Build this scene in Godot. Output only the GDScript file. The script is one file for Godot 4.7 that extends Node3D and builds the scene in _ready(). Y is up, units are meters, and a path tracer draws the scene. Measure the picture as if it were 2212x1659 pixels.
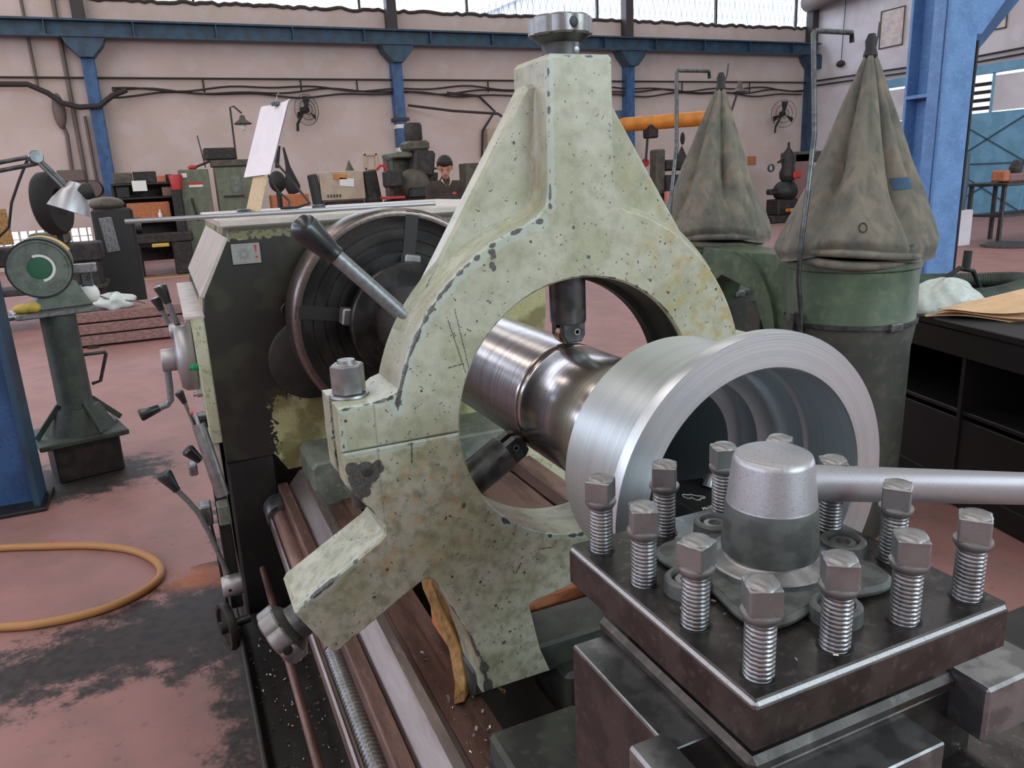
extends Node3D
# Machine hall with a heavy lathe, a steady rest and a turned part. World: y up, metres.
# x runs across the lathe (operator's side is -x), the spindle points along -z.

const AX := 0.535    # spindle axis
const AY := 1.16
var used := {}
var rng := RandomNumberGenerator.new()
var mats := {}
var noise := []
const NS := 256


class G:
	var v := PackedVector3Array()
	var n := PackedVector3Array()
	var u := PackedVector2Array()
	var ix := PackedInt32Array()

	func vert(p: Vector3, nn: Vector3, uv := Vector2.ZERO) -> int:
		v.append(p)
		n.append(nn)
		u.append(uv)
		return v.size() - 1

	func tri(a: int, b: int, c: int) -> void:
		var fn := (v[c] - v[a]).cross(v[b] - v[a])
		if fn.dot(n[a] + n[b] + n[c]) < 0.0:
			ix.append_array([a, c, b])
		else:
			ix.append_array([a, b, c])

	func face(pts: Array, out: Vector3) -> void:
		var nn: Vector3 = (pts[1] - pts[0]).cross(pts[2] - pts[0]).normalized()
		if nn.length() < 0.5 and pts.size() > 3:
			nn = (pts[2] - pts[0]).cross(pts[3] - pts[0]).normalized()
		if nn.dot(out) < 0.0:
			nn = -nn
		var k := v.size()
		for p: Vector3 in pts:
			var a := nn.abs()
			vert(p, nn, Vector2(p.x, p.y) if a.z > a.x and a.z > a.y else (Vector2(p.x, p.z) if a.y > a.x else Vector2(p.z, p.y)))
		for i in range(1, pts.size() - 1):
			tri(k, k + i, k + i + 1)

	func box(c: Vector3, s: Vector3, b := 0.0, bs := Basis()) -> G:
		var h := s * 0.5
		b = min(b, min(h.x, min(h.y, h.z)) * 0.9)
		var hi := h - Vector3(b, b, b)
		for i in 3:
			var j := (i + 1) % 3
			var k := (i + 2) % 3
			for sg in [-1.0, 1.0]:
				var pts := []
				for q in [[-1, -1], [1, -1], [1, 1], [-1, 1]]:
					var p := Vector3()
					p[i] = sg * h[i]
					p[j] = q[0] * hi[j]
					p[k] = q[1] * hi[k]
					pts.append(c + bs * p)
				var o := Vector3()
				o[i] = sg
				face(pts, bs * o)
			if b > 0.0:
				for q in [[-1, -1], [1, -1], [1, 1], [-1, 1]]:
					var pts := []
					for w in [[-1.0, 0], [1.0, 0], [1.0, 1], [-1.0, 1]]:
						var p := Vector3()
						p[i] = w[0] * hi[i]
						p[j] = q[0] * (h[j] if w[1] == 0 else hi[j])
						p[k] = q[1] * (hi[k] if w[1] == 0 else h[k])
						pts.append(c + bs * p)
					var o := Vector3()
					o[j] = q[0]
					o[k] = q[1]
					face(pts, bs * o)
		if b > 0.0:
			for sx in [-1, 1]:
				for sy in [-1, 1]:
					for sz in [-1, 1]:
						var o := Vector3(sx, sy, sz)
						face([c + bs * (o * Vector3(h.x, hi.y, hi.z)), c + bs * (o * Vector3(hi.x, h.y, hi.z)), c + bs * (o * Vector3(hi.x, hi.y, h.z))], bs * o)
		return self

	# box between two corners
	func bx(a: Vector3, c: Vector3, b := 0.0) -> G:
		return box((a + c) * 0.5, (c - a).abs(), b)

	# bar from a to c with a square section
	func bar(a: Vector3, c: Vector3, w: float, d := 0.0, up := Vector3.UP) -> G:
		var y := (c - a).normalized()
		if abs(y.dot(up)) > 0.98:
			up = Vector3.BACK
		var x := y.cross(up).normalized()
		var z := x.cross(y)
		return box((a + c) * 0.5, Vector3(w, a.distance_to(c), d if d > 0.0 else w), min(w, d if d > 0.0 else w) * 0.08, Basis(x, y, z))

	# profile points (radius, height) turned about the local y axis
	func lathe(prof: Array, seg := 32, t := Transform3D(), a0 := 0.0, a1 := TAU) -> G:
		var m := prof.size()
		var en := []
		for i in m - 1:
			var d: Vector2 = prof[i + 1] - prof[i]
			en.append(Vector2(d.y, -d.x).normalized())
		for i in m - 1:
			var na: Vector2 = en[i]
			var nb: Vector2 = en[i]
			if prof[i].distance_to(prof[i + 1]) < 1e-7:
				continue
			if i > 0 and en[i - 1].dot(en[i]) > 0.75:
				na = (en[i - 1] + en[i]).normalized()
			if i < m - 2 and en[i + 1].dot(en[i]) > 0.75:
				nb = (en[i + 1] + en[i]).normalized()
			var k := v.size()
			for j in seg + 1:
				var a: float = a0 + (a1 - a0) * j / seg
				var d := Vector3(cos(a), 0, sin(a))
				for e in 2:
					var p: Vector2 = prof[i + e]
					var nn: Vector2 = na if e == 0 else nb
					vert(t * (d * p.x + Vector3(0, p.y, 0)), (t.basis * (d * nn.x + Vector3(0, nn.y, 0))).normalized(), Vector2(a / TAU, p.y + p.x))
			for j in seg:
				var q := k + j * 2
				if prof[i].x > 1e-6:
					tri(q, q + 1, q + 2)
				if prof[i + 1].x > 1e-6:
					tri(q + 1, q + 2, q + 3)
		return self

	# a screw thread about the local y axis
	func thread(r: float, depth: float, pitch: float, h0: float, h1: float, seg := 20, t := Transform3D(), lo := 0.12, hi := 0.7) -> G:
		var per := 10
		var rows := int(ceil((h1 - h0) / pitch * per))
		var k := v.size()
		for i in rows + 1:
			for j in seg + 1:
				var a := TAU * j / seg
				var h: float = h0 + (h1 - h0) * i / rows
				var f := fposmod(h / pitch - float(j) / seg, 1.0)
				var w: float = 1.0 - abs(f * 2.0 - 1.0)
				w = smoothstep(lo, hi, w)
				var sl: float = (1.0 if f < 0.5 else -1.0) * (0.75 if w > 0.03 and w < 0.97 else 0.0) * (2.5 if hi - lo < 0.3 else 1.0)
				var d := Vector3(cos(a), 0, sin(a))
				vert(t * (d * (r - depth * (1.0 - w)) + Vector3(0, h, 0)), (t.basis * (d - Vector3(0, sl, 0))).normalized(), Vector2(a / TAU, h))
		for i in rows:
			for j in seg:
				var q := k + i * (seg + 1) + j
				tri(q, q + 1, q + seg + 1)
				tri(q + 1, q + seg + 1, q + seg + 2)
		return self

	# round tube through points; r is a number or one number per point
	func tube(pts: Array, r, seg := 8, caps := true) -> G:
		var m := pts.size()
		var k := v.size()
		var x := Vector3.ZERO
		var dirs := []
		for i in m:
			var d: Vector3 = (pts[min(i + 1, m - 1)] - pts[max(i - 1, 0)]).normalized()
			dirs.append(d)
			if i == 0:
				x = d.cross(Vector3.UP if abs(d.y) < 0.9 else Vector3.RIGHT).normalized()
			x = (x - d * x.dot(d)).normalized()
			var y := d.cross(x)
			var rr: float = r[i] if r is Array else r
			for j in seg + 1:
				var a := TAU * j / seg
				var o := x * cos(a) + y * sin(a)
				vert(pts[i] + o * rr, o, Vector2(float(j) / seg, i))
		for i in m - 1:
			for j in seg:
				var q := k + i * (seg + 1) + j
				tri(q, q + 1, q + seg + 1)
				tri(q + 1, q + seg + 1, q + seg + 2)
		if caps:
			for e in [0, m - 1]:
				var ring := []
				for j in seg:
					ring.append(v[k + e * (seg + 1) + j])
				face(ring, -dirs[0] if e == 0 else dirs[m - 1])
		return self

	# polygon in x, y pulled along z, edges broken by bev
	func prism(poly: Array, z0: float, z1: float, bev := 0.0, t := Transform3D()) -> G:
		var ar := 0.0
		var m := poly.size()
		for i in m:
			ar += poly[i].cross(poly[(i + 1) % m])
		var P := poly.duplicate()
		if ar < 0.0:
			P.reverse()
		var en := []
		for i in m:
			var d: Vector2 = P[(i + 1) % m] - P[i]
			en.append(Vector2(d.y, -d.x).normalized())
		var ins := PackedVector2Array()
		for i in m:
			var a: Vector2 = en[(i + m - 1) % m]
			var b: Vector2 = en[i]
			ins.append(P[i] - (a + b) / max(1.0 + a.dot(b), 0.35) * bev)
		var tr := Geometry2D.triangulate_polygon(ins)
		for e in 2:
			var k := v.size()
			var z := z1 if e == 0 else z0
			for p in ins:
				vert(t * Vector3(p.x, p.y, z), (t.basis * Vector3(0, 0, 1 if e == 0 else -1)).normalized(), p)
			for i in range(0, tr.size(), 3):
				tri(k + tr[i], k + tr[i + 1], k + tr[i + 2])
		for i in m:
			var j := (i + 1) % m
			var na: Vector2 = en[i]
			var nb: Vector2 = en[i]
			if en[(i + m - 1) % m].dot(en[i]) > 0.85:
				na = (en[(i + m - 1) % m] + en[i]).normalized()
			if en[j].dot(en[i]) > 0.85:
				nb = (en[j] + en[i]).normalized()
			var A := Vector3(na.x, na.y, 0)
			var B := Vector3(nb.x, nb.y, 0)
			var lv := [[z0 + bev, z1 - bev, 0]]
			if bev > 0.0:
				lv.append([z1 - bev, z1, 1])
				lv.append([z0 + bev, z0, -1])
			for l in lv:
				var k := v.size()
				var tn := Vector3(0, 0, l[2])
				var q0: Vector2 = P[i]
				var q1: Vector2 = P[j]
				var r0: Vector2 = ins[i] if l[2] != 0 else q0
				var r1: Vector2 = ins[j] if l[2] != 0 else q1
				vert(t * Vector3(q0.x, q0.y, l[0]), (t.basis * (A + tn)).normalized(), q0 + na * (z1 - float(l[0])))
				vert(t * Vector3(q1.x, q1.y, l[0]), (t.basis * (B + tn)).normalized(), q1 + nb * (z1 - float(l[0])))
				vert(t * Vector3(r0.x, r0.y, l[1]), (t.basis * (A + tn)).normalized(), r0 + na * (z1 - float(l[1])))
				vert(t * Vector3(r1.x, r1.y, l[1]), (t.basis * (B + tn)).normalized(), r1 + nb * (z1 - float(l[1])))
				tri(k, k + 1, k + 2)
				tri(k + 1, k + 2, k + 3)
		return self

	# smooth sheet from a function of (0..1, 0..1)
	func surf(nu: int, nv: int, f: Callable, flip := false) -> G:
		var k := v.size()
		for i in nu + 1:
			for j in nv + 1:
				var a := float(i) / nu
				var b := float(j) / nv
				var e := 0.002
				var p: Vector3 = f.call(a, b)
				var du: Vector3 = f.call(a + e, b) - f.call(a - e, b)
				var dv: Vector3 = f.call(a, b + e) - f.call(a, b - e)
				var nn := du.cross(dv).normalized()
				vert(p, -nn if flip else nn, Vector2(a, b))
		for i in nu:
			for j in nv:
				var q := k + i * (nv + 1) + j
				tri(q, q + 1, q + nv + 1)
				tri(q + 1, q + nv + 1, q + nv + 2)
		return self

	func ball(c: Vector3, r: Vector3, nu := 14, nv := 10, bs := Basis()) -> G:
		var k := v.size()
		for i in nv + 1:
			for j in nu + 1:
				var th := PI * i / nv
				var ph := TAU * j / nu
				var d := Vector3(sin(th) * cos(ph), cos(th), sin(th) * sin(ph))
				vert(c + bs * (d * r), (bs * (d / r)).normalized(), Vector2(ph, th))
		for i in nv:
			for j in nu:
				var q := k + i * (nu + 1) + j
				if i > 0:
					tri(q, q + 1, q + nu + 1)
				if i < nv - 1:
					tri(q + 1, q + nu + 1, q + nu + 2)
		return self

	func mesh() -> ArrayMesh:
		var arr := []
		arr.resize(Mesh.ARRAY_MAX)
		arr[Mesh.ARRAY_VERTEX] = v
		arr[Mesh.ARRAY_NORMAL] = n
		arr[Mesh.ARRAY_TEX_UV] = u
		arr[Mesh.ARRAY_INDEX] = ix
		var m := ArrayMesh.new()
		m.add_surface_from_arrays(Mesh.PRIMITIVE_TRIANGLES, arr)
		return m


func V(x: float, y: float, z: float) -> Vector3:
	return Vector3(x, y, z)


# a transform whose local y axis points along d
func along(o: Vector3, d: Vector3) -> Transform3D:
	var y := d.normalized()
	var x := y.cross(Vector3.BACK if abs(y.z) < 0.9 else Vector3.UP).normalized()
	return Transform3D(Basis(x, y, x.cross(y)), o)


func numbered(called: String) -> String:
	var k: int = used.get(called, 0)
	used[called] = k + 1
	return called if k == 0 else "%s_%03d" % [called, k]


func tag(o: Node, label: String, category: String, group := "") -> Node:
	o.set_meta("label", label)
	o.set_meta("category", category)
	if group:
		o.set_meta("group", group)
	return o


# a thing: a node at its base, whose children are its parts
func thing(called: String, label: String, category: String, at := Vector3.ZERO, group := "") -> Node3D:
	var o := Node3D.new()
	o.name = numbered(called)
	add_child(o)
	o.position = at
	tag(o, label, category, group)
	return o


func spot(o: Node) -> Vector3:
	var p := Vector3.ZERO
	while o is Node3D and o != self:
		p += o.position
		o = o.get_parent()
	return p


# one part; its shape is written in world coordinates unless own is set
func part(par: Node, called: String, g: G, m: Material, own := false, label := "") -> MeshInstance3D:
	var o := MeshInstance3D.new()
	o.name = called
	o.mesh = g.mesh()
	o.material_override = m
	if not own:
		o.position = -spot(par)
	par.add_child(o, true)
	if label:
		o.set_meta("label", label)
	return o


# a thing that is one mesh
func solo(called: String, label: String, category: String, g: G, m: Material, group := "") -> MeshInstance3D:
	var o := part(self, numbered(called), g, m)
	tag(o, label, category, group)
	return o


func setting(called: String, g: G, m: Material, par: Node = self) -> MeshInstance3D:
	var o := part(par, called, g, m)
	if par == self:
		o.set_meta("kind", "structure")
	return o


func copy_of(o: Node3D, at: Vector3, label := "", group := "") -> Node3D:
	var c: Node3D = o.duplicate()
	c.name = numbered(String(o.name).rstrip("0123456789").rstrip("_") if String(o.name).right(3).is_valid_int() else String(o.name))
	add_child(c)
	c.position = at
	if label:
		c.set_meta("label", label)
	if group:
		c.set_meta("group", group)
	return c


func make_noise() -> void:
	for s in [[0.012, 4, 1], [0.05, 3, 2], [0.18, 2, 3], [0.03, 5, 4]]:
		var f := FastNoiseLite.new()
		f.noise_type = FastNoiseLite.TYPE_SIMPLEX_SMOOTH
		f.frequency = s[0]
		f.fractal_octaves = s[1]
		f.seed = s[2]
		var im := f.get_seamless_image(NS, NS, false, false, 0.15, true)
		im.convert(Image.FORMAT_L8)
		noise.append(im.get_data())


# texture of a base colour with layers [colour, noise, low, high, tiles x, tiles y, strength]
func tex(base: Color, layers: Array, size := 256) -> ImageTexture:
	var d := PackedByteArray()
	d.resize(size * size * 3)
	var k := 0
	for y in size:
		for x in size:
			var c := base
			for l in layers:
				var nd: PackedByteArray = noise[l[1]]
				var w := smoothstep(l[2], l[3], nd[((y * int(l[5])) % NS) * NS + (x * int(l[4])) % NS] / 255.0) * float(l[6])
				c = c.lerp(l[0], w)
			d[k] = int(clamp(c.r, 0.0, 1.0) * 255.0)
			d[k + 1] = int(clamp(c.g, 0.0, 1.0) * 255.0)
			d[k + 2] = int(clamp(c.b, 0.0, 1.0) * 255.0)
			k += 3
	var im := Image.create_from_data(size, size, false, Image.FORMAT_RGB8, d)
	return ImageTexture.create_from_image(im)


func relief(which: int, strength: float, tx := 1, ty := 1) -> ImageTexture:
	var im := Image.create(NS, NS, false, Image.FORMAT_RGBA8)
	var nd: PackedByteArray = noise[which]
	for y in NS:
		for x in NS:
			var w := nd[((y * ty) % NS) * NS + (x * tx) % NS] / 255.0
			im.set_pixel(x, y, Color(w, w, w))
	im.bump_map_to_normal_map(strength)
	return ImageTexture.create_from_image(im)


# fine turning marks: bands across v only
func turning_marks(strength: float) -> ImageTexture:
	var im := Image.create(16, 512, false, Image.FORMAT_RGBA8)
	var r := RandomNumberGenerator.new()
	r.seed = 5
	var w := 0.5
	for y in 512:
		w = lerp(w, r.randf(), 0.55)
		for x in 16:
			im.set_pixel(x, y, Color(w, w, w))
	im.bump_map_to_normal_map(strength)
	return ImageTexture.create_from_image(im)


# colour bands across v only
func band_tex(base: Color, other: Color, amt: float) -> ImageTexture:
	var im := Image.create(8, 512, false, Image.FORMAT_RGB8)
	var r := RandomNumberGenerator.new()
	r.seed = 9
	var w := 0.5
	for y in 512:
		w = lerp(w, r.randf(), 0.4)
		im.fill_rect(Rect2i(0, y, 8, 1), base.lerp(other, clamp((w - 0.3) * 2.0, 0.0, 1.0) * amt))
	return ImageTexture.create_from_image(im)


func M(c: Color, rough := 0.6, metal := 0.0, o := {}) -> StandardMaterial3D:
	var m := StandardMaterial3D.new()
	m.albedo_color = c
	m.roughness = rough
	m.metallic = metal
	if o.has("tex"):
		m.albedo_texture = o.tex
		m.albedo_color = o.get("tint", Color.WHITE)
	if o.has("nrm"):
		m.normal_enabled = true
		m.normal_texture = o.nrm
		m.normal_scale = o.get("ns", 0.5)
	if o.has("rt"):
		m.roughness_texture = o.rt
	if not o.get("uv", false):
		m.uv1_triplanar = true
	var s: float = o.get("sc", 1.0)
	m.uv1_scale = o.get("sc3", Vector3(s, s, s))
	if o.has("emit"):
		m.emission_enabled = true
		m.emission = o.emit
		m.emission_energy_multiplier = o.get("power", 1.0)
	if o.has("alpha"):
		m.transparency = BaseMaterial3D.TRANSPARENCY_ALPHA
		m.albedo_color.a = o.alpha
	if o.has("coat"):
		m.clearcoat_enabled = true
		m.clearcoat = o.coat
		m.clearcoat_roughness = 0.25
	if o.has("back"):
		m.backlight_enabled = true
		m.backlight = o.back
	m.cull_mode = BaseMaterial3D.CULL_DISABLED
	return m


func C(r: int, g: int, b: int) -> Color:
	return Color(r / 255.0, g / 255.0, b / 255.0)


func _ready() -> void:
	rng.seed = 20240517
	# ---- camera
	var cam := Camera3D.new()
	cam.transform = Transform3D(Basis(V(0.91058, -0.04639, 0.41072), V(0.14784, 0.96450, -0.21883), V(-0.38598, 0.25999, 0.88511)).orthonormalized(), V(0, 1.5, 0))
	cam.fov = 53.49
	cam.near = 0.02
	cam.far = 200.0
	add_child(cam)
	# ---- sky and exposure
	var env := Environment.new()
	var sky := Sky.new()
	var sm := ProceduralSkyMaterial.new()
	sm.sky_top_color = Color(0.80, 0.88, 1.0)
	sm.sky_horizon_color = Color(0.93, 0.96, 1.0)
	sm.sky_curve = 0.3
	sm.ground_bottom_color = Color(0.5, 0.5, 0.5)
	sm.ground_horizon_color = Color(0.8, 0.82, 0.85)
	sm.sky_energy_multiplier = 2.4
	sky.sky_material = sm
	env.background_mode = Environment.BG_SKY
	env.sky = sky
	env.ambient_light_source = Environment.AMBIENT_SOURCE_DISABLED
	env.tonemap_mode = Environment.TONE_MAPPER_LINEAR
	env.tonemap_exposure = 0.86
	env.sdfgi_enabled = true
	env.ssao_enabled = true
	env.ssil_enabled = true
	var we := WorldEnvironment.new()
	we.environment = env
	add_child(we)
	make_noise()
	make_materials()
	# ---- unseen roof lights added to light the hall: glowing sheets, each with a lamp below
	var rl := 0
	for r in [[-9.0, 38.0], [-3.0, 42.0], [3.0, 9.0], [9.0, 11.0], [15.0, 17.0]]:
		rl += 1
		setting("window_%d" % rl, G.new().bx(V(r[0] - 0.8, 8.42, -19.0), V(r[0] + 0.8, 8.46, 8.0)), mats.added_rooflight)
		var al := AreaLight3D.new()
		al.area_size = Vector2(1.6, 27.0)
		al.area_normalize_energy = true
		al.light_energy = r[1]
		al.light_color = Color(1.0, 0.97, 0.94) if r[0] < 0.0 else Color(0.94, 1.0, 1.0)
		al.area_range = 60.0
		al.shadow_enabled = true
		al.rotation = V(-PI / 2, 0, 0)
		al.position = V(r[0], 8.40, -5.5)
		add_child(al)
	# unseen glowing window added behind the camera, to the right, for cool front light
	setting("window_7", G.new().bx(V(2.2, 4.45, 10.05), V(12.8, 7.65, 10.1)), mats.added_cool_window)
	var fw := AreaLight3D.new()
	fw.area_size = Vector2(10.6, 3.2)
	fw.area_normalize_energy = true
	fw.light_energy = 120.0
	fw.light_color = Color(0.88, 0.98, 1.0)
	fw.area_range = 60.0
	fw.shadow_enabled = true
	fw.position = V(7.5, 6.05, 9.97)
	add_child(fw)
	build_hall()
	build_lathe()
	build_chuck_and_work()
	build_steady()
	build_tool_post()
	build_left_front()
	build_right_front()
	build_back_wall_gear()
	build_back_machines()
	build_right_wall_gear()
	build_person()
	build_chips()


func make_materials() -> void:
	var grime := C(38, 36, 32)
	mats.added_rooflight = M(Color(0.8, 0.8, 0.8), 0.6, 0.0, {"emit": Color(1.0, 0.97, 0.94), "power": 2.0})
	mats.added_cool_window = M(Color(0.8, 0.8, 0.8), 0.6, 0.0, {"emit": Color(0.88, 0.95, 1.0), "power": 3.0})
	mats.floor = M(Color.WHITE, 0.62, 0.0, {"tex": tex(C(158, 116, 112), [[C(140, 104, 100), 0, 0.25, 0.8, 1, 1, 0.6], [C(128, 104, 96), 3, 0.45, 0.9, 1, 1, 0.45], [C(170, 128, 122), 1, 0.5, 0.9, 1, 1, 0.25], [C(86, 72, 68), 2, 0.78, 0.9, 1, 1, 0.35]], 512), "sc": 0.22})
	mats.wall = M(Color.WHITE, 0.9, 0.0, {"tex": tex(C(202, 182, 176), [[C(190, 172, 162), 0, 0.3, 0.75, 1, 1, 0.5], [C(208, 194, 194), 3, 0.5, 0.8, 1, 1, 0.5], [C(150, 124, 112), 2, 0.8, 0.92, 1, 1, 0.35]]), "sc": 0.16})  # white wall; pink bounce from the floor is put into its colour
	mats.wall_cool = M(Color.WHITE, 0.9, 0.0, {"tex": tex(C(206, 200, 205), [[C(190, 180, 184), 0, 0.3, 0.75, 1, 1, 0.6], [C(214, 212, 218), 3, 0.5, 0.8, 1, 1, 0.5]]), "sc": 0.16})  # same white wall with a bluish daylight cast put into the colour
	mats.roof = M(C(128, 128, 126), 0.8)
	mats.outside = M(C(196, 197, 198), 0.8)
	mats.ground = M(C(150, 146, 138), 0.95)
	mats.wire = M(C(105, 100, 98), 0.6, 0.4)
	mats.edge_dirt = M(C(70, 62, 58), 0.9)
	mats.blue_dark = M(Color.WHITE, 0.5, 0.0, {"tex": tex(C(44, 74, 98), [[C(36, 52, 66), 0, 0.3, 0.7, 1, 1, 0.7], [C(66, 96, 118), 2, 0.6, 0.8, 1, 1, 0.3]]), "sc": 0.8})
	mats.blue = M(Color.WHITE, 0.42, 0.0, {"tex": tex(C(98, 138, 188), [[C(80, 118, 168), 0, 0.35, 0.75, 1, 1, 0.6], [C(40, 62, 96), 2, 0.72, 0.85, 1, 1, 0.5], [C(120, 160, 205), 3, 0.66, 0.8, 2, 2, 0.4]]), "sc": 1.0})
	mats.blue_col = M(Color.WHITE, 0.45, 0.0, {"tex": tex(C(52, 92, 140), [[C(42, 70, 108), 0, 0.35, 0.75, 1, 1, 0.7], [C(30, 44, 70), 2, 0.7, 0.85, 1, 1, 0.5]]), "sc": 1.0})
	mats.steel_dark = M(C(66, 60, 60), 0.6, 0.3)
	mats.cable = M(C(46, 40, 40), 0.7)
	mats.pipe = M(C(108, 94, 88), 0.6, 0.2)
	mats.door_blue = M(Color.WHITE, 0.5, 0.0, {"tex": tex(C(112, 160, 190), [[C(92, 140, 164), 0, 0.3, 0.7, 1, 1, 0.6], [C(70, 96, 104), 2, 0.75, 0.88, 1, 1, 0.4]]), "sc": 0.5})
	mats.door_line = M(C(50, 78, 92), 0.6)
	mats.glass = M(Color(0.85, 0.88, 0.92), 0.05, 0.0, {"alpha": 0.25})
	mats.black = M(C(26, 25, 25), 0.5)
	mats.rubber = M(C(30, 30, 31), 0.65)
	mats.knob = M(C(26, 30, 34), 0.34, 0.0, {"coat": 0.35})
	mats.lever = M(Color.WHITE, 0.42, 0.55, {"tex": tex(C(136, 140, 143), [[C(100, 103, 105), 1, 0.4, 0.75, 1, 1, 0.6], [C(40, 40, 40), 2, 0.75, 0.88, 2, 2, 0.6]]), "sc": 9.0})
	# machine paint: pale olive cream with grime
	mats.paint = M(Color.WHITE, 0.42, 0.0, {"tex": tex(C(186, 186, 160), [[C(166, 168, 134), 0, 0.3, 0.7, 1, 1, 0.6], [C(120, 122, 96), 3, 0.6, 0.85, 2, 2, 0.55], [C(50, 50, 44), 2, 0.8, 0.88, 3, 3, 0.8]]), "sc": 3.0})
	mats.paint_grey = M(Color.WHITE, 0.5, 0.0, {"tex": tex(C(112, 118, 108), [[C(84, 90, 82), 0, 0.3, 0.7, 1, 1, 0.7], [C(130, 138, 132), 1, 0.55, 0.8, 1, 1, 0.5], [C(40, 40, 36), 2, 0.76, 0.88, 2, 2, 0.7]]), "sc": 3.0})
	mats.panel = M(Color.WHITE, 0.45, 0.15, {"tex": tex(C(196, 186, 178), [[C(170, 160, 150), 0, 0.3, 0.7, 1, 1, 0.6], [C(120, 112, 104), 2, 0.78, 0.9, 1, 1, 0.4]]), "sc": 3.0})
	mats.oily = M(Color.WHITE, 0.5, 0.0, {"tex": tex(C(38, 37, 33), [[C(52, 54, 42), 0, 0.45, 0.8, 1, 1, 0.8], [C(24, 24, 23), 3, 0.4, 0.7, 1, 1, 0.7], [C(74, 72, 66), 2, 0.82, 0.92, 1, 1, 0.4]]), "sc": 2.0})
	mats.base_dark = M(Color.WHITE, 0.55, 0.0, {"tex": tex(C(30, 29, 28), [[C(46, 43, 40), 1, 0.45, 0.8, 1, 1, 0.7], [C(18, 18, 18), 0, 0.4, 0.7, 1, 1, 0.7]]), "sc": 2.0})
	mats.saddle = M(Color.WHITE, 0.5, 0.0, {"tex": tex(C(62, 66, 60), [[C(40, 42, 40), 0, 0.3, 0.7, 1, 1, 0.8], [C(84, 90, 84), 1, 0.6, 0.85, 1, 1, 0.5]]), "sc": 3.0})
	# bare metals
	mats.way = M(Color.WHITE, 0.34, 0.75, {"tex": tex(C(158, 148, 146), [[C(122, 106, 100), 0, 0.35, 0.75, 1, 1, 0.7], [C(176, 170, 172), 1, 0.55, 0.8, 1, 2, 0.5], [C(84, 70, 64), 2, 0.74, 0.86, 1, 1, 0.3]]), "sc3": Vector3(6, 6, 0.5)})
	mats.way_rust = M(Color.WHITE, 0.5, 0.55, {"tex": tex(C(132, 104, 96), [[C(98, 76, 70), 0, 0.3, 0.7, 1, 1, 0.8], [C(150, 116, 108), 1, 0.55, 0.8, 1, 1, 0.5], [C(46, 40, 36), 2, 0.72, 0.86, 2, 2, 0.5]]), "sc3": Vector3(5, 5, 0.8)})
	var lines := turning_marks(2.0)
	mats.turned = M(Color.WHITE, 0.38, 0.9, {"tex": band_tex(C(206, 211, 214), C(184, 190, 196), 0.5), "uv": true, "sc3": Vector3(1.0, 4.0, 1), "nrm": lines, "ns": 0.10})
	mats.ground_steel = M(Color.WHITE, 0.22, 0.95, {"tex": band_tex(C(186, 178, 176), C(150, 138, 134), 0.6), "uv": true, "sc3": Vector3(1.0, 3.0, 1), "nrm": lines, "ns": 0.06})
	mats.bore = mats.turned
	mats.chuck = M(Color.WHITE, 0.38, 0.7, {"tex": tex(C(56, 54, 54), [[C(84, 80, 78), 2, 0.5, 0.8, 1, 1, 0.4], [C(30, 29, 29), 0, 0.3, 0.7, 1, 1, 0.7]]), "uv": true, "sc3": Vector3(2.0, 4.0, 1)})
	mats.chuck_rim = M(Color.WHITE, 0.33, 0.9, {"tex": tex(C(118, 108, 104), [[C(90, 80, 76), 1, 0.4, 0.75, 1, 1, 0.5]]), "sc": 5.0})
	mats.steel = M(Color.WHITE, 0.36, 0.85, {"tex": tex(C(150, 150, 152), [[C(104, 104, 106), 0, 0.35, 0.7, 1, 1, 0.7], [C(60, 58, 56), 2, 0.72, 0.85, 2, 2, 0.5]]), "sc": 8.0})
	mats.steel_worn = M(Color.WHITE, 0.4, 0.8, {"tex": tex(C(150, 150, 151), [[C(116, 115, 115), 0, 0.3, 0.8, 1, 1, 0.6], [C(172, 171, 171), 1, 0.6, 0.9, 2, 2, 0.4], [C(56, 54, 53), 2, 0.76, 0.88, 2, 2, 0.4]]), "sc": 10.0})
	mats.gunmetal = M(Color.WHITE, 0.36, 0.7, {"tex": tex(C(96, 99, 100), [[C(62, 64, 66), 0, 0.35, 0.7, 1, 1, 0.8], [C(140, 138, 136), 2, 0.74, 0.86, 2, 2, 0.5]]), "sc": 8.0})
	mats.post = M(Color.WHITE, 0.3, 0.8, {"tex": tex(C(86, 82, 81), [[C(60, 57, 56), 0, 0.3, 0.7, 1, 1, 0.8], [C(128, 122, 120), 1, 0.6, 0.82, 1, 1, 0.4], [C(40, 37, 36), 2, 0.74, 0.86, 1, 1, 0.5]]), "sc": 6.0})
	mats.post_side = mats.post
	mats.satin = M(Color.WHITE, 0.42, 0.75, {"tex": tex(C(178, 178, 182), [[C(150, 150, 154), 2, 0.3, 0.7, 1, 1, 0.6], [C(120, 120, 122), 1, 0.66, 0.82, 1, 1, 0.4]]), "sc": 14.0})
	mats.iron_cast = M(Color.WHITE, 0.55, 0.5, {"tex": tex(C(104, 108, 106), [[C(72, 74, 72), 0, 0.35, 0.7, 1, 1, 0.7], [C(130, 132, 130), 2, 0.66, 0.82, 2, 2, 0.4]]), "sc": 12.0})
	mats.bronze = M(C(150, 120, 96), 0.3, 0.9)
	# cloth, wood, paper, plastics
	mats.canvas = M(Color.WHITE, 0.95, 0.0, {"tex": tex(C(112, 108, 98), [[C(86, 87, 82), 0, 0.3, 0.7, 1, 1, 0.7], [C(150, 134, 116), 3, 0.5, 0.8, 2, 1, 0.6], [C(60, 62, 58), 1, 0.55, 0.85, 2, 1, 0.55]]), "sc": 0.9})
	mats.canvas_blue = M(C(58, 84, 108), 0.9)
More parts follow.
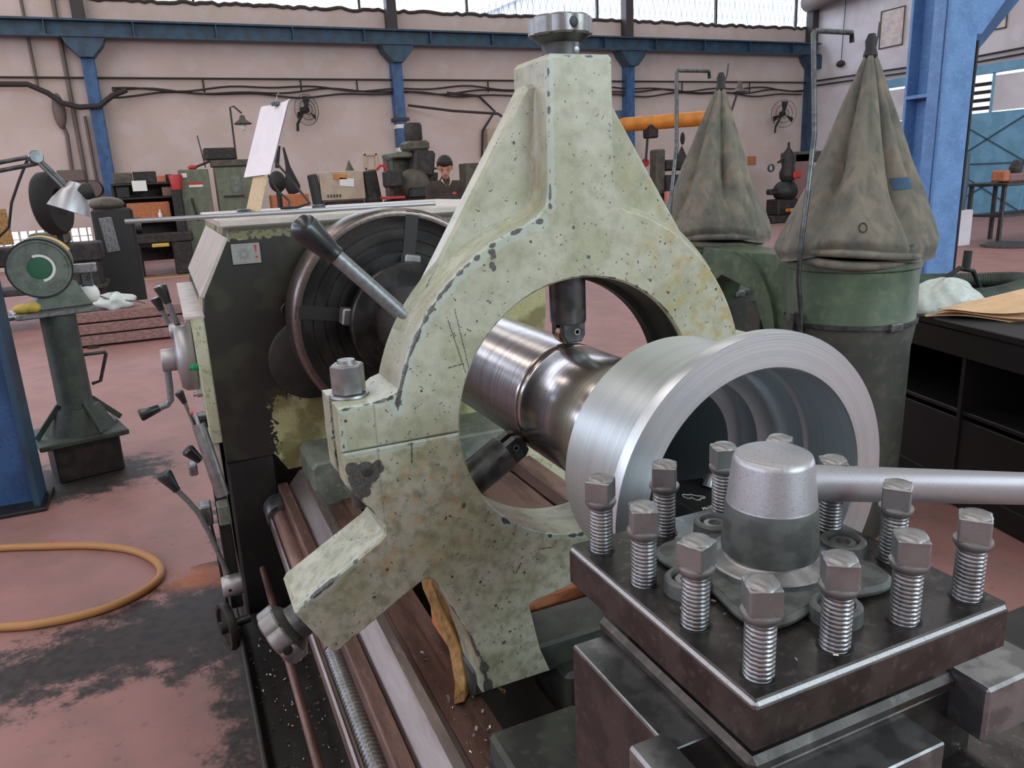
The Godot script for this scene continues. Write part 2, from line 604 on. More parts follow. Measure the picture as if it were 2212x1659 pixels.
	mats.green = M(Color.WHITE, 0.48, 0.0, {"tex": tex(C(80, 98, 76), [[C(62, 78, 62), 0, 0.3, 0.7, 1, 1, 0.7], [C(112, 118, 92), 3, 0.6, 0.82, 1, 1, 0.5], [C(44, 50, 44), 2, 0.74, 0.86, 1, 1, 0.5]]), "sc": 2.0})
	mats.green_pale = M(Color.WHITE, 0.5, 0.0, {"tex": tex(C(108, 112, 92), [[C(90, 96, 80), 0, 0.3, 0.7, 1, 1, 0.7], [C(66, 66, 56), 2, 0.76, 0.86, 1, 1, 0.5]]), "sc": 1.4})
	mats.grinder_green = M(Color.WHITE, 0.6, 0.0, {"tex": tex(C(62, 74, 66), [[C(44, 50, 46), 0, 0.3, 0.7, 1, 1, 0.8], [C(88, 100, 92), 1, 0.62, 0.82, 1, 1, 0.5], [C(34, 34, 32), 2, 0.74, 0.86, 1, 1, 0.5]]), "sc": 2.0})
	mats.bag_grey = M(Color.WHITE, 0.7, 0.0, {"tex": tex(C(64, 64, 58), [[C(50, 54, 50), 0, 0.3, 0.7, 1, 1, 0.7], [C(90, 84, 76), 3, 0.6, 0.8, 1, 1, 0.5]]), "sc": 2.0})
	mats.wood = M(Color.WHITE, 0.7, 0.0, {"tex": tex(C(178, 138, 82), [[C(120, 84, 46), 1, 0.42, 0.75, 4, 1, 0.8], [C(74, 50, 28), 3, 0.6, 0.8, 3, 1, 0.7], [C(206, 174, 116), 2, 0.6, 0.8, 3, 1, 0.5]]), "sc": 2.6})
	mats.wood_red = M(Color.WHITE, 0.75, 0.0, {"tex": tex(C(192, 116, 78), [[C(150, 84, 56), 1, 0.4, 0.7, 1, 3, 0.7], [C(216, 150, 108), 3, 0.6, 0.8, 1, 2, 0.4]]), "sc": 1.5})
	mats.wood_pale = M(Color.WHITE, 0.7, 0.0, {"tex": tex(C(206, 184, 150), [[C(178, 150, 116), 1, 0.4, 0.7, 4, 1, 0.7]]), "sc": 4.0})
	mats.wood_old = M(Color.WHITE, 0.85, 0.0, {"tex": tex(C(142, 108, 104), [[C(108, 82, 78), 1, 0.4, 0.7, 1, 4, 0.8], [C(170, 136, 130), 3, 0.6, 0.8, 1, 2, 0.4]]), "sc": 1.5})
	mats.card = M(Color.WHITE, 0.85, 0.0, {"tex": tex(C(224, 186, 148), [[C(206, 164, 126), 0, 0.35, 0.7, 1, 1, 0.6], [C(196, 176, 140), 3, 0.55, 0.8, 1, 1, 0.5]]), "sc": 2.0})
	mats.bag_card = M(Color.WHITE, 0.85, 0.0, {"tex": tex(C(150, 142, 112), [[C(124, 116, 92), 1, 0.35, 0.7, 1, 1, 0.6]]), "sc": 4.0})
	mats.paper = M(Color.WHITE, 0.8, 0.0, {"tex": tex(C(236, 230, 234), [[C(222, 220, 230), 0, 0.4, 0.7, 1, 1, 0.5]]), "sc": 4.0})
	mats.plastic = M(Color.WHITE, 0.35, 0.0, {"tex": tex(C(206, 214, 210), [[C(176, 190, 186), 1, 0.4, 0.75, 1, 1, 0.6]]), "sc": 3.0, "back": Color(0.35, 0.37, 0.36)})
	mats.hose = M(C(176, 128, 78), 0.55)
	mats.orange = M(Color.WHITE, 0.5, 0.0, {"tex": tex(C(206, 130, 40), [[C(168, 96, 34), 0, 0.35, 0.7, 1, 1, 0.6]]), "sc": 1.0})
	mats.yellow = M(C(196, 164, 70), 0.6)
	mats.red = M(C(176, 48, 46), 0.5)
	mats.pink = M(C(206, 120, 120), 0.6)
	mats.green_led = M(C(28, 150, 92), 0.3)
	mats.white = M(C(226, 224, 220), 0.6)
	mats.machine_dark = M(Color.WHITE, 0.6, 0.1, {"tex": tex(C(46, 40, 38), [[C(66, 58, 52), 0, 0.4, 0.75, 1, 1, 0.7], [C(26, 23, 23), 3, 0.4, 0.7, 1, 1, 0.7]]), "sc": 1.2})
	mats.machine_olive = M(Color.WHITE, 0.6, 0.1, {"tex": tex(C(86, 80, 68), [[C(64, 58, 50), 0, 0.4, 0.75, 1, 1, 0.7], [C(110, 102, 90), 3, 0.6, 0.8, 1, 1, 0.5]]), "sc": 1.2})
	mats.console = M(Color.WHITE, 0.55, 0.0, {"tex": tex(C(176, 158, 138), [[C(158, 140, 122), 0, 0.4, 0.75, 1, 1, 0.6]]), "sc": 1.2})
	mats.skin = M(C(178, 126, 104), 0.55)
	mats.hair = M(C(24, 20, 20), 0.6)
	mats.shirt = M(Color.WHITE, 0.9, 0.0, {"tex": tex(C(58, 48, 42), [[C(44, 36, 34), 0, 0.4, 0.7, 1, 1, 0.7]]), "sc": 3.0})
	mats.tyre = M(C(20, 20, 20), 0.8)
	mats.rope = M(C(150, 138, 116), 0.9)
	mats.chip = M(C(170, 166, 160), 0.3, 0.9)
	mats.chip_gold = M(C(176, 146, 96), 0.3, 0.9)


func marked_floor() -> ImageTexture:
	# same paint as the rest of the floor, with a near-black band beside the lathe, grime round the grinder, and an orange-brown patch
	var w := 1024
	var d := PackedByteArray()
	d.resize(w * w * 3)
	var n0: PackedByteArray = noise[0]
	var n1: PackedByteArray = noise[1]
	var n2: PackedByteArray = noise[2]
	var n3: PackedByteArray = noise[3]
	var k := 0
	var dark_floor := C(46, 42, 41)
	for j in w:
		var z := -6.0 + 6.4 * j / w
		for i in w:
			var x := -3.2 + 6.4 * i / w
			var tx := int(fposmod(x * 0.22, 1.0) * 512.0)
			var ty := int(fposmod(z * 0.22, 1.0) * 512.0)
			var o := (ty % NS) * NS + tx % NS
			var c := C(158, 116, 112).lerp(C(140, 104, 100), smoothstep(0.25, 0.8, n0[o] / 255.0) * 0.6).lerp(C(128, 104, 96), smoothstep(0.45, 0.9, n3[o] / 255.0) * 0.45).lerp(C(170, 128, 122), smoothstep(0.5, 0.9, n1[o] / 255.0) * 0.25).lerp(C(86, 72, 68), smoothstep(0.78, 0.9, n2[o] / 255.0) * 0.35)
			var q := ((j * 2) % NS) * NS + (i * 2) % NS
			var grain := (n1[(j % NS) * NS + i % NS] / 255.0 - 0.5) * 0.5 + (n2[q] / 255.0 - 0.5) * 0.35 + (n3[q] / 255.0 - 0.5) * 0.4
			# dark band between the hose and the lathe: inside when all three are positive
			var s1 := (z - (-3.16 - 0.42 * (x + 0.05)))
			var s2: float = (-2.42 + 0.55 * max(0.0, x + 0.28) - z)
			var m: float = min(s1, s2) / 0.32
			m = max(m, (x + 0.10) / 0.16 if z > -3.2 else (x + 0.02) / 0.16)
			if z < -3.9 or x > 1.2:
				m = -9.0
			# ring of dirt round the grinder foot and the column
			var g := 1.0 - Vector2((x + 0.72) / 0.62, (z + 4.62) / 0.36).length()
			m = max(m, g * 1.6)
			var f := smoothstep(-0.05, 0.55, m + grain * 1.5)
			c = c.lerp(dark_floor.lerp(C(30, 28, 28), smoothstep(0.4, 0.7, n1[q] / 255.0)), f * 0.92)
			var ru := 1.0 - Vector2((x + 0.07) / 0.20, (z + 3.08) / 0.16).length() + grain  # orange-brown patch on the floor by the lathe
			c = c.lerp(C(164, 88, 52), smoothstep(0.15, 0.7, ru) * 0.8)
			d[k] = int(c.r * 255)
			d[k + 1] = int(c.g * 255)
			d[k + 2] = int(c.b * 255)
			k += 3
	return ImageTexture.create_from_image(Image.create_from_data(w, w, false, Image.FORMAT_RGB8, d))


func build_hall() -> void:
	# floor and ground outside
	var fl := G.new()
	fl.bx(V(-14, -0.3, -20.5), V(20.2, 0, -6.0))
	fl.bx(V(-14, -0.3, 0.4), V(20.2, 0, 10))
	fl.bx(V(-14, -0.3, -6.0), V(-3.2, 0, 0.4))
	fl.bx(V(3.2, -0.3, -6.0), V(20.2, 0, 0.4))
	var fo := setting("floor", fl, mats.floor)
	# the stretch of floor round the lathe carries its own dark and orange marks
	var nf := M(Color.WHITE, 0.6, 0.0, {"tex": marked_floor(), "uv": true})
	nf.uv1_scale = Vector3(1.0 / 6.4, 1.0 / 6.4, 1)
	nf.uv1_offset = Vector3(0.5, 6.0 / 6.4, 0)
	setting("marked_floor", G.new().bx(V(-3.2, -0.3, -6.0), V(3.2, 0, 0.4)), nf, fo)
	setting("ground_outside", G.new().bx(V(-80, -0.5, -90), V(90, -0.31, 80)), mats.ground)
	# back wall: solid up to the window sill, with two low vents
	var g := G.new()
	g.bx(V(-14.25, 0, -20.75), V(20.45, 0.5, -20.5))
	g.bx(V(-14.25, 0.5, -20.75), V(-4.2, 0.86, -20.5))
	g.bx(V(-1.55, 0.5, -20.75), V(-0.5, 0.86, -20.5))
	g.bx(V(0.25, 0.5, -20.75), V(20.45, 0.86, -20.5))
	g.bx(V(-14.25, 0.86, -20.75), V(20.45, 5.74, -20.5))
	g.bx(V(-14.25, 7.7, -20.75), V(20.45, 8.7, -20.5))
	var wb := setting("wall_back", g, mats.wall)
	# ragged dark sill line on top of the wall
	var sill := G.new()
	var pts := []
	for i in 260:
		pts.append(V(-14.0 + i * 0.1317, 5.75 + rng.randf_range(-0.035, 0.03), -20.49))
	sill.tube(pts, 0.045, 5)
	setting("sill_edge", sill, mats.edge_dirt, wb)
	# vent bricks: bars across the two low openings
	for o in [[-4.2, -1.55], [-0.5, 0.25]]:
		var x: float = o[0]
		while x < o[1] - 0.05:
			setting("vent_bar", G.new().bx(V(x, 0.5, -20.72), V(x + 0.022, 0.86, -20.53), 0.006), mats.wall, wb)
			x += 0.17
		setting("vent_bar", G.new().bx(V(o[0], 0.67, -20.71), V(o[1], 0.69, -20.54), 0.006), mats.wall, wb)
	# right, left and rear walls
	g = G.new()
	g.bx(V(20.2, 0, -20.5), V(20.45, 3.6, -17.6))
	g.bx(V(20.2, 3.6, -20.5), V(20.45, 8.7, 10.25))
	g.bx(V(20.2, 0, -10.6), V(20.45, 3.6, -5.0))
	g.bx(V(20.2, 0, 4.0), V(20.45, 3.6, 10.25))
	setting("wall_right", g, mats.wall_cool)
	g = G.new()
	g.bx(V(-14.25, 0, -20.5), V(-14, 4.6, 10.25))
	g.bx(V(-14.25, 7.6, -20.5), V(-14, 8.7, 10.25))
	for i in 6:
		g.bx(V(-14.25, 4.6, -20.5 + i * 6.1), V(-14, 7.6, -20.1 + i * 6.1))
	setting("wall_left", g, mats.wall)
	g = G.new()
	g.bx(V(-14.25, 0, 10), V(20.45, 4.4, 10.25))
	g.bx(V(-14.25, 7.7, 10), V(20.45, 8.7, 10.25))
	g.bx(V(-14.25, 4.4, 10), V(2.2, 7.7, 10.25))
	g.bx(V(12.8, 4.4, 10), V(20.45, 7.7, 10.25))
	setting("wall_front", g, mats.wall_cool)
	setting("ceiling", G.new().bx(V(-14.25, 8.7, -20.75), V(20.45, 8.9, 10.25)), mats.roof)
	# high window: posts, rail and wire netting, open to the sky
	var win := G.new()
	for x in [-8.2, -3.4, 1.4, 5.3, 8.2, 12.2, 16.4, 19.6]:
		win.bx(V(x - 0.03, 5.74, -20.66), V(x + 0.03, 7.7, -20.58))
	win.bx(V(-14, 6.7, -20.65), V(20.2, 6.75, -20.6))
	var w1 := setting("window_6", win, mats.steel_dark, self)
	var net := G.new()
	for i in 124:
		var x := -3.0 + i * 0.19
		net.tube([V(x, 5.74, -20.62), V(x + 0.55, 7.7, -20.62)], 0.006, 3, false)
		net.tube([V(x + 0.55, 5.74, -20.63), V(x, 7.7, -20.63)], 0.006, 3, false)
	var no := setting("wire_netting", net, mats.wire, w1)
	no.set_meta("kind", "stuff")
	# the neighbour's white hall seen through the netting
	var nb := thing("neighbour_building", "white neighbouring hall with sloping roof seen through the high window", "building", V(28, -0.3, -36))
	part(nb, "wall", G.new().prism([Vector2(12.6, -0.3), Vector2(12.6, 7.9), Vector2(21, 11.2), Vector2(45, 11.2), Vector2(45, -0.3)], -42, -31, 0.01), mats.outside)
	for i in 34:
		part(nb, "wall_rib", G.new().bx(V(13.0 + i * 0.75, 0, -31), V(13.1 + i * 0.75, min(8.0 + i * 0.29, 11.1), -30.93)), mats.outside)
	var roof := G.new()
	for i in 40:
		roof.prism([Vector2(0, 0), Vector2(0.8, 0), Vector2(0.65, 0.12), Vector2(0.15, 0.12)], -5.5, 0.0, 0.0, Transform3D(Basis(V(1, 0, 0), V(0, 0.93, 0.35), V(0, -0.35, 0.93)), V(12.6 + i * 0.8, 11.3, -30.9)))
	part(nb, "roof", roof, mats.outside)
	part(nb, "gutter", G.new().bar(V(12.2, 7.75, -30.8), V(21, 11.2, -30.8), 0.25, 0.3, V(0, 0, 1)), mats.outside)


func arc(r: float, a0: float, a1: float, nseg: int) -> Array:
	var o := []
	for i in nseg + 1:
		var a := deg_to_rad(a0 + (a1 - a0) * i / nseg)
		o.append(Vector2(cos(a), sin(a)) * r)
	return o


func headstock_texture() -> ImageTexture:
	# face of the headstock: dark oil over cream paint, cream left where nobody reaches; u 0..1 is x 0..1.1, v is y 0.6..1.45
	var w := 640
	var h := 480
	var d := PackedByteArray()
	d.resize(w * h * 3)
	var k := 0
	for j in h:
		var y := 1.45 - 0.85 * j / h
		for i in w:
			var x := 1.1 * i / w
			var n0: float = noise[0][(j % NS) * NS + i % NS] / 255.0
			var n1: float = noise[1][((j * 2) % NS) * NS + (i * 2) % NS] / 255.0
			var n2: float = noise[2][((j * 2) % NS) * NS + (i * 2) % NS] / 255.0
			var e := (n1 - 0.5) * 0.05
			var c := C(36, 35, 32).lerp(C(54, 55, 42), smoothstep(0.45, 0.8, n0) * 0.8)
			var cream := 0.0
			if y > 1.384 + e * 0.25:
				cream = 0.9
			if x > 0.197 + e and y < 0.955 + e and y > 0.70:
				cream = 1.0
			if x > 0.86 + e:
				cream = 1.0
			if cream > 0.0:
				var pc := C(170, 168, 124).lerp(C(120, 116, 78), smoothstep(0.45, 0.75, n0)).lerp(C(70, 64, 44), smoothstep(0.72, 0.86, n2) * 0.8)
				if y > 1.384:
					pc = C(122, 121, 90).lerp(C(74, 72, 54), smoothstep(0.4, 0.8, n1))
					if y > 1.404 + e * 0.3:
						pc = C(62, 58, 50)
				c = c.lerp(pc, cream)
			d[k] = int(c.r * 255)
			d[k + 1] = int(c.g * 255)
			d[k + 2] = int(c.b * 255)
			k += 3
	return ImageTexture.create_from_image(Image.create_from_data(w, h, false, Image.FORMAT_RGB8, d))


func lever(par: Node, a: Vector3, b: Vector3, c: Vector3, r: float, kr: float) -> void:
	# rod from a to b, black tapered grip from b to c
	part(par, "lever_rod", G.new().tube([a, a.lerp(b, 0.5), b], r, 12), mats.lever)
	var l := b.distance_to(c)
	part(par, "lever_grip", G.new().lathe([Vector2(0, 0), Vector2(kr * 0.6, 0), Vector2(kr * 0.62, l * 0.15), Vector2(kr, l * 0.86), Vector2(kr * 0.93, l * 0.96), Vector2(kr * 0.6, l * 1.0), Vector2(0, l * 1.02)], 20, along(b, c - b)), mats.knob)


func build_lathe() -> void:
	# ---- bed
	var bed := thing("lathe_bed", "long cast lathe bed with bare steel guideways and a lead screw along its front", "lathe bed", V(0.53, 0, -0.9))
	var zn := 0.9
	var zf := -2.08
	var T := Transform3D()
	# front body and its guideways, seen from the end (x, y)
	part(bed, "bed_body", G.new().prism([Vector2(0.195, 0.25), Vector2(0.195, 0.655), Vector2(0.215, 0.655), Vector2(0.27, 0.64), Vector2(0.33, 0.62), Vector2(0.345, 0.3)], zf, zn, 0.004, T), mats.way_rust)
	part(bed, "bed_body", G.new().prism([Vector2(0.74, 0.25), Vector2(0.73, 0.62), Vector2(0.88, 0.655), Vector2(0.89, 0.25)], zf, zn, 0.004, T), mats.way_rust)
	part(bed, "flat_way", G.new().prism([Vector2(0.183, 0.64), Vector2(0.183, 0.708), Vector2(0.186, 0.712), Vector2(0.209, 0.712), Vector2(0.213, 0.700), Vector2(0.22, 0.64)], zf, zn, 0.001, T), mats.way_rust)
	part(bed, "vee_way", G.new().prism([Vector2(0.21, 0.64), Vector2(0.213, 0.703), Vector2(0.246, 0.742), Vector2(0.262, 0.742), Vector2(0.285, 0.700), Vector2(0.287, 0.64)], zf, zn, 0.001, T), mats.way)
	part(bed, "inner_ledge", G.new().prism([Vector2(0.287, 0.60), Vector2(0.287, 0.697), Vector2(0.322, 0.697), Vector2(0.325, 0.704), Vector2(0.352, 0.704), Vector2(0.352, 0.60)], zf, zn, 0.001, T), mats.way_rust)
	part(bed, "rear_flat_way", G.new().prism([Vector2(0.655, 0.60), Vector2(0.655, 0.716), Vector2(0.66, 0.72), Vector2(0.772, 0.72), Vector2(0.778, 0.705), Vector2(0.778, 0.60)], zf, zn, 0.001, T), mats.way_rust)
	part(bed, "rear_vee_way", G.new().prism([Vector2(0.784, 0.60), Vector2(0.784, 0.716), Vector2(0.80, 0.735), Vector2(0.855, 0.735), Vector2(0.885, 0.70), Vector2(0.885, 0.60)], zf, zn, 0.001, T), mats.way_rust)
	for z in [-1.75, -0.3, 0.5]:
		part(bed, "cross_rib", G.new().bx(V(0.34, 0.3, z - 0.05), V(0.75, 0.56, z + 0.05), 0.01), mats.base_dark)
	# lead screw, feed bar and rack rail along the front
	var scr := thing("lead_screw", "long threaded steel lead screw running in front of the lathe bed", "lead screw", V(0.171, 0.66, -1.2))
	part(scr, "thread", G.new().thread(0.0172, 0.0065, 0.0105, -0.75, 0.55, 22, Transform3D(Basis(V(1, 0, 0), V(0, 0, -1), V(0, 1, 0)), V(0.1715, 0.662, -0.75)), 0.40, 0.62), mats.steel_worn)
	part(scr, "sleeve", G.new().lathe([Vector2(0, -1.29), Vector2(0.0175, -1.29), Vector2(0.0175, -1.62), Vector2(0.0215, -1.63), Vector2(0.0215, -2.02), Vector2(0, -2.02)], 22, Transform3D(Basis(V(1, 0, 0), V(0, 0, 1), V(0, -1, 0)), V(0.1715, 0.662, 0))), mats.way_rust)
	part(scr, "bearing", G.new().lathe([Vector2(0.02, 0), Vector2(0.036, 0), Vector2(0.038, 0.005), Vector2(0.038, 0.08), Vector2(0, 0.08)], 24, along(V(0.1715, 0.662, -1.96), V(0, 0, -1))), mats.gunmetal)
	solo("feed_rail", "narrow bare steel rail beside the lead screw on the bed front", "rail", G.new().prism([Vector2(0.142, 0.63), Vector2(0.142, 0.664), Vector2(0.146, 0.668), Vector2(0.150, 0.662), Vector2(0.1535, 0.662), Vector2(0.1535, 0.63)], -2.06, 0.6, 0.0008), mats.way)
	solo("feed_rod", "thin reddish round feed rod low in front of the bed", "rod", G.new().tube([V(0.112, 0.48, -2.06), V(0.112, 0.48, 0.4)], 0.009, 10), mats.way_rust)
	# ---- pedestal and chip tray
	var bs := thing("pedestal_cabinet", "black oily pedestal under the headstock with a chip tray", "machine base", V(0.5, 0, -2.5))
	part(bs, "pedestal", G.new().prism([Vector2(0.052, 0), Vector2(0.058, 0.79), Vector2(0.19, 0.80), Vector2(0.19, 0.62), Vector2(0.88, 0.62), Vector2(0.9, 0)], -3.15, -2.105, 0.008), mats.base_dark)
	part(bs, "tray_floor", G.new().bx(V(0.03, 0.30, -2.1), V(0.95, 0.33, 0.8), 0.004), mats.base_dark)
	part(bs, "tray_lip", G.new().bx(V(0.022, 0.28, -2.1), V(0.032, 0.38, 0.8), 0.003), mats.base_dark)
	part(bs, "bed_front", G.new().bx(V(0.196, 0.33, -2.1), V(0.214, 0.64, 0.8), 0.004), mats.base_dark)
	part(bs, "foot", G.new().bx(V(0.12, 0, -0.6), V(0.9, 0.3, 0.6), 0.01), mats.base_dark)
	# ---- headstock
	var hs := thing("headstock", "big lathe headstock with black oily face and olive cream cover", "headstock", V(0.55, 0.79, -2.6))
	var hface := M(Color.WHITE, 0.42, 0.0, {"tex": headstock_texture(), "uv": true})
	hface.uv1_scale = Vector3(1.0 / 1.1, -1.0 / 0.85, 1)
	hface.uv1_offset = Vector3(0, 1.45 / 0.85, 0)
	part(hs, "body", G.new().prism([Vector2(0.06, 0.79), Vector2(0.06, 1.19), Vector2(0.067, 1.246), Vector2(0.142, 1.384), Vector2(0.147, 1.412), Vector2(1.035, 1.412), Vector2(1.045, 1.15), Vector2(1.015, 0.62), Vector2(0.86, 0.62), Vector2(0.85, 0.74), Vector2(0.22, 0.74), Vector2(0.19, 0.79)], -3.1, -2.1, 0.003), hface)
	part(hs, "top_cover", G.new().bx(V(0.128, 1.412, -3.06), V(1.04, 1.434, -2.115), 0.004), mats.panel)
	# sloping control cowl and side shelf on the operator's side
	part(hs, "sloping_cowl", G.new().prism([Vector2(0.058, 1.246), Vector2(0.138, 1.39), Vector2(0.146, 1.387), Vector2(0.068, 1.24)], -2.98, -2.1, 0.001), mats.panel)
	part(hs, "side_cover", G.new().bx(V(0.03, 0.85, -2.95), V(0.06, 1.192, -2.1), 0.003), mats.paint)
	part(hs, "side_shelf", G.new().bx(V(0.012, 1.19, -2.96), V(0.062, 1.198, -2.1), 0.001), mats.panel)
	part(hs, "lower_side_plate", G.new().bx(V(0.034, 0.45, -2.95), V(0.0515, 0.845, -2.12), 0.002), mats.panel)
	part(hs, "side_panel", G.new().bx(V(0.018, 1.0, -2.9), V(0.03, 1.18, -2.45), 0.002), mats.panel)
	# round cover and screw on the face
	part(hs, "round_cover", G.new().lathe([Vector2(0.0, 0.0), Vector2(0.112, 0.0), Vector2(0.112, 0.010), Vector2(0.108, 0.013), Vector2(0, 0.013)], 48, along(V(0.315, 1.05, -2.1), V(0, 0, 1))), mats.oily)
	part(hs, "hook", G.new().tube([V(0.272, 1.205, -2.1), V(0.262, 1.207, -2.08), V(0.253, 1.197, -2.078), V(0.255, 1.186, -2.085)], 0.004, 6), mats.steel_dark)
	# grey casting between chuck and bed
	part(hs, "gap_block", G.new().prism([Vector2(0.255, 0.66), Vector2(0.255, 0.80), Vector2(0.268, 0.815), Vector2(0.80, 0.815), Vector2(0.815, 0.80), Vector2(0.815, 0.66)], -2.1, -1.9, 0.006), mats.paint_grey)
	part(hs, "guard_block", G.new().prism([Vector2(0.83, 0.66), Vector2(0.83, 0.83), Vector2(0.95, 0.83), Vector2(0.97, 0.78), Vector2(0.97, 0.60)], -2.1, -1.86, 0.006), mats.paint)
	for p in [[0.58, 0.755], [0.68, 0.70]]:
		part(hs, "bolt_head", G.new().lathe([Vector2(0.018, 0), Vector2(0.018, 0.004), Vector2(0.010, 0.004), Vector2(0.010, 0.010), Vector2(0, 0.010)], 14, along(V(p[0], p[1], -1.9), V(0, 0, 1))), mats.gunmetal)
	# rating plate: grey tin with a dial drawing and a red mark, four rivets
	var pl := thing("rating_plate", "small grey metal plate with red exclamation mark on the headstock face", "sign", V(0.185, 1.345, -2.098))
	part(pl, "plate", G.new().bx(V(0.149, 1.319, -2.099), V(0.2195, 1.371, -2.096), 0.0006), M(C(150, 152, 148), 0.45, 0.5))
	part(pl, "border", G.new().bx(V(0.147, 1.317, -2.0995), V(0.2215, 1.373, -2.0975), 0.0004), mats.black)
	var rd := G.new()
	rd.prism([Vector2(0.2050, 1.366), Vector2(0.2118, 1.366), Vector2(0.2095, 1.3455), Vector2(0.2082, 1.3455)], -2.0962, -2.0955, 0.0)
	rd.lathe([Vector2(0.0032, 0), Vector2(0.0032, 0.0006), Vector2(0, 0.0006)], 12, along(V(0.2090, 1.3345, -2.0962), V(0, 0, 1)))
	for a in 5:
		var q := V(0.2090, 1.3345, -2.0958) + V(cos(a * 1.3 + 0.4), sin(a * 1.3 + 0.4), 0) * 0.0062
		rd.box(q, V(0.0022, 0.0012, 0.0005), 0.0, Basis(V(0, 0, 1), a * 1.3 + 0.4))
	part(pl, "red_mark", rd, mats.red)
	var dl := G.new()
	for a in 26:
		var d := V(cos(a * TAU / 26), sin(a * TAU / 26), 0)
		dl.bar(V(0.178, 1.344, -2.0957) + d * 0.006, V(0.178, 1.344, -2.0957) + d * (0.013 + 0.006 * (a % 3) / 2.0), 0.0005, 0.0003, V(0, 0, 1))
	for a in 9:
		var q := V(0.156 + 0.004 * a, 1.3225 + 0.0006 * (a % 2), -2.0957)
		dl.box(q, V(0.002, 0.0007, 0.0003))
		dl.box(q + V(0.002, 0.0435, 0), V(0.0022, 0.0008, 0.0003))
	part(pl, "dial_drawing", dl, mats.steel_dark)
	for q in [[0.152, 1.3675], [0.2165, 1.3675], [0.152, 1.3225], [0.2165, 1.3225]]:
		part(pl, "rivet", G.new().lathe([Vector2(0.0016, 0), Vector2(0.0012, 0.001), Vector2(0, 0.0012)], 8, along(V(q[0], q[1], -2.096), V(0, 0, 1))), mats.satin)
	# speed dial with hub and crank on the operator's side
	var dx := along(V(0.028, 1.043, -2.36), V(-1, 0, 0))
	part(hs, "speed_dial", G.new().lathe([Vector2(0, 0), Vector2(0.094, 0), Vector2(0.097, 0.004), Vector2(0.095, 0.034), Vector2(0.086, 0.046), Vector2(0.05, 0.050), Vector2(0.033, 0.052), Vector2(0.033, 0.084), Vector2(0.030, 0.090), Vector2(0, 0.090)], 40, dx), mats.satin)
	part(hs, "crank", G.new().tube([V(-0.05, 1.02, -2.36), V(-0.052, 0.96, -2.36), V(-0.055, 0.925, -2.36), V(-0.066, 0.912, -2.36), V(-0.09, 0.906, -2.36)], 0.0095, 12), mats.lever)
	part(hs, "crank_grip", G.new().lathe([Vector2(0, 0), Vector2(0.011, 0), Vector2(0.012, 0.008), Vector2(0.0185, 0.050), Vector2(0.016, 0.056), Vector2(0, 0.057)], 18, along(V(-0.088, 0.9065, -2.36), V(-1, -0.24, 0.1))), mats.knob)
	part(hs, "dial_pointer", G.new().lathe([Vector2(0, 0), Vector2(0.024, 0), Vector2(0.024, 0.045), Vector2(0.020, 0.05), Vector2(0, 0.05)], 20, along(V(0.02, 1.108, -2.46), V(-1, 0, 0))), mats.satin)
	lever(hs, V(-0.006, 1.13, -2.45), V(-0.021, 1.194, -2.45), V(-0.036, 1.248, -2.45), 0.009, 0.019)
	lever(hs, V(-0.028, 1.122, -2.52), V(-0.042, 1.166, -2.52), V(-0.054, 1.206, -2.52), 0.0075, 0.016)
	lever(hs, V(0.002, 0.86, -2.2), V(-0.018, 0.95, -2.2), V(-0.029, 0.984, -2.2), 0.005, 0.012)
	for b in [[1.063, "green"], [0.99, "steel"], [0.93, "steel"]]:
		part(hs, "push_button", G.new().lathe([Vector2(0, 0), Vector2(0.010, 0), Vector2(0.010, 0.014), Vector2(0.0065, 0.016), Vector2(0.0065, 0.024), Vector2(0, 0.024)], 14, along(V(0.03, b[0] - 0.01, -2.16), V(-1, 0, 0))), mats.green_led if b[1] == "green" else mats.satin)
	part(hs, "switch_box", G.new().bx(V(-0.002, 0.885, -2.2), V(0.03, 0.915, -2.14), 0.003), mats.black)
	part(hs, "switch_knob", G.new().lathe([Vector2(0, 0), Vector2(0.009, 0), Vector2(0.0095, 0.004), Vector2(0.007, 0.010), Vector2(0, 0.010)], 14, along(V(0.0, 0.93, -2.17), V(-1, 0, 0))), mats.pink)
	# shift rod, tube and low lever with its knob
	var sh := thing("gear_shift", "steel tube shaft with bent lever and black grip beside the lathe base", "lever", V(0.02, 0.5, -1.95))
	part(sh, "tube", G.new().lathe([Vector2(0.008, 0), Vector2(0.0155, 0), Vector2(0.0165, 0.004), Vector2(0.0165, 0.165), Vector2(0.0165, 0.19), Vector2(0.0, 0.19)], 22, along(V(0.036, 0.765, -1.93), V(-0.028, 0.175, -0.04))), mats.steel_worn)
	part(sh, "pin", G.new().tube([V(0.008, 0.94, -1.97), V(0.003, 0.975, -1.98)], 0.005, 10), mats.satin)
	part(sh, "post", G.new().bx(V(0.016, 0.42, -2.02), V(0.046, 0.77, -1.985), 0.003), mats.base_dark)
	part(sh, "bracket", G.new().bx(V(0.018, 0.68, -2.0), V(0.048, 0.735, -1.94), 0.004), mats.paint_grey)
	part(sh, "clamp", G.new().bx(V(-0.024, 0.675, -2.02), V(0.006, 0.73, -1.97), 0.004), mats.steel)
	part(sh, "clamp", G.new().bx(V(-0.034, 0.785, -2.1), V(-0.012, 0.815, -2.06), 0.004), mats.steel)
	part(sh, "grip", G.new().lathe([Vector2(0, 0), Vector2(0.010, 0), Vector2(0.017, 0.04), Vector2(0.013, 0.045), Vector2(0, 0.046)], 16, along(V(-0.003, 0.845, -2.0), V(-0.6, 0.8, 0))), mats.knob)
	part(sh, "bent_lever", G.new().tube([V(0.018, 0.545, -1.95), V(0.006, 0.60, -1.95), V(-0.010, 0.67, -1.95), V(-0.026, 0.724, -1.95), V(-0.045, 0.762, -1.95), V(-0.068, 0.798, -1.95)], 0.0065, 10), mats.lever)
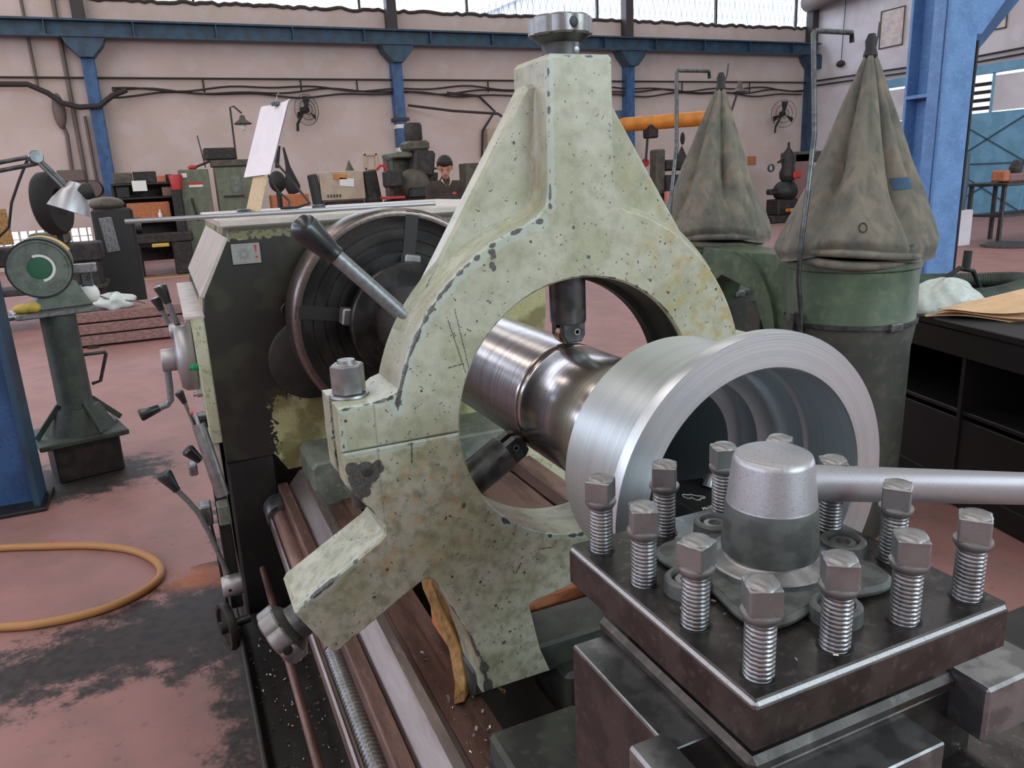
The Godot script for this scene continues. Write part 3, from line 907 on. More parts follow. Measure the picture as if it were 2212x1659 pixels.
	part(sh, "lever_grip", G.new().lathe([Vector2(0, 0), Vector2(0.0095, 0), Vector2(0.010, 0.008), Vector2(0.0195, 0.050), Vector2(0.017, 0.055), Vector2(0, 0.056)], 16, along(V(-0.066, 0.795, -1.95), V(-0.43, 0.9, 0))), mats.knob)
	part(sh, "hub", G.new().lathe([Vector2(0, 0), Vector2(0.026, 0), Vector2(0.028, 0.004), Vector2(0.028, 0.043), Vector2(0.024, 0.05), Vector2(0, 0.05)], 28, along(V(0.05, 0.508, -1.95), V(-1, 0.02, 0))), mats.satin)
	part(sh, "hub_screw", G.new().lathe([Vector2(0.0, 0.0), Vector2(0.0042, 0), Vector2(0.0042, 0.001), Vector2(0.0, 0.0005)], 10, along(V(0.018, 0.509, -1.9225), V(0, 0, 1))), mats.black)
	part(sh, "cable", G.new().tube([V(-0.003, 0.70, -1.98), V(0.002, 0.62, -1.98), V(0.004, 0.52, -1.98), V(0.008, 0.42, -1.98)], 0.004, 6), mats.rubber)
	var hw := thing("hand_wheel", "small black hand wheel low at the front of the lathe base", "hand wheel", V(0.03, 0.39, -1.95))
	part(hw, "rim", G.new().lathe([Vector2(0.052, -0.012), Vector2(0.062, -0.010), Vector2(0.066, 0), Vector2(0.062, 0.012), Vector2(0.052, 0.012), Vector2(0.048, 0), Vector2(0.052, -0.012)], 36, along(V(0.0, 0.395, -1.95), V(-1, 0, 0.25))), mats.black)
	part(hw, "web", G.new().lathe([Vector2(0, -0.004), Vector2(0.05, -0.004), Vector2(0.05, 0.004), Vector2(0.018, 0.006), Vector2(0.016, 0.022), Vector2(0, 0.022)], 30, along(V(0.0, 0.395, -1.95), V(-1, 0, 0.25))), mats.black)
	part(hw, "shaft", G.new().tube([V(0.0, 0.395, -1.95), V(0.056, 0.395, -1.965)], 0.012, 12), mats.gunmetal)
	# things lying on the headstock
	solo("steel_rod", "slim bright steel rod lying across the headstock top and jutting out", "rod", G.new().tube([V(-0.085, 1.442, -2.14), V(0.72, 1.442, -2.14)], 0.0062, 10), mats.satin)
	var cb := thing("work_drawing", "white sheets clipped to a leaning wooden strip on the headstock", "drawing", V(0.26, 1.434, -2.66))
	var up := V(0.085, 0.222, -0.01)
	var wd := V(0.062, 0.004, 0.19)
	var o := V(0.268, 1.545, -2.77)
	var nn := up.cross(wd).normalized()
	for i in 3:
		var q := o + nn * (0.0022 * i) + up * 0.01 * i
		part(cb, "sheet", G.new().surf(6, 6, func(a: float, b: float) -> Vector3: return q + wd * a + up * b + nn * (0.008 * sin(a * PI) * b)), mats.paper)
	var wn := wd.normalized()
	var un := (up - wn * up.dot(wn)).normalized()
	part(cb, "wooden_strip", G.new().box(V(0.257, 1.437, -2.66) + un * 0.15 + nn * 0.016, V(0.085, 0.30, 0.012), 0.001, Basis(wn, un, nn)), mats.wood_pale)
	var top := o + wd * 0.55 + up * 1.02
	part(cb, "binder_clip", G.new().bar(top - wd * 0.08 - up * 0.03, top + wd * 0.08 - up * 0.03, 0.016, 0.012), mats.gunmetal)
	part(cb, "clip_wire", G.new().tube([top, top + up * 0.08 - wd * 0.02, top + up * 0.14 + wd * 0.01, top + up * 0.10 + wd * 0.03], 0.0012, 5), mats.steel)
	part(cb, "foot_weight", G.new().bx(V(0.225, 1.4342, -2.70), V(0.262, 1.445, -2.63), 0.002), mats.gunmetal)
	solo("power_cable", "thin black cable coiled behind the paper on the headstock top", "cable", G.new().tube([V(0.36, 1.56, -2.9), V(0.39, 1.50, -2.92), V(0.42, 1.46, -2.86), V(0.40, 1.4395, -2.75), V(0.37, 1.4395, -2.72), V(0.42, 1.4395, -2.70), V(0.47, 1.45, -2.74), V(0.45, 1.52, -2.9), V(0.40, 1.60, -2.95), V(0.38, 1.66, -2.97)], 0.004, 6), mats.rubber)
	solo("dark_block", "little dark block on the headstock top near the chuck", "block", G.new().bx(V(0.455, 1.434, -2.62), V(0.492, 1.447, -2.58), 0.002), mats.gunmetal)
	solo("cable_coil", "flat black cable lying along the headstock top edge", "cable", G.new().tube([V(0.30, 1.4385, -2.19), V(0.36, 1.4385, -2.18), V(0.42, 1.4385, -2.2), V(0.46, 1.4385, -2.24), V(0.43, 1.4385, -2.22), V(0.34, 1.4385, -2.215), V(0.28, 1.4385, -2.24)], 0.004, 6), mats.rubber)


func build_chuck_and_work() -> void:
	var ax := Transform3D(Basis(V(1, 0, 0), V(0, 0, 1), V(0, -1, 0)), V(AX, AY, 0))   # local y runs towards the camera, along +z
	var ch := thing("lathe_chuck", "large dark four jaw chuck with concentric rings on the headstock spindle", "chuck", V(AX, AY - 0.28, -2.0))
	part(ch, "body", G.new().lathe([Vector2(0.12, -2.1), Vector2(0.2, -2.09), Vector2(0.277, -2.035)], 72, ax).lathe([Vector2(0.262, -1.915), Vector2(0.258, -1.917), Vector2(0.235, -1.917), Vector2(0.234, -1.920), Vector2(0.231, -1.920), Vector2(0.230, -1.917), Vector2(0.205, -1.917), Vector2(0.204, -1.920), Vector2(0.201, -1.920), Vector2(0.2, -1.917), Vector2(0.176, -1.917), Vector2(0.175, -1.92), Vector2(0.172, -1.92), Vector2(0.171, -1.917), Vector2(0.05, -1.917)], 72, ax), mats.chuck)
	part(ch, "rim", G.new().lathe([Vector2(0.277, -2.035), Vector2(0.282, -2.03), Vector2(0.282, -1.923), Vector2(0.279, -1.917), Vector2(0.272, -1.914), Vector2(0.262, -1.915)], 72, ax), mats.chuck_rim)
	for i in 4:
		var a := deg_to_rad(80 + i * 90)
		var d := V(cos(a), sin(a), 0)
		var t := V(-sin(a), cos(a), 0)
		var b := Basis(d, t, V(0, 0, 1))
		var c := V(AX, AY, 0)
		part(ch, "jaw_slot", G.new().box(c + d * 0.19 + V(0, 0, -1.9165), V(0.17, 0.034, 0.004), 0.0005, b), mats.black)
		var j := part(ch, "jaw", G.new().box(c + d * 0.130 + V(0, 0, -1.895), V(0.075, 0.042, 0.045), 0.004, b), mats.steel_worn)
		part(j, "jaw_step", G.new().box(c + d * 0.112 + V(0, 0, -1.862), V(0.036, 0.040, 0.03), 0.003, b), mats.steel_worn)
	# the turned part: long shaft, end disc and a flanged cup
	var wk := thing("turned_shaft", "polished steel shaft ending in a wide machined flange cup", "workpiece", V(AX, AY - 0.18, -1.2))
	part(wk, "end_disc", G.new().lathe([Vector2(0.09, -1.868), Vector2(0.150, -1.868), Vector2(0.1535, -1.864), Vector2(0.1535, -1.840), Vector2(0.150, -1.836), Vector2(0.0925, -1.836)], 64, ax), mats.chuck)
	part(wk, "shaft", G.new().lathe([Vector2(0.0925, -1.84), Vector2(0.0925, -1.012), Vector2(0.0905, -1.010), Vector2(0.0905, -1.004), Vector2(0.0920, -1.002), Vector2(0.0905, -0.998), Vector2(0.0905, -0.990), Vector2(0.0925, -0.987), Vector2(0.0925, -0.83), Vector2(0.0915, -0.828), Vector2(0.0915, -0.75)], 72, ax), mats.ground_steel)
	part(wk, "cup", G.new().lathe([Vector2(0.0905, -0.748), Vector2(0.142, -0.748), Vector2(0.1485, -0.742), Vector2(0.1485, -0.612), Vector2(0.1495, -0.604), Vector2(0.153, -0.6005), Vector2(0.177, -0.600), Vector2(0.1795, -0.5975), Vector2(0.1795, -0.589), Vector2(0.1775, -0.585), Vector2(0.1420, -0.5835), Vector2(0.1405, -0.585)], 96, ax), mats.turned)
	part(wk, "bore", G.new().lathe([Vector2(0.1405, -0.585), Vector2(0.1385, -0.655), Vector2(0.1335, -0.657), Vector2(0.1335, -0.685), Vector2(0.122, -0.700), Vector2(0.104, -0.704), Vector2(0.104, -0.735), Vector2(0.086, -0.738), Vector2(0.086, -1.70), Vector2(0.0, -1.70)], 96, ax), mats.bore)
	# wooden boards on the bed
	var wx := V(0.645, 0, -0.764)
	var wy := V(-0.3225, 0.9075, -0.2728).normalized()
	solo("wooden_board", "yellowish grained board leaning inside the bed behind the steady rest leg", "board", G.new().prism([Vector2(0, 0.002), Vector2(0.19, 0.002), Vector2(0.19, 0.20), Vector2(0.09, 0.195), Vector2(0.076, 0.173), Vector2(0.058, 0.062), Vector2(0.03, 0.022)], -0.022, 0.0, 0.002, Transform3D(Basis(wx, wy, wx.cross(wy)), V(0.323, 0.706, -0.985))), mats.wood)
	var ob := thing("wood_block", "small reddish wooden block on the bed behind the steady rest foot", "block", V(0.53, 0.72, -1.16))
	part(ob, "block", G.new().bx(V(0.34, 0.722, -1.20), V(0.68, 0.775, -1.105), 0.003), mats.wood_red)


# stamps a ragged blob on a byte mask (1024 wide) at front-face coordinates
func stamp(mk: PackedByteArray, w: int, h: int, c: Vector2, r: float, val := 255) -> void:
	var px := (c.x + 0.5) * w
	var py := (0.55 - c.y) / 1.05 * h
	var pr := r * w
	for y in range(max(0, int(py - pr)), min(h, int(py + pr) + 1)):
		for x in range(max(0, int(px - pr)), min(w, int(px + pr) + 1)):
			if (x - px) * (x - px) + (y - py) * (y - py) < pr * pr:
				mk[y * w + x] = val


func steady_texture() -> ImageTexture:
	# cream machine paint with chips to the grey filler, a pale primer rim round them, dark specks, olive mottling heavier in the lower half, and rust stains
	var w := 1024
	var h := 1075
	var chip := PackedByteArray()
	chip.resize(w * h)
	var halo := PackedByteArray()
	halo.resize(w * h)
	var dark := PackedByteArray()
	dark.resize(w * h)
	var r := RandomNumberGenerator.new()
	r.seed = 77
	var runs := []   # [points, chance, min r, max r, halo]
	runs.append([arc(0.2895, 171, 126, 130), 0.97, 0.0015, 0.0058, 0.011])
	runs.append([arc(0.2885, 126, 102, 60), 0.62, 0.0015, 0.0062, 0.014])
	runs.append([arc(0.2985, 74, 14, 90), 0.12, 0.001, 0.0035, 0.0])
	runs.append([arc(0.1995, 176, 30, 170), 0.5, 0.001, 0.0026, 0.0])
	runs.append([arc(0.2025, 212, 275, 80), 0.42, 0.002, 0.007, 0.007])
	for s in [[Vector2(-0.042, 0.495), Vector2(-0.046, 0.30), 0.55, 0.0045, 0.010], [Vector2(0.055, 0.49), Vector2(0.057, 0.30), 0.16, 0.003, 0.0], [Vector2(-0.360, 0.060), Vector2(-0.292, 0.066), 0.9, 0.0042, 0.008], [Vector2(-0.362, 0.05), Vector2(-0.362, 0.0), 0.4, 0.003, 0.005], [Vector2(-0.36, -0.003), Vector2(-0.20, -0.003), 0.3, 0.006, 0.008], [Vector2(-0.363, -0.045), Vector2(-0.32, -0.115), 0.8, 0.006, 0.0], [Vector2(-0.448, -0.205), Vector2(-0.36, -0.155), 0.6, 0.006, 0.008], [Vector2(-0.40, -0.287), Vector2(-0.27, -0.213), 0.7, 0.005, 0.0], [Vector2(-0.258, -0.216), Vector2(-0.195, -0.36), 0.9, 0.008, 0.0], [Vector2(-0.04, 0.495), Vector2(0.055, 0.495), 0.4, 0.003, 0.004], [Vector2(-0.19, -0.36), Vector2(-0.18, -0.43), 0.8, 0.01, 0.0], [Vector2(-0.1, -0.3), Vector2(0.05, -0.285), 0.6, 0.006, 0.0]]:
		var pl := []
		for i in 60:
			pl.append(s[0].lerp(s[1], i / 59.0))
		runs.append([pl, s[2], 0.0015, s[3], s[4]])
	for run in runs:
		var n := int(run[0].size())
		var w1 := 0.0
		var off := 0.0
		var len := 0.0
		for i in n - 1:
			len += run[0][i].distance_to(run[0][i + 1])
		var m := int(len / 0.0005)
		var want := r.randf()
		var hw := 0.5
		for i in m:
			if i % 14 == 0:
				want = r.randf()
			w1 = lerp(w1, want, 0.10)
			off = lerp(off, r.randf_range(-1.0, 1.0), 0.2)
			hw = lerp(hw, r.randf(), 0.08)
			var f := float(i) / m * (n - 1)
			var p: Vector2 = run[0][int(f)].lerp(run[0][min(int(f) + 1, n - 1)], f - int(f))
			var t: float = (w1 - (1.0 - run[1])) * run[3] / max(run[1], 0.2)
			if run[4] > 0.0 and t > -run[3] * 0.6:
				stamp(halo, w, h, p + Vector2(off, -off) * 0.002, max(t, 0.001) + run[4] * (0.25 + 0.75 * hw))
			if t > 0.0004:
				stamp(chip, w, h, p + Vector2(off, -off) * 0.0012, t)
	# single chips and the bare patch round the plug
	for s in [[-0.1365, 0.2445, 0.0045], [-0.1345, 0.240, 0.004], [-0.136, 0.2275, 0.0045], [-0.134, 0.2235, 0.003], [0.013, 0.227, 0.0025], [-0.338, -0.030, 0.016], [-0.352, -0.025, 0.012], [-0.35, -0.042, 0.012], [-0.322, -0.027, 0.009], [-0.343, -0.055, 0.011], [-0.085, -0.35, 0.007], [-0.15, -0.352, 0.003], [-0.2, -0.11, 0.0035]]:
		for i in 5:
			stamp(chip, w, h, Vector2(s[0], s[1]) + Vector2(r.randf_range(-1, 1), r.randf_range(-1, 1)) * s[2] * 0.5, s[2] * r.randf_range(0.6, 0.9))
	# specks and scratches
	for i in 2400:
		var p := Vector2(r.randf_range(-0.46, 0.3), r.randf_range(-0.44, 0.5))
		var rr := r.randf_range(0.0003, 0.0010) * (2.2 if r.randf() < 0.08 else 1.0)
		stamp(dark, w, h, p, rr)
		if r.randf() < 0.25:
			var d := Vector2(r.randf_range(-1, 1), r.randf_range(-1, 1)) * 0.004
			for k in 5:
				stamp(dark, w, h, p + d * k / 4.0, 0.0006)
	for s in [[Vector2(-0.205, 0.16), Vector2(-0.185, 0.085)], [Vector2(-0.195, 0.175), Vector2(-0.178, 0.08)], [Vector2(-0.21, 0.095), Vector2(-0.187, 0.098)], [Vector2(-0.125, -0.24), Vector2(-0.115, -0.225)], [Vector2(-0.27, -0.006), Vector2(-0.272, -0.03)], [Vector2(-0.08, -0.21), Vector2(-0.06, -0.212)]]:
		for k in 60:
			stamp(dark, w, h, s[0].lerp(s[1], k / 59.0) + Vector2(r.randf_range(-1, 1), 0) * 0.0004, 0.0007)
	var d := PackedByteArray()
	d.resize(w * h * 3)
	var n0: PackedByteArray = noise[0]
	var n1: PackedByteArray = noise[1]
	var n2: PackedByteArray = noise[2]
	var n3: PackedByteArray = noise[3]
	var base := C(178, 178, 160)
	var olive := C(154, 156, 128)
	var olive_mottle := C(104, 106, 84)
	var stain := C(164, 148, 100)
	var rust := C(178, 132, 84)
	var k := 0
	for y in h:
		for x in w:
			var i := y * w + x
			var o1 := ((y >> 1) % NS) * NS + ((x >> 1) % NS)
			var o2 := (y % NS) * NS + x % NS
			var a := n0[o1] / 255.0
			var c := base.lerp(olive, smoothstep(0.38, 0.72, a) * 0.7)
			var fx := x / 1024.0 - 0.5
			var fy := 0.55 - 1.05 * y / h
			var b := n3[o2] / 255.0 * 0.45 + n1[o2] / 255.0 * 0.3 + n2[o2] / 255.0 * 0.25
			c = c.lerp(olive_mottle, smoothstep(0.36, 0.78, b) * (0.62 if fy < 0.0 else 0.3))  # olive mottling, heavier below the split line
			if fx > 0.05 and fy > 0.0:
				c = c.lerp(stain, smoothstep(0.35, 0.8, n1[o1] / 255.0) * clamp((fx - 0.05) * 6.0, 0.0, 0.8))
			elif fy < 0.0 and fx < -0.2 and fx > -0.36 and fy > -0.19:
				c = c.lerp(rust, smoothstep(0.45, 0.9, n1[o1] / 255.0) * 0.45)
			c = c.lerp(C(188, 190, 172), smoothstep(0.58, 0.72, n2[o2] / 255.0) * 0.3)
			if halo[i] > 0:
				c = c.lerp(C(174, 188, 182), 0.55)
			if dark[i] > 0:
				c = c.lerp(C(44, 42, 36), 0.85)
			if chip[i] > 0:
				c = C(90, 90, 88).lerp(C(70, 68, 66), smoothstep(0.3, 0.7, n2[o2] / 255.0))
			d[k] = int(c.r * 255)
			d[k + 1] = int(c.g * 255)
			d[k + 2] = int(c.b * 255)
			k += 3
	return ImageTexture.create_from_image(Image.create_from_data(w, h, false, Image.FORMAT_RGB8, d))


func jaw_unit(par: Node, ang: float) -> void:
	# star knob, neck, sleeve and roller of one of the three adjusting jaws; built upright, turned about the spindle
	var c := V(AX, AY, -1.015)
	var b := Basis(V(0, 0, 1), ang)
	var X := Transform3D(b, c)
	if ang == 0.0:
		X.origin.x += 0.006
	var star := []
	for i in 96:
		var a := TAU * i / 96
		var s := pow(abs(sin(a * 4.0)), 0.6)
		star.append(Vector2(cos(a), sin(a)) * (0.0405 + 0.0042 * s))
	var kn := part(par, "star_knob", G.new().prism(star, 0.526, 0.551, 0.0025, X * Transform3D(Basis(V(1, 0, 0), V(0, 0, -1), V(0, 1, 0)), Vector3.ZERO)), mats.steel_worn)
	part(kn, "tommy_hole_disc", G.new().lathe([Vector2(0.0070, 0.0), Vector2(0.0070, 0.0010), Vector2(0.0066, 0.0013), Vector2(0.0, 0.0009)], 18, X * Transform3D(Basis(V(1, 0, 0), V(0, 0, 1), V(0, -1, 0)), V(-0.002, 0.5385, 0.0418))), mats.black)  # black disc painted for the dark inside of the hole
	part(par, "neck", G.new().lathe([Vector2(0, 0.527), Vector2(0.041, 0.527), Vector2(0.034, 0.521), Vector2(0.0270, 0.517), Vector2(0.0262, 0.513), Vector2(0.0262, 0.49)], 36, X), mats.gunmetal)
	part(par, "pin", G.new().lathe([Vector2(0.0045, 0), Vector2(0.0045, 0.0016), Vector2(0.0035, 0.002), Vector2(0, 0.002)], 14, X * Transform3D(Basis(V(1, 0, 0), V(0, 0, 1), V(0, -1, 0)), V(0.012, 0.507, 0.0230))), mats.steel_worn)
	part(par, "sleeve", G.new().lathe([Vector2(0.0275, 0.21), Vector2(0.0275, 0.128), Vector2(0.0262, 0.125), Vector2(0.0, 0.125)], 40, X), mats.gunmetal)
	# fork: two cheeks round a slot with the roller between
	var fk := G.new()
	for s in [-1, 1]:
		fk.prism([Vector2(-0.0185, 0.126), Vector2(-0.0185, 0.106), Vector2(-0.0125, 0.0965), Vector2(0.0125, 0.0965), Vector2(0.0185, 0.106), Vector2(0.0185, 0.126)], s * 0.0135 - 0.0065, s * 0.0135 + 0.0065, 0.0015, X)
	part(par, "fork", fk, mats.gunmetal)
	var ro := part(par, "roller", G.new().lathe([Vector2(0, -0.0065), Vector2(0.0135, -0.0065), Vector2(0.0145, -0.0055), Vector2(0.0145, 0.0055), Vector2(0.0135, 0.0065), Vector2(0, 0.0065)], 28, X * Transform3D(Basis(V(1, 0, 0), V(0, 0, 1), V(0, -1, 0)), V(-0.006, 0.1075, 0))), mats.bronze)
	part(ro, "roller_pin", G.new().lathe([Vector2(0.0052, 0.0), Vector2(0.0052, 0.0012), Vector2(0.003, 0.0012), Vector2(0.003, 0.0), Vector2(0, 0.0)], 14, X * Transform3D(Basis(V(1, 0, 0), V(0, 0, 1), V(0, -1, 0)), V(0.004, 0.1125, 0.02))), mats.steel_worn)
	part(par, "set_screw", G.new().lathe([Vector2(0.0052, 0), Vector2(0.0052, 0.0014), Vector2(0.0035, 0.0014), Vector2(0.0032, 0.0004), Vector2(0, 0.0004)], 14, X * Transform3D(Basis(V(1, 0, 0), V(0, 0, 1), V(0, -1, 0)), V(0.008, 0.142, 0.0260))), mats.steel_dark)


func build_steady() -> void:
	var zf := -0.962
	var zb := -1.070
	var X := Transform3D(Basis(), V(AX, AY, 0))
	var pm := M(Color.WHITE, 0.4, 0.0, {"tex": steady_texture(), "uv": true, "nrm": relief(1, 3.0), "ns": 0.12, "coat": 0.3})
	pm.uv1_scale = Vector3(1, -1.0 / 1.05, 1)
	pm.uv1_offset = Vector3(0.5, 0.55 / 1.05, 0)
	var sr := thing("steady_rest", "large pale olive cream painted steady rest with chipped ring round the shaft", "steady rest", V(AX, AY - 0.45, -1.015))
	# upper half: ring, column and the two shoulders
	var up := [Vector2(-0.198, 0.0008), Vector2(-0.318, 0.0008), Vector2(-0.318, 0.0625), Vector2(-0.304, 0.064), Vector2(-0.294, 0.071)]
	up.append_array(arc(0.2905, 165, 107, 30))
	up.append_array([Vector2(-0.064, 0.2895), Vector2(-0.052, 0.302), Vector2(-0.0462, 0.322), Vector2(-0.0432, 0.49), Vector2(-0.037, 0.497), Vector2(0.052, 0.497), Vector2(0.057, 0.492), Vector2(0.0585, 0.325), Vector2(0.064, 0.302), Vector2(0.078, 0.288)])
	up.append_array(arc(0.2985, 73, 14, 30))
	up.append_array([Vector2(0.30, 0.064), Vector2(0.365, 0.0625), Vector2(0.365, 0.0008)])
	up.append_array(arc(0.198, 0.3, 179.7, 60))
	part(sr, "upper_half", G.new().prism(up, zb, zf, 0.0028, X), pm)
	# shoulder cheeks with the slot for the clamp bolt between
	for hv in [[0.0008, 0.0625, "upper_cheek"], [-0.0008, -0.045, "lower_cheek"]]:
		for zz in [[-1.001, zf], [zb, -1.032]]:
			var pl := [Vector2(-0.316, hv[0]), Vector2(-0.365, hv[0]), Vector2(-0.3645, hv[1]), Vector2(-0.316, hv[1] if hv[1] > 0.0 else -0.115)]
			part(sr, hv[2], G.new().prism(pl, zz[0], zz[1], 0.0025, X), pm)
	# web plates between column and ring, set back from the face
	var web_l := [Vector2(-0.03, 0.465), Vector2(-0.056, 0.462), Vector2(-0.064, 0.452), Vector2(-0.256, 0.150), Vector2(-0.2, 0.16), Vector2(-0.03, 0.25)]
	part(sr, "web", G.new().prism(web_l, -1.034, -0.999, 0.005, X), pm)
	var web_r := [Vector2(0.045, 0.475), Vector2(0.068, 0.455), Vector2(0.26, 0.160), Vector2(0.2, 0.16), Vector2(0.045, 0.25)]
	part(sr, "web", G.new().prism(web_r, -1.034, -0.999, 0.005, X), pm)
	# rounded fillets in the web corners, following column and ring
	for sd in 2:
		var path := []
		var side := []
		if sd == 0:
			for i in 9:
				path.append(Vector2(-0.044 - 0.002 * i / 8.0, 0.455 - 0.135 * i / 8.0))
				side.append(Vector2(-1, 0))
			path.append(Vector2(-0.052, 0.302))
			side.append(Vector2(-0.95, 0.3).normalized())
			path.append(Vector2(-0.064, 0.2895))
			side.append(Vector2(-0.6, 0.8))
			for i in 16:
				var a := deg_to_rad(107 + 44.0 * i / 15)
				path.append(Vector2(cos(a), sin(a)) * 0.2905)
				side.append(Vector2(cos(a), sin(a)))
		else:
			for i in 7:
				path.append(Vector2(0.0575, 0.455 - 0.13 * i / 6.0))
				side.append(Vector2(1, 0))
			path.append(Vector2(0.064, 0.302))
			side.append(Vector2(0.9, 0.4).normalized())
			path.append(Vector2(0.078, 0.288))
			side.append(Vector2(0.5, 0.86))
			for i in 12:
				var a := deg_to_rad(73 - 38.0 * i / 11)
				path.append(Vector2(cos(a), sin(a)) * 0.2985)
				side.append(Vector2(cos(a), sin(a)))
		var np := path.size()
		var fil := func(a: float, b: float) -> Vector3:
			var q: float = clamp(a, 0.0, 1.0) * (np - 1)
			var i := int(min(q, np - 2))
			var f := q - i
			var p: Vector2 = path[i].lerp(path[i + 1], f)
			var s: Vector2 = side[i].lerp(side[i + 1], f).normalized()
			var rr: float = 0.022 * min(1.0, 0.25 + 4.0 * a)
			var t := (1.0 - b) * PI * 0.5
			return V(AX + p.x + s.x * rr * (1.0 - sin(t)) - s.x * 0.001, AY + p.y + s.y * rr * (1.0 - sin(t)) - s.y * 0.001, -1.0005 + rr * (1.0 - cos(t)))
		part(sr, "fillet", G.new().surf(np * 2, 8, fil, sd == 0), pm)
	# lower half: ring, adjusting arm, two legs and foot
	var lo := [Vector2(-0.198, -0.0008), Vector2(-0.318, -0.0008), Vector2(-0.318, -0.118)]
	lo.append_array([Vector2(-0.319, -0.128), Vector2(-0.327, -0.136), Vector2(-0.446, -0.204), Vector2(-0.451, -0.212), Vector2(-0.409, -0.285), Vector2(-0.400, -0.287), Vector2(-0.272, -0.2145), Vector2(-0.262, -0.2125), Vector2(-0.252, -0.218), Vector2(-0.204, -0.325), Vector2(-0.192, -0.38), Vector2(-0.190, -0.43)])
	var half := lo.size()
	for i in range(half - 1, -1, -1):
		if i == half - 1:
			lo.append_array([Vector2(-0.072, -0.43), Vector2(-0.088, -0.385), Vector2(-0.104, -0.302), Vector2(-0.096, -0.298), Vector2(0.0, -0.284), Vector2(0.096, -0.298), Vector2(0.104, -0.302), Vector2(0.088, -0.385), Vector2(0.072, -0.43)])
		var q: Vector2 = lo[i]
		if i > 0:
			lo.append(Vector2(-q.x if i > 2 else (0.365 if i == 1 else 0.34), q.y))
	lo.append_array(arc(0.198, 359.7, 180.3, 60))
	part(sr, "lower_half", G.new().prism(lo, zb, zf, 0.0028, X), pm)
	part(sr, "foot", G.new().prism([Vector2(-0.195, -0.41), Vector2(-0.20, -0.452), Vector2(0.335, -0.448), Vector2(0.335, -0.42), Vector2(0.2, -0.395), Vector2(-0.18, -0.395)], -1.085, -0.985, 0.005, X), mats.saddle)
	part(sr, "foot_clamp", G.new().bx(V(AX - 0.05, 0.62, -1.08), V(AX + 0.09, 0.72, -0.95), 0.008), mats.saddle)
	part(sr, "plug", G.new().lathe([Vector2(0.008, 0), Vector2(0.006, 0.0015), Vector2(0.003, 0.0015), Vector2(0.0028, 0.0002), Vector2(0, 0.0002)], 16, along(V(AX - 0.334, AY - 0.031, zf), V(0, 0, 1))), mats.steel_dark)
	for a in [0.0, TAU / 3.0, -TAU / 3.0]:
		jaw_unit(sr, a)
	# dark channel liner along the inside of the ring
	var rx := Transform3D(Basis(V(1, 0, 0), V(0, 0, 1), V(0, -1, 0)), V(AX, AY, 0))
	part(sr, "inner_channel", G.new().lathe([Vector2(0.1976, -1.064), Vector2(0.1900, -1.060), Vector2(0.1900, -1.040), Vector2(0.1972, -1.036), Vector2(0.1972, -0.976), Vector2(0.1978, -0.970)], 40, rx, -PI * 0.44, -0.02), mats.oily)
	# clamp bolt with washer and tall nut
	var bc := V(AX - 0.336, 0, -1.0165)
	part(sr, "bolt", G.new().tube([bc + V(0, AY - 0.1, 0), bc + V(0, AY + 0.065, 0)], 0.0125, 16), mats.gunmetal)
	part(sr, "washer", G.new().lathe([Vector2(0.012, 1.2225), Vector2(0.0262, 1.2225), Vector2(0.0272, 1.2235), Vector2(0.0262, 1.2265), Vector2(0.012, 1.2265)], 36, Transform3D(Basis(), bc)), mats.steel_worn)
	var hex := []
	for i in 6:
		hex.append(Vector2(cos(i * PI / 3 + 0.05), sin(i * PI / 3 + 0.05)) * 0.0236)
	var nut := part(sr, "nut", G.new().prism(hex, 1.2265, 1.2675, 0.002, Transform3D(Basis(V(1, 0, 0), V(0, 0, -1), V(0, 1, 0)), bc)), mats.steel_worn)
	part(nut, "bolt_end", G.new().lathe([Vector2(0.0155, 1.267), Vector2(0.0145, 1.269), Vector2(0.0125, 1.269), Vector2(0.0118, 1.2735), Vector2(0.0, 1.2742)], 28, Transform3D(Basis(), bc)), mats.steel_worn)
	# lifting handle on the ring
	var h0 := V(0.293, 1.314, -1.008)
	var h1 := V(0.196, 1.416, -1.008)
	var hd := (h1 - h0).normalized()
	part(sr, "handle_rod", G.new().lathe([Vector2(0, -0.012), Vector2(0.0104, -0.012), Vector2(0.0104, h0.distance_to(h1)), Vector2(0, h0.distance_to(h1))], 24, along(h0, hd)), mats.lever)
	part(sr, "handle_grip", G.new().lathe([Vector2(0, 0), Vector2(0.0125, 0), Vector2(0.0132, 0.003), Vector2(0.0125, 0.008), Vector2(0.0138, 0.012), Vector2(0.0200, 0.050), Vector2(0.0198, 0.054), Vector2(0.0175, 0.060), Vector2(0.0125, 0.065), Vector2(0.006, 0.0678), Vector2(0, 0.0685)], 32, along(h1 - hd * 0.004, hd)), mats.knob)


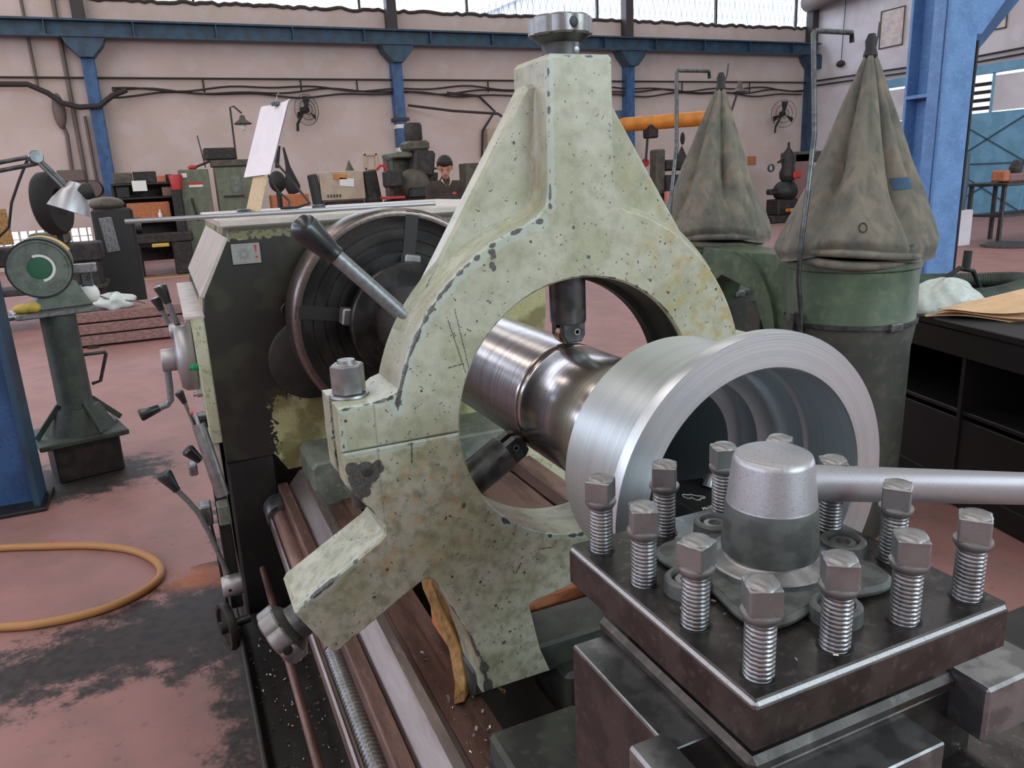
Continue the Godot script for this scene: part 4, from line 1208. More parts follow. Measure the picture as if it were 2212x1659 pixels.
func build_tool_post() -> void:
	var cx := 0.3565
	var cz := -0.377
	var yt := 1.222
	var tp := thing("tool_post", "four way steel tool post with twelve square head clamp screws and a silver lever", "tool post", V(cx, 1.15, cz))
	# top plate with chamfered bright edge, core, foot
	part(tp, "top_plate", G.new().box(V(cx, yt - 0.0011, cz), V(0.2065, 0.0022, 0.2085), 0.002), mats.post)
	part(tp, "edge_chamfer", G.new().box(V(cx, yt - 0.004, cz), V(0.2085, 0.0065, 0.2105), 0.003), mats.satin)
	part(tp, "plate_side", G.new().box(V(cx, yt - 0.0185, cz), V(0.209, 0.029, 0.211), 0.0015), mats.post_side)
	part(tp, "core", G.new().box(V(cx, 1.170, cz), V(0.150, 0.04, 0.150), 0.008), mats.post_side)
	part(tp, "foot_plate", G.new().box(V(cx, 1.1565, cz - 0.001), V(0.178, 0.013, 0.178), 0.004), mats.post_side)
	# twelve clamp screws
	var s := 0.0578
	for i in 4:
		for j in 4:
			if i in [1, 2] and j in [1, 2]:
				continue
			var p := V(0.2701 + i * s, yt, -0.2894 - j * s)
			var up := 0.0
			if j == 3 and i == 2:
				up = 0.004
			var sc := part(tp, "clamp_screw", G.new().thread(0.0090, 0.0011, 0.0029, -0.02, 0.037 + up, 22, Transform3D(Basis(), p)), mats.steel)
			var tw := rng.randf_range(-0.5, 0.5) + PI / 4
			var hb := Transform3D(Basis(V(0, 1, 0), tw), p + V(0, up, 0))
			var sq := []
			for q in [[-1, -1], [1, -1], [1, 1], [-1, 1]]:
				for e in 4:
					var an := atan2(q[1], q[0]) + (e - 1.5) * 0.22
					sq.append(Vector2(q[0], q[1]) * 0.0071 + Vector2(cos(an), sin(an)) * 0.0024)
			part(sc, "screw_head", G.new().prism(sq, 0.0415, 0.0580, 0.0008, hb * Transform3D(Basis(V(1, 0, 0), V(0, 0, -1), V(0, 1, 0)), Vector3.ZERO)).lathe([Vector2(0.0098, 0.0572), Vector2(0.0085, 0.0594), Vector2(0.005, 0.0608), Vector2(0, 0.0612)], 24, hb), mats.steel_worn)
			part(sc, "screw_collar", G.new().lathe([Vector2(0.0080, 0.0345), Vector2(0.0100, 0.0362), Vector2(0.0114, 0.0388), Vector2(0.0118, 0.0404), Vector2(0.0115, 0.0416), Vector2(0.0100, 0.0425), Vector2(0.007, 0.0425)], 26, hb), mats.steel_worn)
			part(sc, "screw_hole", G.new().lathe([Vector2(0.0088, 0.0004), Vector2(0.0106, 0.0006), Vector2(0.0108, 0.0)], 26, Transform3D(Basis(), p)), mats.black)
	# cast clamp plate with four lobes, bosses, collar, cone hub and lever
	var lobe := []
	for i in 120:
		var a := TAU * i / 120
		lobe.append(Vector2(cos(a), sin(a)) * (0.0665 + 0.0115 * cos(4.0 * (a - PI / 4)) + 0.002 * cos(8.0 * (a - PI / 4))))
	var UPZ := Basis(V(1, 0, 0), V(0, 0, -1), V(0, 1, 0))
	part(tp, "clamp_plate", G.new().prism(lobe, 0.0, 0.0075, 0.0028, Transform3D(UPZ, V(cx, yt, cz))), mats.iron_cast)
	for i in 4:
		var a := i * PI / 2 + 0.08
		var p := V(cx + cos(a) * 0.066, yt, cz + sin(a) * 0.066)
		var bo := part(tp, "boss", G.new().lathe([Vector2(0.0165, 0.0), Vector2(0.016, 0.0095), Vector2(0.0145, 0.011), Vector2(0.0118, 0.011), Vector2(0.0112, 0.009), Vector2(0.0112, 0.004), Vector2(0, 0.004)], 28, Transform3D(Basis(), p)), mats.iron_cast)
		part(bo, "socket_screw", G.new().lathe([Vector2(0.0095, 0.004), Vector2(0.0095, 0.0078), Vector2(0.0085, 0.0088), Vector2(0.0052, 0.0088), Vector2(0.005, 0.005), Vector2(0, 0.005)], 18, Transform3D(Basis(), p)), mats.steel_worn)
	part(tp, "collar", G.new().lathe([Vector2(0.0425, 0.0075), Vector2(0.0425, 0.011), Vector2(0.041, 0.0125), Vector2(0.033, 0.0145), Vector2(0.031, 0.017), Vector2(0, 0.017)], 56, Transform3D(Basis(), V(cx, yt, cz))), mats.steel)
	var hub := part(tp, "hub", G.new().lathe([Vector2(0.0300, 0.0165), Vector2(0.0328, 0.018), Vector2(0.0330, 0.022), Vector2(0.0312, 0.052), Vector2(0.0306, 0.0545)], 56, Transform3D(Basis(), V(cx, yt, cz))), mats.iron_cast)
	part(hub, "hub_cone", G.new().lathe([Vector2(0.0308, 0.0540), Vector2(0.0303, 0.0555), Vector2(0.0270, 0.084), Vector2(0.0256, 0.0880), Vector2(0.0235, 0.0892), Vector2(0, 0.0895)], 56, Transform3D(Basis(), V(cx, yt, cz))), mats.satin)
	var l0 := V(cx + 0.018, 1.2850, cz - 0.002)
	var l1 := V(0.790, 1.1585, -0.466)
	part(hub, "lever", G.new().lathe([Vector2(0, 0), Vector2(0.0095, 0), Vector2(0.0122, 0.012), Vector2(0.0132, 0.02), Vector2(0.0172, l0.distance_to(l1)), Vector2(0, l0.distance_to(l1))], 28, along(l0, l1 - l0)), mats.satin)
	# boring tool clamped along the right side of the post: grey shank behind, black holder with white lettering and bright insert in front
	var bt := thing("boring_tool", "square boring tool clamped along the tool post, black holder reaching into the cup", "cutting tool", V(0.475, 1.125, -0.45))
	part(bt, "shank", G.new().bx(V(0.442, 1.125, -0.50), V(0.505, 1.166, -0.266), 0.002), mats.steel)
	part(bt, "holder", G.new().prism([Vector2(0.4555, -0.498), Vector2(0.4555, -0.662), Vector2(0.470, -0.668), Vector2(0.500, -0.664), Vector2(0.531, -0.655), Vector2(0.531, -0.638), Vector2(0.514, -0.628), Vector2(0.512, -0.498)], -1.160, -1.128, 0.0012, Transform3D(Basis(V(1, 0, 0), V(0, 0, 1), V(0, -1, 0)), Vector3.ZERO)), mats.black)
	part(bt, "insert", G.new().prism([Vector2(0, 0), Vector2(0.018, 0.003), Vector2(0.014, 0.02), Vector2(0.002, 0.016)], -0.002, 0.004, 0.0005, Transform3D(UPZ, V(0.512, 1.162, -0.635))), mats.satin)
	part(bt, "insert_clamp", G.new().lathe([Vector2(0.0065, 0), Vector2(0.006, 0.012), Vector2(0.004, 0.015), Vector2(0, 0.015)], 14, along(V(0.507, 1.160, -0.634), V(0.5, 1, -0.2))), mats.steel)
	var tm := TextMesh.new()
	tm.text = "ALUTY"
	tm.font_size = 32
	tm.pixel_size = 0.00021
	tm.depth = 0.0004
	var lt := MeshInstance3D.new()
	lt.name = "lettering"
	lt.mesh = tm
	lt.material_override = mats.white
	lt.transform = Transform3D(UPZ, V(0.4755, 1.1604, -0.5905) - bt.position)
	bt.add_child(lt)
	var em := []
	for q in [[0.4745, -0.6265], [0.4715, -0.6300], [0.4690, -0.6290], [0.4675, -0.6245], [0.4690, -0.6190], [0.4720, -0.6175], [0.4745, -0.6195], [0.4735, -0.6150], [0.4745, -0.6105], [0.4780, -0.6095], [0.4810, -0.6125], [0.4855, -0.6110], [0.4870, -0.6130], [0.4850, -0.6165], [0.4815, -0.6190], [0.4795, -0.6225], [0.4785, -0.6255], [0.4745, -0.6265]]:
		em.append(V(q[0], 1.1605, q[1]))
	part(bt, "emblem", G.new().tube(em, 0.0005, 4, false), mats.white)
	# slides under the post
	var cs := thing("compound_slide", "grey steel compound slide carrying the tool post", "slide", V(0.34, 0.98, -0.37))
	part(cs, "slide_block", G.new().bx(V(0.24, 1.04, -0.458), V(0.470, 1.150, -0.292), 0.0012), mats.post_side)
	part(cs, "slide_top", G.new().bx(V(0.241, 1.146, -0.457), V(0.300, 1.1508, -0.33), 0.0008), mats.steel)
	part(cs, "end_block", G.new().bx(V(0.272, 1.10, -0.294), V(0.399, 1.1465, -0.262), 0.0012), mats.steel)
	part(cs, "stop_block", G.new().bx(V(0.218, 1.10, -0.345), V(0.245, 1.153, -0.30), 0.002), mats.steel)
	part(cs, "lower_slide", G.new().bx(V(0.25, 0.98, -0.46), V(0.62, 1.092, -0.24), 0.002), mats.post_side)
	var sd := thing("carriage", "dark greenish carriage saddle lying across the lathe bed", "carriage", V(0.53, 0.73, -0.45))
	part(sd, "saddle", G.new().prism([Vector2(0.186, 0.713), Vector2(0.186, 0.80), Vector2(0.2, 0.81), Vector2(0.86, 0.81), Vector2(0.89, 0.79), Vector2(0.89, 0.737), Vector2(0.80, 0.737), Vector2(0.788, 0.722), Vector2(0.34, 0.722), Vector2(0.288, 0.708), Vector2(0.262, 0.744), Vector2(0.246, 0.744), Vector2(0.213, 0.713)], -0.62, -0.1, 0.004), mats.saddle)
	part(sd, "saddle_wing", G.new().bx(V(0.29, 0.745, -0.80), V(0.42, 0.80, -0.60), 0.006), mats.saddle)
	part(sd, "saddle_wing", G.new().bx(V(0.68, 0.738, -0.80), V(0.86, 0.80, -0.60), 0.006), mats.paint_grey)
	part(sd, "cross_slide", G.new().bx(V(0.24, 0.81, -0.5), V(0.88, 0.98, -0.22), 0.004), mats.base_dark)


func build_left_front() -> void:
	# blue steel column at the edge of the frame
	var bc := thing("blue_column", "blue steel column with flanges darkened for shade standing beside the bench grinder", "column", V(-0.9, 0, -4.36))
	part(bc, "web", G.new().bx(V(-1.26, 0, -4.38), V(-0.80, 6.5, -4.34), 0.004), mats.blue_col)
	part(bc, "flange", G.new().bx(V(-0.80, 0, -4.48), V(-0.772, 6.5, -4.24), 0.004), mats.blue_dark)  # darker blue puts the shade of this side into the colour
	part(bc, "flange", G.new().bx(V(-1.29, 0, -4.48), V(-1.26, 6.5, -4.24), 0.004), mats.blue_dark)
	part(bc, "base_plate", G.new().bx(V(-1.34, 0, -4.52), V(-0.74, 0.02, -4.20), 0.004), mats.base_dark)
	# pedestal grinder
	var gr := thing("pedestal_grinder", "dusty green pedestal grinder with round grey wheel guard", "grinder", V(-0.6, 0, -4.78))
	part(gr, "floor_block", G.new().box(V(-0.60, 0.105, -4.78), V(0.33, 0.21, 0.32), 0.008, Basis(V(0, 1, 0), 0.25)), mats.machine_dark)
	part(gr, "base_flange", G.new().box(V(-0.61, 0.225, -4.78), V(0.44, 0.03, 0.42), 0.006, Basis(V(0, 1, 0), 0.25)), mats.grinder_green)
	var col := G.new().lathe([Vector2(0.18, 0.24), Vector2(0.118, 0.375), Vector2(0.10, 0.38), Vector2(0.09, 0.40), Vector2(0.088, 0.90), Vector2(0.0, 0.90)], 8, Transform3D(Basis(V(0, 1, 0), 0.25), V(-0.60, 0, -4.80)))
	part(gr, "column", col, mats.grinder_green)
	for i in 4:
		var a := i * PI / 2 + 0.25 + PI / 4
		part(gr, "gusset", G.new().bar(V(-0.60 + cos(a) * 0.09, 0.40, -4.80 + sin(a) * 0.09), V(-0.60 + cos(a) * 0.235, 0.245, -4.80 + sin(a) * 0.235), 0.012, 0.03), mats.grinder_green)
	part(gr, "table", G.new().box(V(-0.62, 0.912, -4.86), V(0.40, 0.025, 0.32), 0.005, Basis(V(0, 1, 0), 0.25)), mats.steel)
	part(gr, "tool_rest_bar", G.new().tube([V(-1.02, 0.90, -4.75), V(-0.66, 0.915, -4.70)], 0.012, 8), mats.steel)
	part(gr, "tray_hook", G.new().tube([V(-0.51, 0.66, -4.80), V(-0.40, 0.665, -4.78), V(-0.40, 0.655, -4.78), V(-0.455, 0.50, -4.80), V(-0.50, 0.49, -4.80)], 0.01, 6), mats.gunmetal)
	part(gr, "motor_foot", G.new().prism([Vector2(-0.14, 0.0), Vector2(0.16, 0.0), Vector2(0.10, 0.14), Vector2(-0.06, 0.14)], -0.07, 0.07, 0.006, Transform3D(Basis(V(0, 1, 0), 0.3), V(-0.60, 0.925, -4.90))), mats.paint_grey)
	var ax := along(V(-0.645, 1.152, -4.88), V(0.08, 0, 1))
	var gd := part(gr, "wheel_guard", G.new().lathe([Vector2(0.0, -0.02), Vector2(0.15, -0.02), Vector2(0.158, -0.012), Vector2(0.158, 0.075), Vector2(0.153, 0.08), Vector2(0.138, 0.08), Vector2(0.135, 0.072), Vector2(0.06, 0.070), Vector2(0.058, 0.060), Vector2(0, 0.058)], 48, ax), mats.paint_grey)
	part(gd, "guard_lip", G.new().lathe([Vector2(0.150, 0.0795), Vector2(0.159, 0.0795), Vector2(0.159, 0.084), Vector2(0.150, 0.084), Vector2(0.150, 0.0795)], 48, ax), mats.rubber)
	part(gd, "white_ring", G.new().lathe([Vector2(0.060, 0.0715), Vector2(0.074, 0.0715), Vector2(0.074, 0.0735), Vector2(0.060, 0.0735)], 36, ax, 1.2, 4.6), mats.white)
	part(gd, "green_disc", G.new().lathe([Vector2(0.058, 0.0665), Vector2(0.05, 0.068), Vector2(0, 0.068)], 30, ax), M(C(44, 96, 70), 0.6))
	part(gr, "motor", G.new().lathe([Vector2(0, -0.34), Vector2(0.085, -0.34), Vector2(0.1, -0.32), Vector2(0.1, -0.04), Vector2(0.09, -0.02), Vector2(0, -0.02)], 28, ax), mats.paint_grey)
	part(gr, "far_guard", G.new().lathe([Vector2(0, -0.44), Vector2(0.15, -0.44), Vector2(0.155, -0.43), Vector2(0.155, -0.36), Vector2(0.15, -0.35), Vector2(0, -0.35)], 36, ax), mats.paint_grey)
	part(gr, "spark_arm", G.new().bx(V(-0.50, 1.10, -4.98), V(-0.38, 1.15, -4.90), 0.006), mats.steel_worn)
	part(gr, "spark_arm", G.new().bx(V(-0.47, 1.02, -4.98), V(-0.41, 1.12, -4.93), 0.006), mats.gunmetal)
	solo("work_glove", "yellow and white rag lying on the grinder table", "rag", G.new().ball(V(-0.745, 0.945, -4.80), V(0.06, 0.028, 0.05), 12, 8).ball(V(-0.705, 0.95, -4.78), V(0.04, 0.03, 0.04), 10, 8), mats.yellow)
	solo("yellow_cap", "yellow plastic guard on top of the grinder wheel", "guard", G.new().surf(16, 6, func(a: float, b: float) -> Vector3: return V(-0.645 + cos(0.5 + a * 1.3) * 0.165, 1.152 + sin(0.5 + a * 1.3) * 0.165, -5.02 + b * 0.14)), mats.yellow)
	solo("white_rag", "crumpled white rag hanging beside the grinder motor", "rag", G.new().ball(V(-0.44, 0.985, -4.96), V(0.05, 0.06, 0.04), 10, 8, Basis(V(0, 0, 1), 0.5)), mats.white)
	# hose loop on the floor
	var hp := []
	var raw := [V(-1.5, 0.016, -4.05), V(-0.88, 0.016, -3.79), V(-0.69, 0.016, -3.70), V(-0.50, 0.016, -3.60), V(-0.345, 0.016, -3.47), V(-0.25, 0.016, -3.32), V(-0.217, 0.016, -3.19), V(-0.24, 0.016, -3.095), V(-0.316, 0.016, -3.015), V(-0.425, 0.016, -2.968), V(-0.576, 0.016, -2.965), V(-0.76, 0.016, -3.02), V(-1.3, 0.016, -3.3)]
	var cv := Curve3D.new()
	for i in raw.size():
		var t: Vector3 = (raw[min(i + 1, raw.size() - 1)] - raw[max(i - 1, 0)]) / 6.0
		cv.add_point(raw[i], -t, t)
	cv.bake_interval = 0.03
	for p in cv.get_baked_points():
		hp.append(p)
	solo("air_hose", "tan rubber hose lying in a loop on the red floor", "hose", G.new().tube(hp, 0.016, 10), mats.hose)
	# desk lamp reaching in from the left
	var lp := thing("desk_lamp", "grey swing arm lamp with bell shade reaching in over the lathe", "lamp", V(-1.04, 0, -2.22))
	for o in [[V(-1.02, 1.475, -2.22), V(-0.228, 1.592, -1.935), 0.0045], [V(-1.02, 1.455, -2.22), V(-0.222, 1.577, -1.93), 0.0045], [V(-1.0, 1.50, -2.22), V(-0.30, 1.556, -1.96), 0.003]]:
		part(lp, "arm", G.new().tube([o[0], o[1]], o[2], 8), mats.gunmetal)
	part(lp, "elbow", G.new().lathe([Vector2(0, 0), Vector2(0.013, 0), Vector2(0.014, 0.004), Vector2(0.014, 0.018), Vector2(0.012, 0.022), Vector2(0, 0.022)], 18, along(V(-0.226, 1.588, -1.942), V(0.3, 0.1, 1))), mats.gunmetal)
	part(lp, "arm", G.new().tube([V(-0.224, 1.585, -1.93), V(-0.176, 1.522, -1.89)], 0.0042, 8), mats.gunmetal)
	part(lp, "arm", G.new().tube([V(-0.216, 1.586, -1.93), V(-0.168, 1.523, -1.89)], 0.0042, 8), mats.gunmetal)
	part(lp, "shade", G.new().lathe([Vector2(0.0, 0.062), Vector2(0.014, 0.060), Vector2(0.018, 0.046), Vector2(0.024, 0.040), Vector2(0.036, 0.016), Vector2(0.041, 0.0), Vector2(0.0395, 0.0), Vector2(0.034, 0.016), Vector2(0.0, 0.036)], 32, along(V(-0.176, 1.478, -1.875), V(0.32, 0.75, -0.05))), mats.satin)
	part(lp, "socket", G.new().lathe([Vector2(0, 0), Vector2(0.015, 0), Vector2(0.017, 0.02), Vector2(0.015, 0.032), Vector2(0, 0.034)], 18, along(V(-0.155, 1.512, -1.875), V(0.8, 0.15, 0))), mats.rubber)
	part(lp, "cord", G.new().tube([V(-0.24, 1.585, -1.94), V(-0.262, 1.545, -1.94), V(-0.285, 1.50, -1.945), V(-0.30, 1.45, -1.95), V(-0.36, 1.40, -1.98)], 0.003, 6), mats.rubber)
	part(lp, "stand", G.new().tube([V(-1.02, 1.475, -2.22), V(-1.04, 1.0, -2.22), V(-1.04, 0.0, -2.22)], 0.014, 8), mats.gunmetal)
	part(lp, "stand_foot", G.new().lathe([Vector2(0.16, 0), Vector2(0.16, 0.02), Vector2(0.03, 0.04), Vector2(0, 0.04)], 28, Transform3D(Basis(), V(-1.04, 0, -2.22))), mats.gunmetal)
	# stack of timber on the floor behind
	var k := 0
	for r in [[0.02, 0.13, 3], [0.14, 0.25, 3], [0.26, 0.37, 3]]:
		for j in 3:
			var zz := -9.5 + j * 0.24
			solo("timber_beam", "old reddish timber beam stacked behind the grinder", "timber", G.new().box(V(-0.32 + rng.randf_range(-0.03, 0.03), (r[0] + r[1]) / 2, zz), V(1.55, r[1] - r[0] - 0.006, 0.22), 0.008, Basis(V(0, 1, 0), rng.randf_range(-0.02, 0.02))), mats.wood_old, "timber beams stacked on the floor")
	for x in [-0.85, 0.2]:
		solo("timber_skid", "dark timber skid under the beam stack end towards the blue column" if x < 0.0 else "dark timber skid under the beam stack end behind the headstock", "timber", G.new().bx(V(x - 0.05, 0, -9.65), V(x + 0.05, 0.02, -8.85), 0.003), mats.machine_dark, "skids under the timber stack")
	solo("clear_sack", "crumpled clear plastic sack tied with wire on the timber", "sack", G.new().surf(24, 16, func(a: float, b: float) -> Vector3:
		var th := a * TAU
		var ph := b * PI
		var rr := 1.0 + 0.14 * sin(th * 5.0 + b * 7.0) + 0.1 * sin(th * 3.0 - b * 11.0)
		return V(-0.60 + sin(ph) * cos(th) * 0.20 * rr, 0.43 + cos(ph) * 0.09 * rr, -9.1 + sin(ph) * sin(th) * 0.16 * rr), true), mats.plastic)
	solo("wire_loop", "bent rusty wire handle standing up from the plastic sack", "wire", G.new().tube([V(-0.86, 0.37, -9.0), V(-0.86, 0.52, -9.0), V(-0.78, 0.56, -9.0), V(-0.62, 0.47, -8.98), V(-0.36, 0.43, -8.98), V(-0.30, 0.40, -9.0)], 0.01, 6), mats.pipe)


func cloth_bag(c0: Vector3, y0: float, y1: float, r: float, ph: float) -> G:
	# tall filter bag hung from a point and gathered at the drum: long folds run up to the tip
	return G.new().surf(120, 48, func(a: float, b: float) -> Vector3: return bag_point(c0, y0, y1, r, ph, creases, a, b))


# deep creases [angle, depth, width, drift up the bag]
var creases := [[1.95, 0.62, 0.24, -0.12], [3.20, 0.55, 0.26, 0.15], [1.25, 0.25, 0.22, 0.1], [2.6, 0.12, 0.15, 0.0], [4.4, 0.4, 0.25, 0.0], [5.6, 0.4, 0.25, 0.0], [0.3, 0.3, 0.25, 0.0]]


func bag_point(c0: Vector3, y0: float, y1: float, r: float, ph: float, cr: Array, a: float, b: float) -> Vector3:
	var th := a * TAU
	var t: float = clamp(b, 0.0, 1.0)
	var prof: float = pow(1.0 - t, 0.88) + 0.05
	prof *= 0.88 + 0.12 * smoothstep(0.0, 0.08, t)
	var dip := 0.0
	for c in cr:
		var q: float = abs(wrapf(th + ph - c[0] - c[3] * t, -PI, PI))
		dip += c[1] * exp(-pow(q / (c[2] * (0.7 + 0.9 * t)), 1.2))
	var env := smoothstep(0.0, 0.45, t) * 0.9 + 0.1
	var wr := 0.022 * sin(th * 7.0 + t * 9.0) * (1.0 - t) + 0.012 * sin(th * 13.0 - t * 21.0) + 0.02 * sin(t * 26.0 + th * 2.0) * (1.0 - t) * (1.0 - t)
	var rr: float = r * prof * (1.08 - dip * env + wr)
	var lean := 0.05 * t
	return V(c0.x + cos(th) * rr + lean, y0 + (y1 - y0) * t + 0.02 * sin(th * 3.0 + ph) * (1.0 - t), c0.z + sin(th) * rr - lean * 0.6)


func dust_unit(at: Vector3, label: String, ph: float) -> Node3D:
	var du := thing("dust_collector", label, "dust collector", V(at.x, 0, at.z), "twin dust collectors")
	var T := Transform3D(Basis(), V(at.x, 0, at.z))
	part(du, "drum", G.new().lathe([Vector2(0.238, 0.90), Vector2(0.243, 0.905), Vector2(0.238, 0.918), Vector2(0.238, 1.105), Vector2(0.246, 1.112), Vector2(0.246, 1.138), Vector2(0.238, 1.145), Vector2(0.22, 1.145)], 56, T), mats.green)
	part(du, "lower_bag", G.new().lathe([Vector2(0.235, 0.915), Vector2(0.240, 0.89), Vector2(0.228, 0.80), Vector2(0.226, 0.4), Vector2(0.215, 0.12), Vector2(0.18, 0.0), Vector2(0, 0)], 40, T), mats.bag_grey)
	part(du, "strap", G.new().lathe([Vector2(0.2435, 0.893), Vector2(0.2465, 0.895), Vector2(0.2465, 0.912), Vector2(0.2435, 0.914)], 48, T), mats.gunmetal)
	part(du, "buckle", G.new().bx(V(at.x - 0.06, 0.888, at.z + 0.236), V(at.x + 0.0, 0.918, at.z + 0.254), 0.003), mats.steel)
	# gathered hem: two wrinkled rolls of cloth
	for k in 3:
		var pts := []
		for i in 61:
			var a := TAU * i / 60
			var rr := 0.247 + 0.012 * sin(a * 3.0 + k) + 0.02 * (k % 2)
			pts.append(V(at.x + cos(a) * rr, 1.150 + 0.021 * k + 0.014 * sin(a * 2.0 + k * 2.1 + ph), at.z + sin(a) * rr))
		part(du, "hem_roll", G.new().tube(pts, 0.018 - 0.003 * k, 8), mats.canvas)
	part(du, "filter_bag", cloth_bag(at, 1.16, 1.90, 0.278, ph), mats.canvas)
	# bent steel hanger
	var b := V(at.x - 0.25, 0.86, at.z - 0.035)
	part(du, "hanger", G.new().tube([b + V(0.0, -0.08, 0.04), b + V(-0.02, 0.10, 0.05), b + V(-0.055, 0.22, 0.065), b + V(-0.06, 0.32, 0.07), b + V(-0.04, 0.50, 0.07), b + V(0.02, 0.75, 0.03), b + V(0.085, 1.10, -0.065), b + V(0.095, 1.112, -0.07), b + V(0.30, 1.115, -0.09), b + V(0.305, 1.08, -0.09)], 0.0095, 8), mats.gunmetal)
	part(du, "hanger_foot", G.new().bx(b + V(-0.028, -0.08, 0.0), b + V(0.006, 0.09, 0.022), 0.003), mats.gunmetal)
	part(du, "bag_tip", G.new().lathe([Vector2(0.016, 1.86), Vector2(0.026, 1.88), Vector2(0.019, 1.905), Vector2(0.022, 1.93), Vector2(0.012, 1.955), Vector2(0, 1.957)], 14, Transform3D(Basis(), V(at.x + 0.05, 0, at.z - 0.03))), mats.rubber)
	part(du, "tie_wire", G.new().tube([V(at.x + 0.06, 1.92, at.z - 0.03), V(at.x + 0.085, 1.92, at.z - 0.04), V(at.x + 0.10, 1.95, at.z - 0.045), V(at.x + 0.11, 2.0, at.z - 0.05)], 0.004, 5), mats.steel_dark)
	return du


func build_right_front() -> void:
	var d1 := dust_unit(V(2.44, 0, -2.20), "green drum dust collector with tall grey filter bag beside the black bench", 0.3)
	var d2 := dust_unit(V(2.56, 0, -3.20), "green drum dust collector with grey filter bag behind its twin", 1.25)
	# patches sewn on the nearer bag and a marker ring
	part(d1, "blue_patch", G.new().surf(8, 6, func(a: float, b: float) -> Vector3:
		var p := bag_point(V(2.44, 0, -2.20), 1.16, 1.90, 0.278, 0.3, creases, 0.185 + a * 0.055, 0.335 + b * 0.055)
		return p + V(p.x - 2.45, 0, p.z + 2.2).normalized() * 0.003), mats.canvas_blue)
	var mk := []
	for i in 17:
		var a := TAU * i / 16
		var p := bag_point(V(2.44, 0, -2.20), 1.16, 1.90, 0.278, 0.3, creases, 0.369 + cos(a) * 0.0075, 0.135 + sin(a) * 0.022)
		mk.append(p + V(p.x - 2.45, 0, p.z + 2.2).normalized() * 0.002)
	part(d1, "marker_ring", G.new().tube(mk, 0.0022, 4, false), mats.black)
	# blower housing and duct joining the two drums
	var bl := thing("blower_duct", "curved green sheet metal duct between the two dust collector drums", "duct", V(2.46, 0, -2.7))
	part(bl, "duct", G.new().surf(20, 4, func(a: float, b: float) -> Vector3:
		var t := a * PI * 0.5
		return V(2.32 + 0.08 * b * 2.0, 1.14 - 0.36 * (1.0 - cos(t)) * 1.0, -2.78 + 0.30 * sin(t))), mats.green)
	part(bl, "housing", G.new().prism([Vector2(-0.30, 0.78), Vector2(-0.30, 1.14), Vector2(0.30, 1.14), Vector2(0.30, 0.60), Vector2(0.18, 0.70), Vector2(0.05, 0.97), Vector2(-0.16, 1.02), Vector2(-0.22, 0.98)], -0.09, 0.09, 0.004, Transform3D(Basis(V(0, 0, 1), V(0, 1, 0), V(-1, 0, 0)), V(2.43, 0, -2.70))), mats.green)
	part(bl, "stand_post", G.new().bx(V(2.40, 0, -2.76), V(2.48, 0.9, -2.66), 0.004), mats.bag_grey)
	# blue crane column on the right
	var rc := thing("crane_column", "tall bright blue steel column with a bracket at its top", "column", V(6.2, 0, -4.75))
	var B := Basis(V(0, 1, 0), -0.12)
	part(rc, "flange", G.new().box(V(6.16, 3.6, -4.62), V(0.30, 7.2, 0.03), 0.004, B), mats.blue)
	part(rc, "flange", G.new().box(V(6.26, 3.6, -5.05), V(0.30, 7.2, 0.03), 0.004, B), mats.blue)
	part(rc, "web", G.new().box(V(6.22, 3.6, -4.84), V(0.025, 7.2, 0.42), 0.002, B), mats.blue)
	part(rc, "side_channel", G.new().box(V(6.02, 3.6, -4.72), V(0.02, 7.2, 0.12), 0.002, B), mats.blue)
	for y in [0.9, 2.02]:
		part(rc, "stiffener", G.new().box(V(6.22, y, -4.84), V(0.28, 0.03, 0.40), 0.003, B), mats.blue)
	part(rc, "bracket", G.new().prism([Vector2(0, 0), Vector2(0.10, 0), Vector2(0.62, 0.62), Vector2(0.62, 1.2), Vector2(0, 1.2)], -0.10, 0.10, 0.004, Transform3D(B, V(6.30, 2.47, -4.72))), mats.blue)
	part(rc, "bracket_lip", G.new().bar(V(6.38, 2.455, -4.70), V(6.98, 3.09, -4.60), 0.26, 0.03, V(0, 0, 1)), mats.blue_col)
	part(rc, "cable", G.new().tube([V(6.33, 0.3, -4.60), V(6.335, 1.5, -4.60), V(6.34, 2.42, -4.60)], 0.014, 6), mats.rubber)
	part(rc, "conduit", G.new().tube([V(6.05, 0.2, -4.63), V(6.05, 1.9, -4.63), V(6.06, 1.95, -4.63), V(6.06, 7.0, -4.63)], 0.012, 6), mats.pipe)
	part(rc, "base_plate", G.new().box(V(6.21, 0.0125, -4.83), V(0.6, 0.025, 0.7), 0.004, B), mats.blue_col)
	# long black bench facing the lathe, with cardboard, plastic and hose on top
	var cb := thing("black_bench", "long black steel bench with dark open shelves beside the dust collector", "bench", V(3.2, 0, -1.9))
	var A := V(3.10, 0, -2.46)
	var e1 := V(-0.237, 0, 0.971)
	var e2 := V(0.971, 0, 0.237)
	var Bc := Basis(e2, V(0, 1, 0), e1)
	part(cb, "top_board", G.new().box(A + e1 * 0.35 + e2 * 0.45 + V(0, 0.803, 0), V(0.92, 0.03, 1.9), 0.004, Bc), mats.black)
	for y in [0.10, 0.43]:
		part(cb, "shelf", G.new().box(A + e1 * 0.35 + e2 * 0.45 + V(0, y, 0), V(0.86, 0.02, 1.84), 0.004, Bc), mats.black)
	part(cb, "back_panel", G.new().box(A + e1 * 0.35 + e2 * 0.89 + V(0, 0.40, 0), V(0.02, 0.78, 1.86), 0.003, Bc), mats.black)
	for q in [-0.59, 0.36, 1.29]:
		part(cb, "upright", G.new().box(A + e1 * q + e2 * 0.45 + V(0, 0.394, 0), V(0.88, 0.788, 0.02), 0.003, Bc), mats.black)
	part(cb, "kick_panel", G.new().box(A + e1 * 0.35 + e2 * 0.03 + V(0, 0.20, 0), V(0.016, 0.40, 1.84), 0.003, Bc), mats.black)
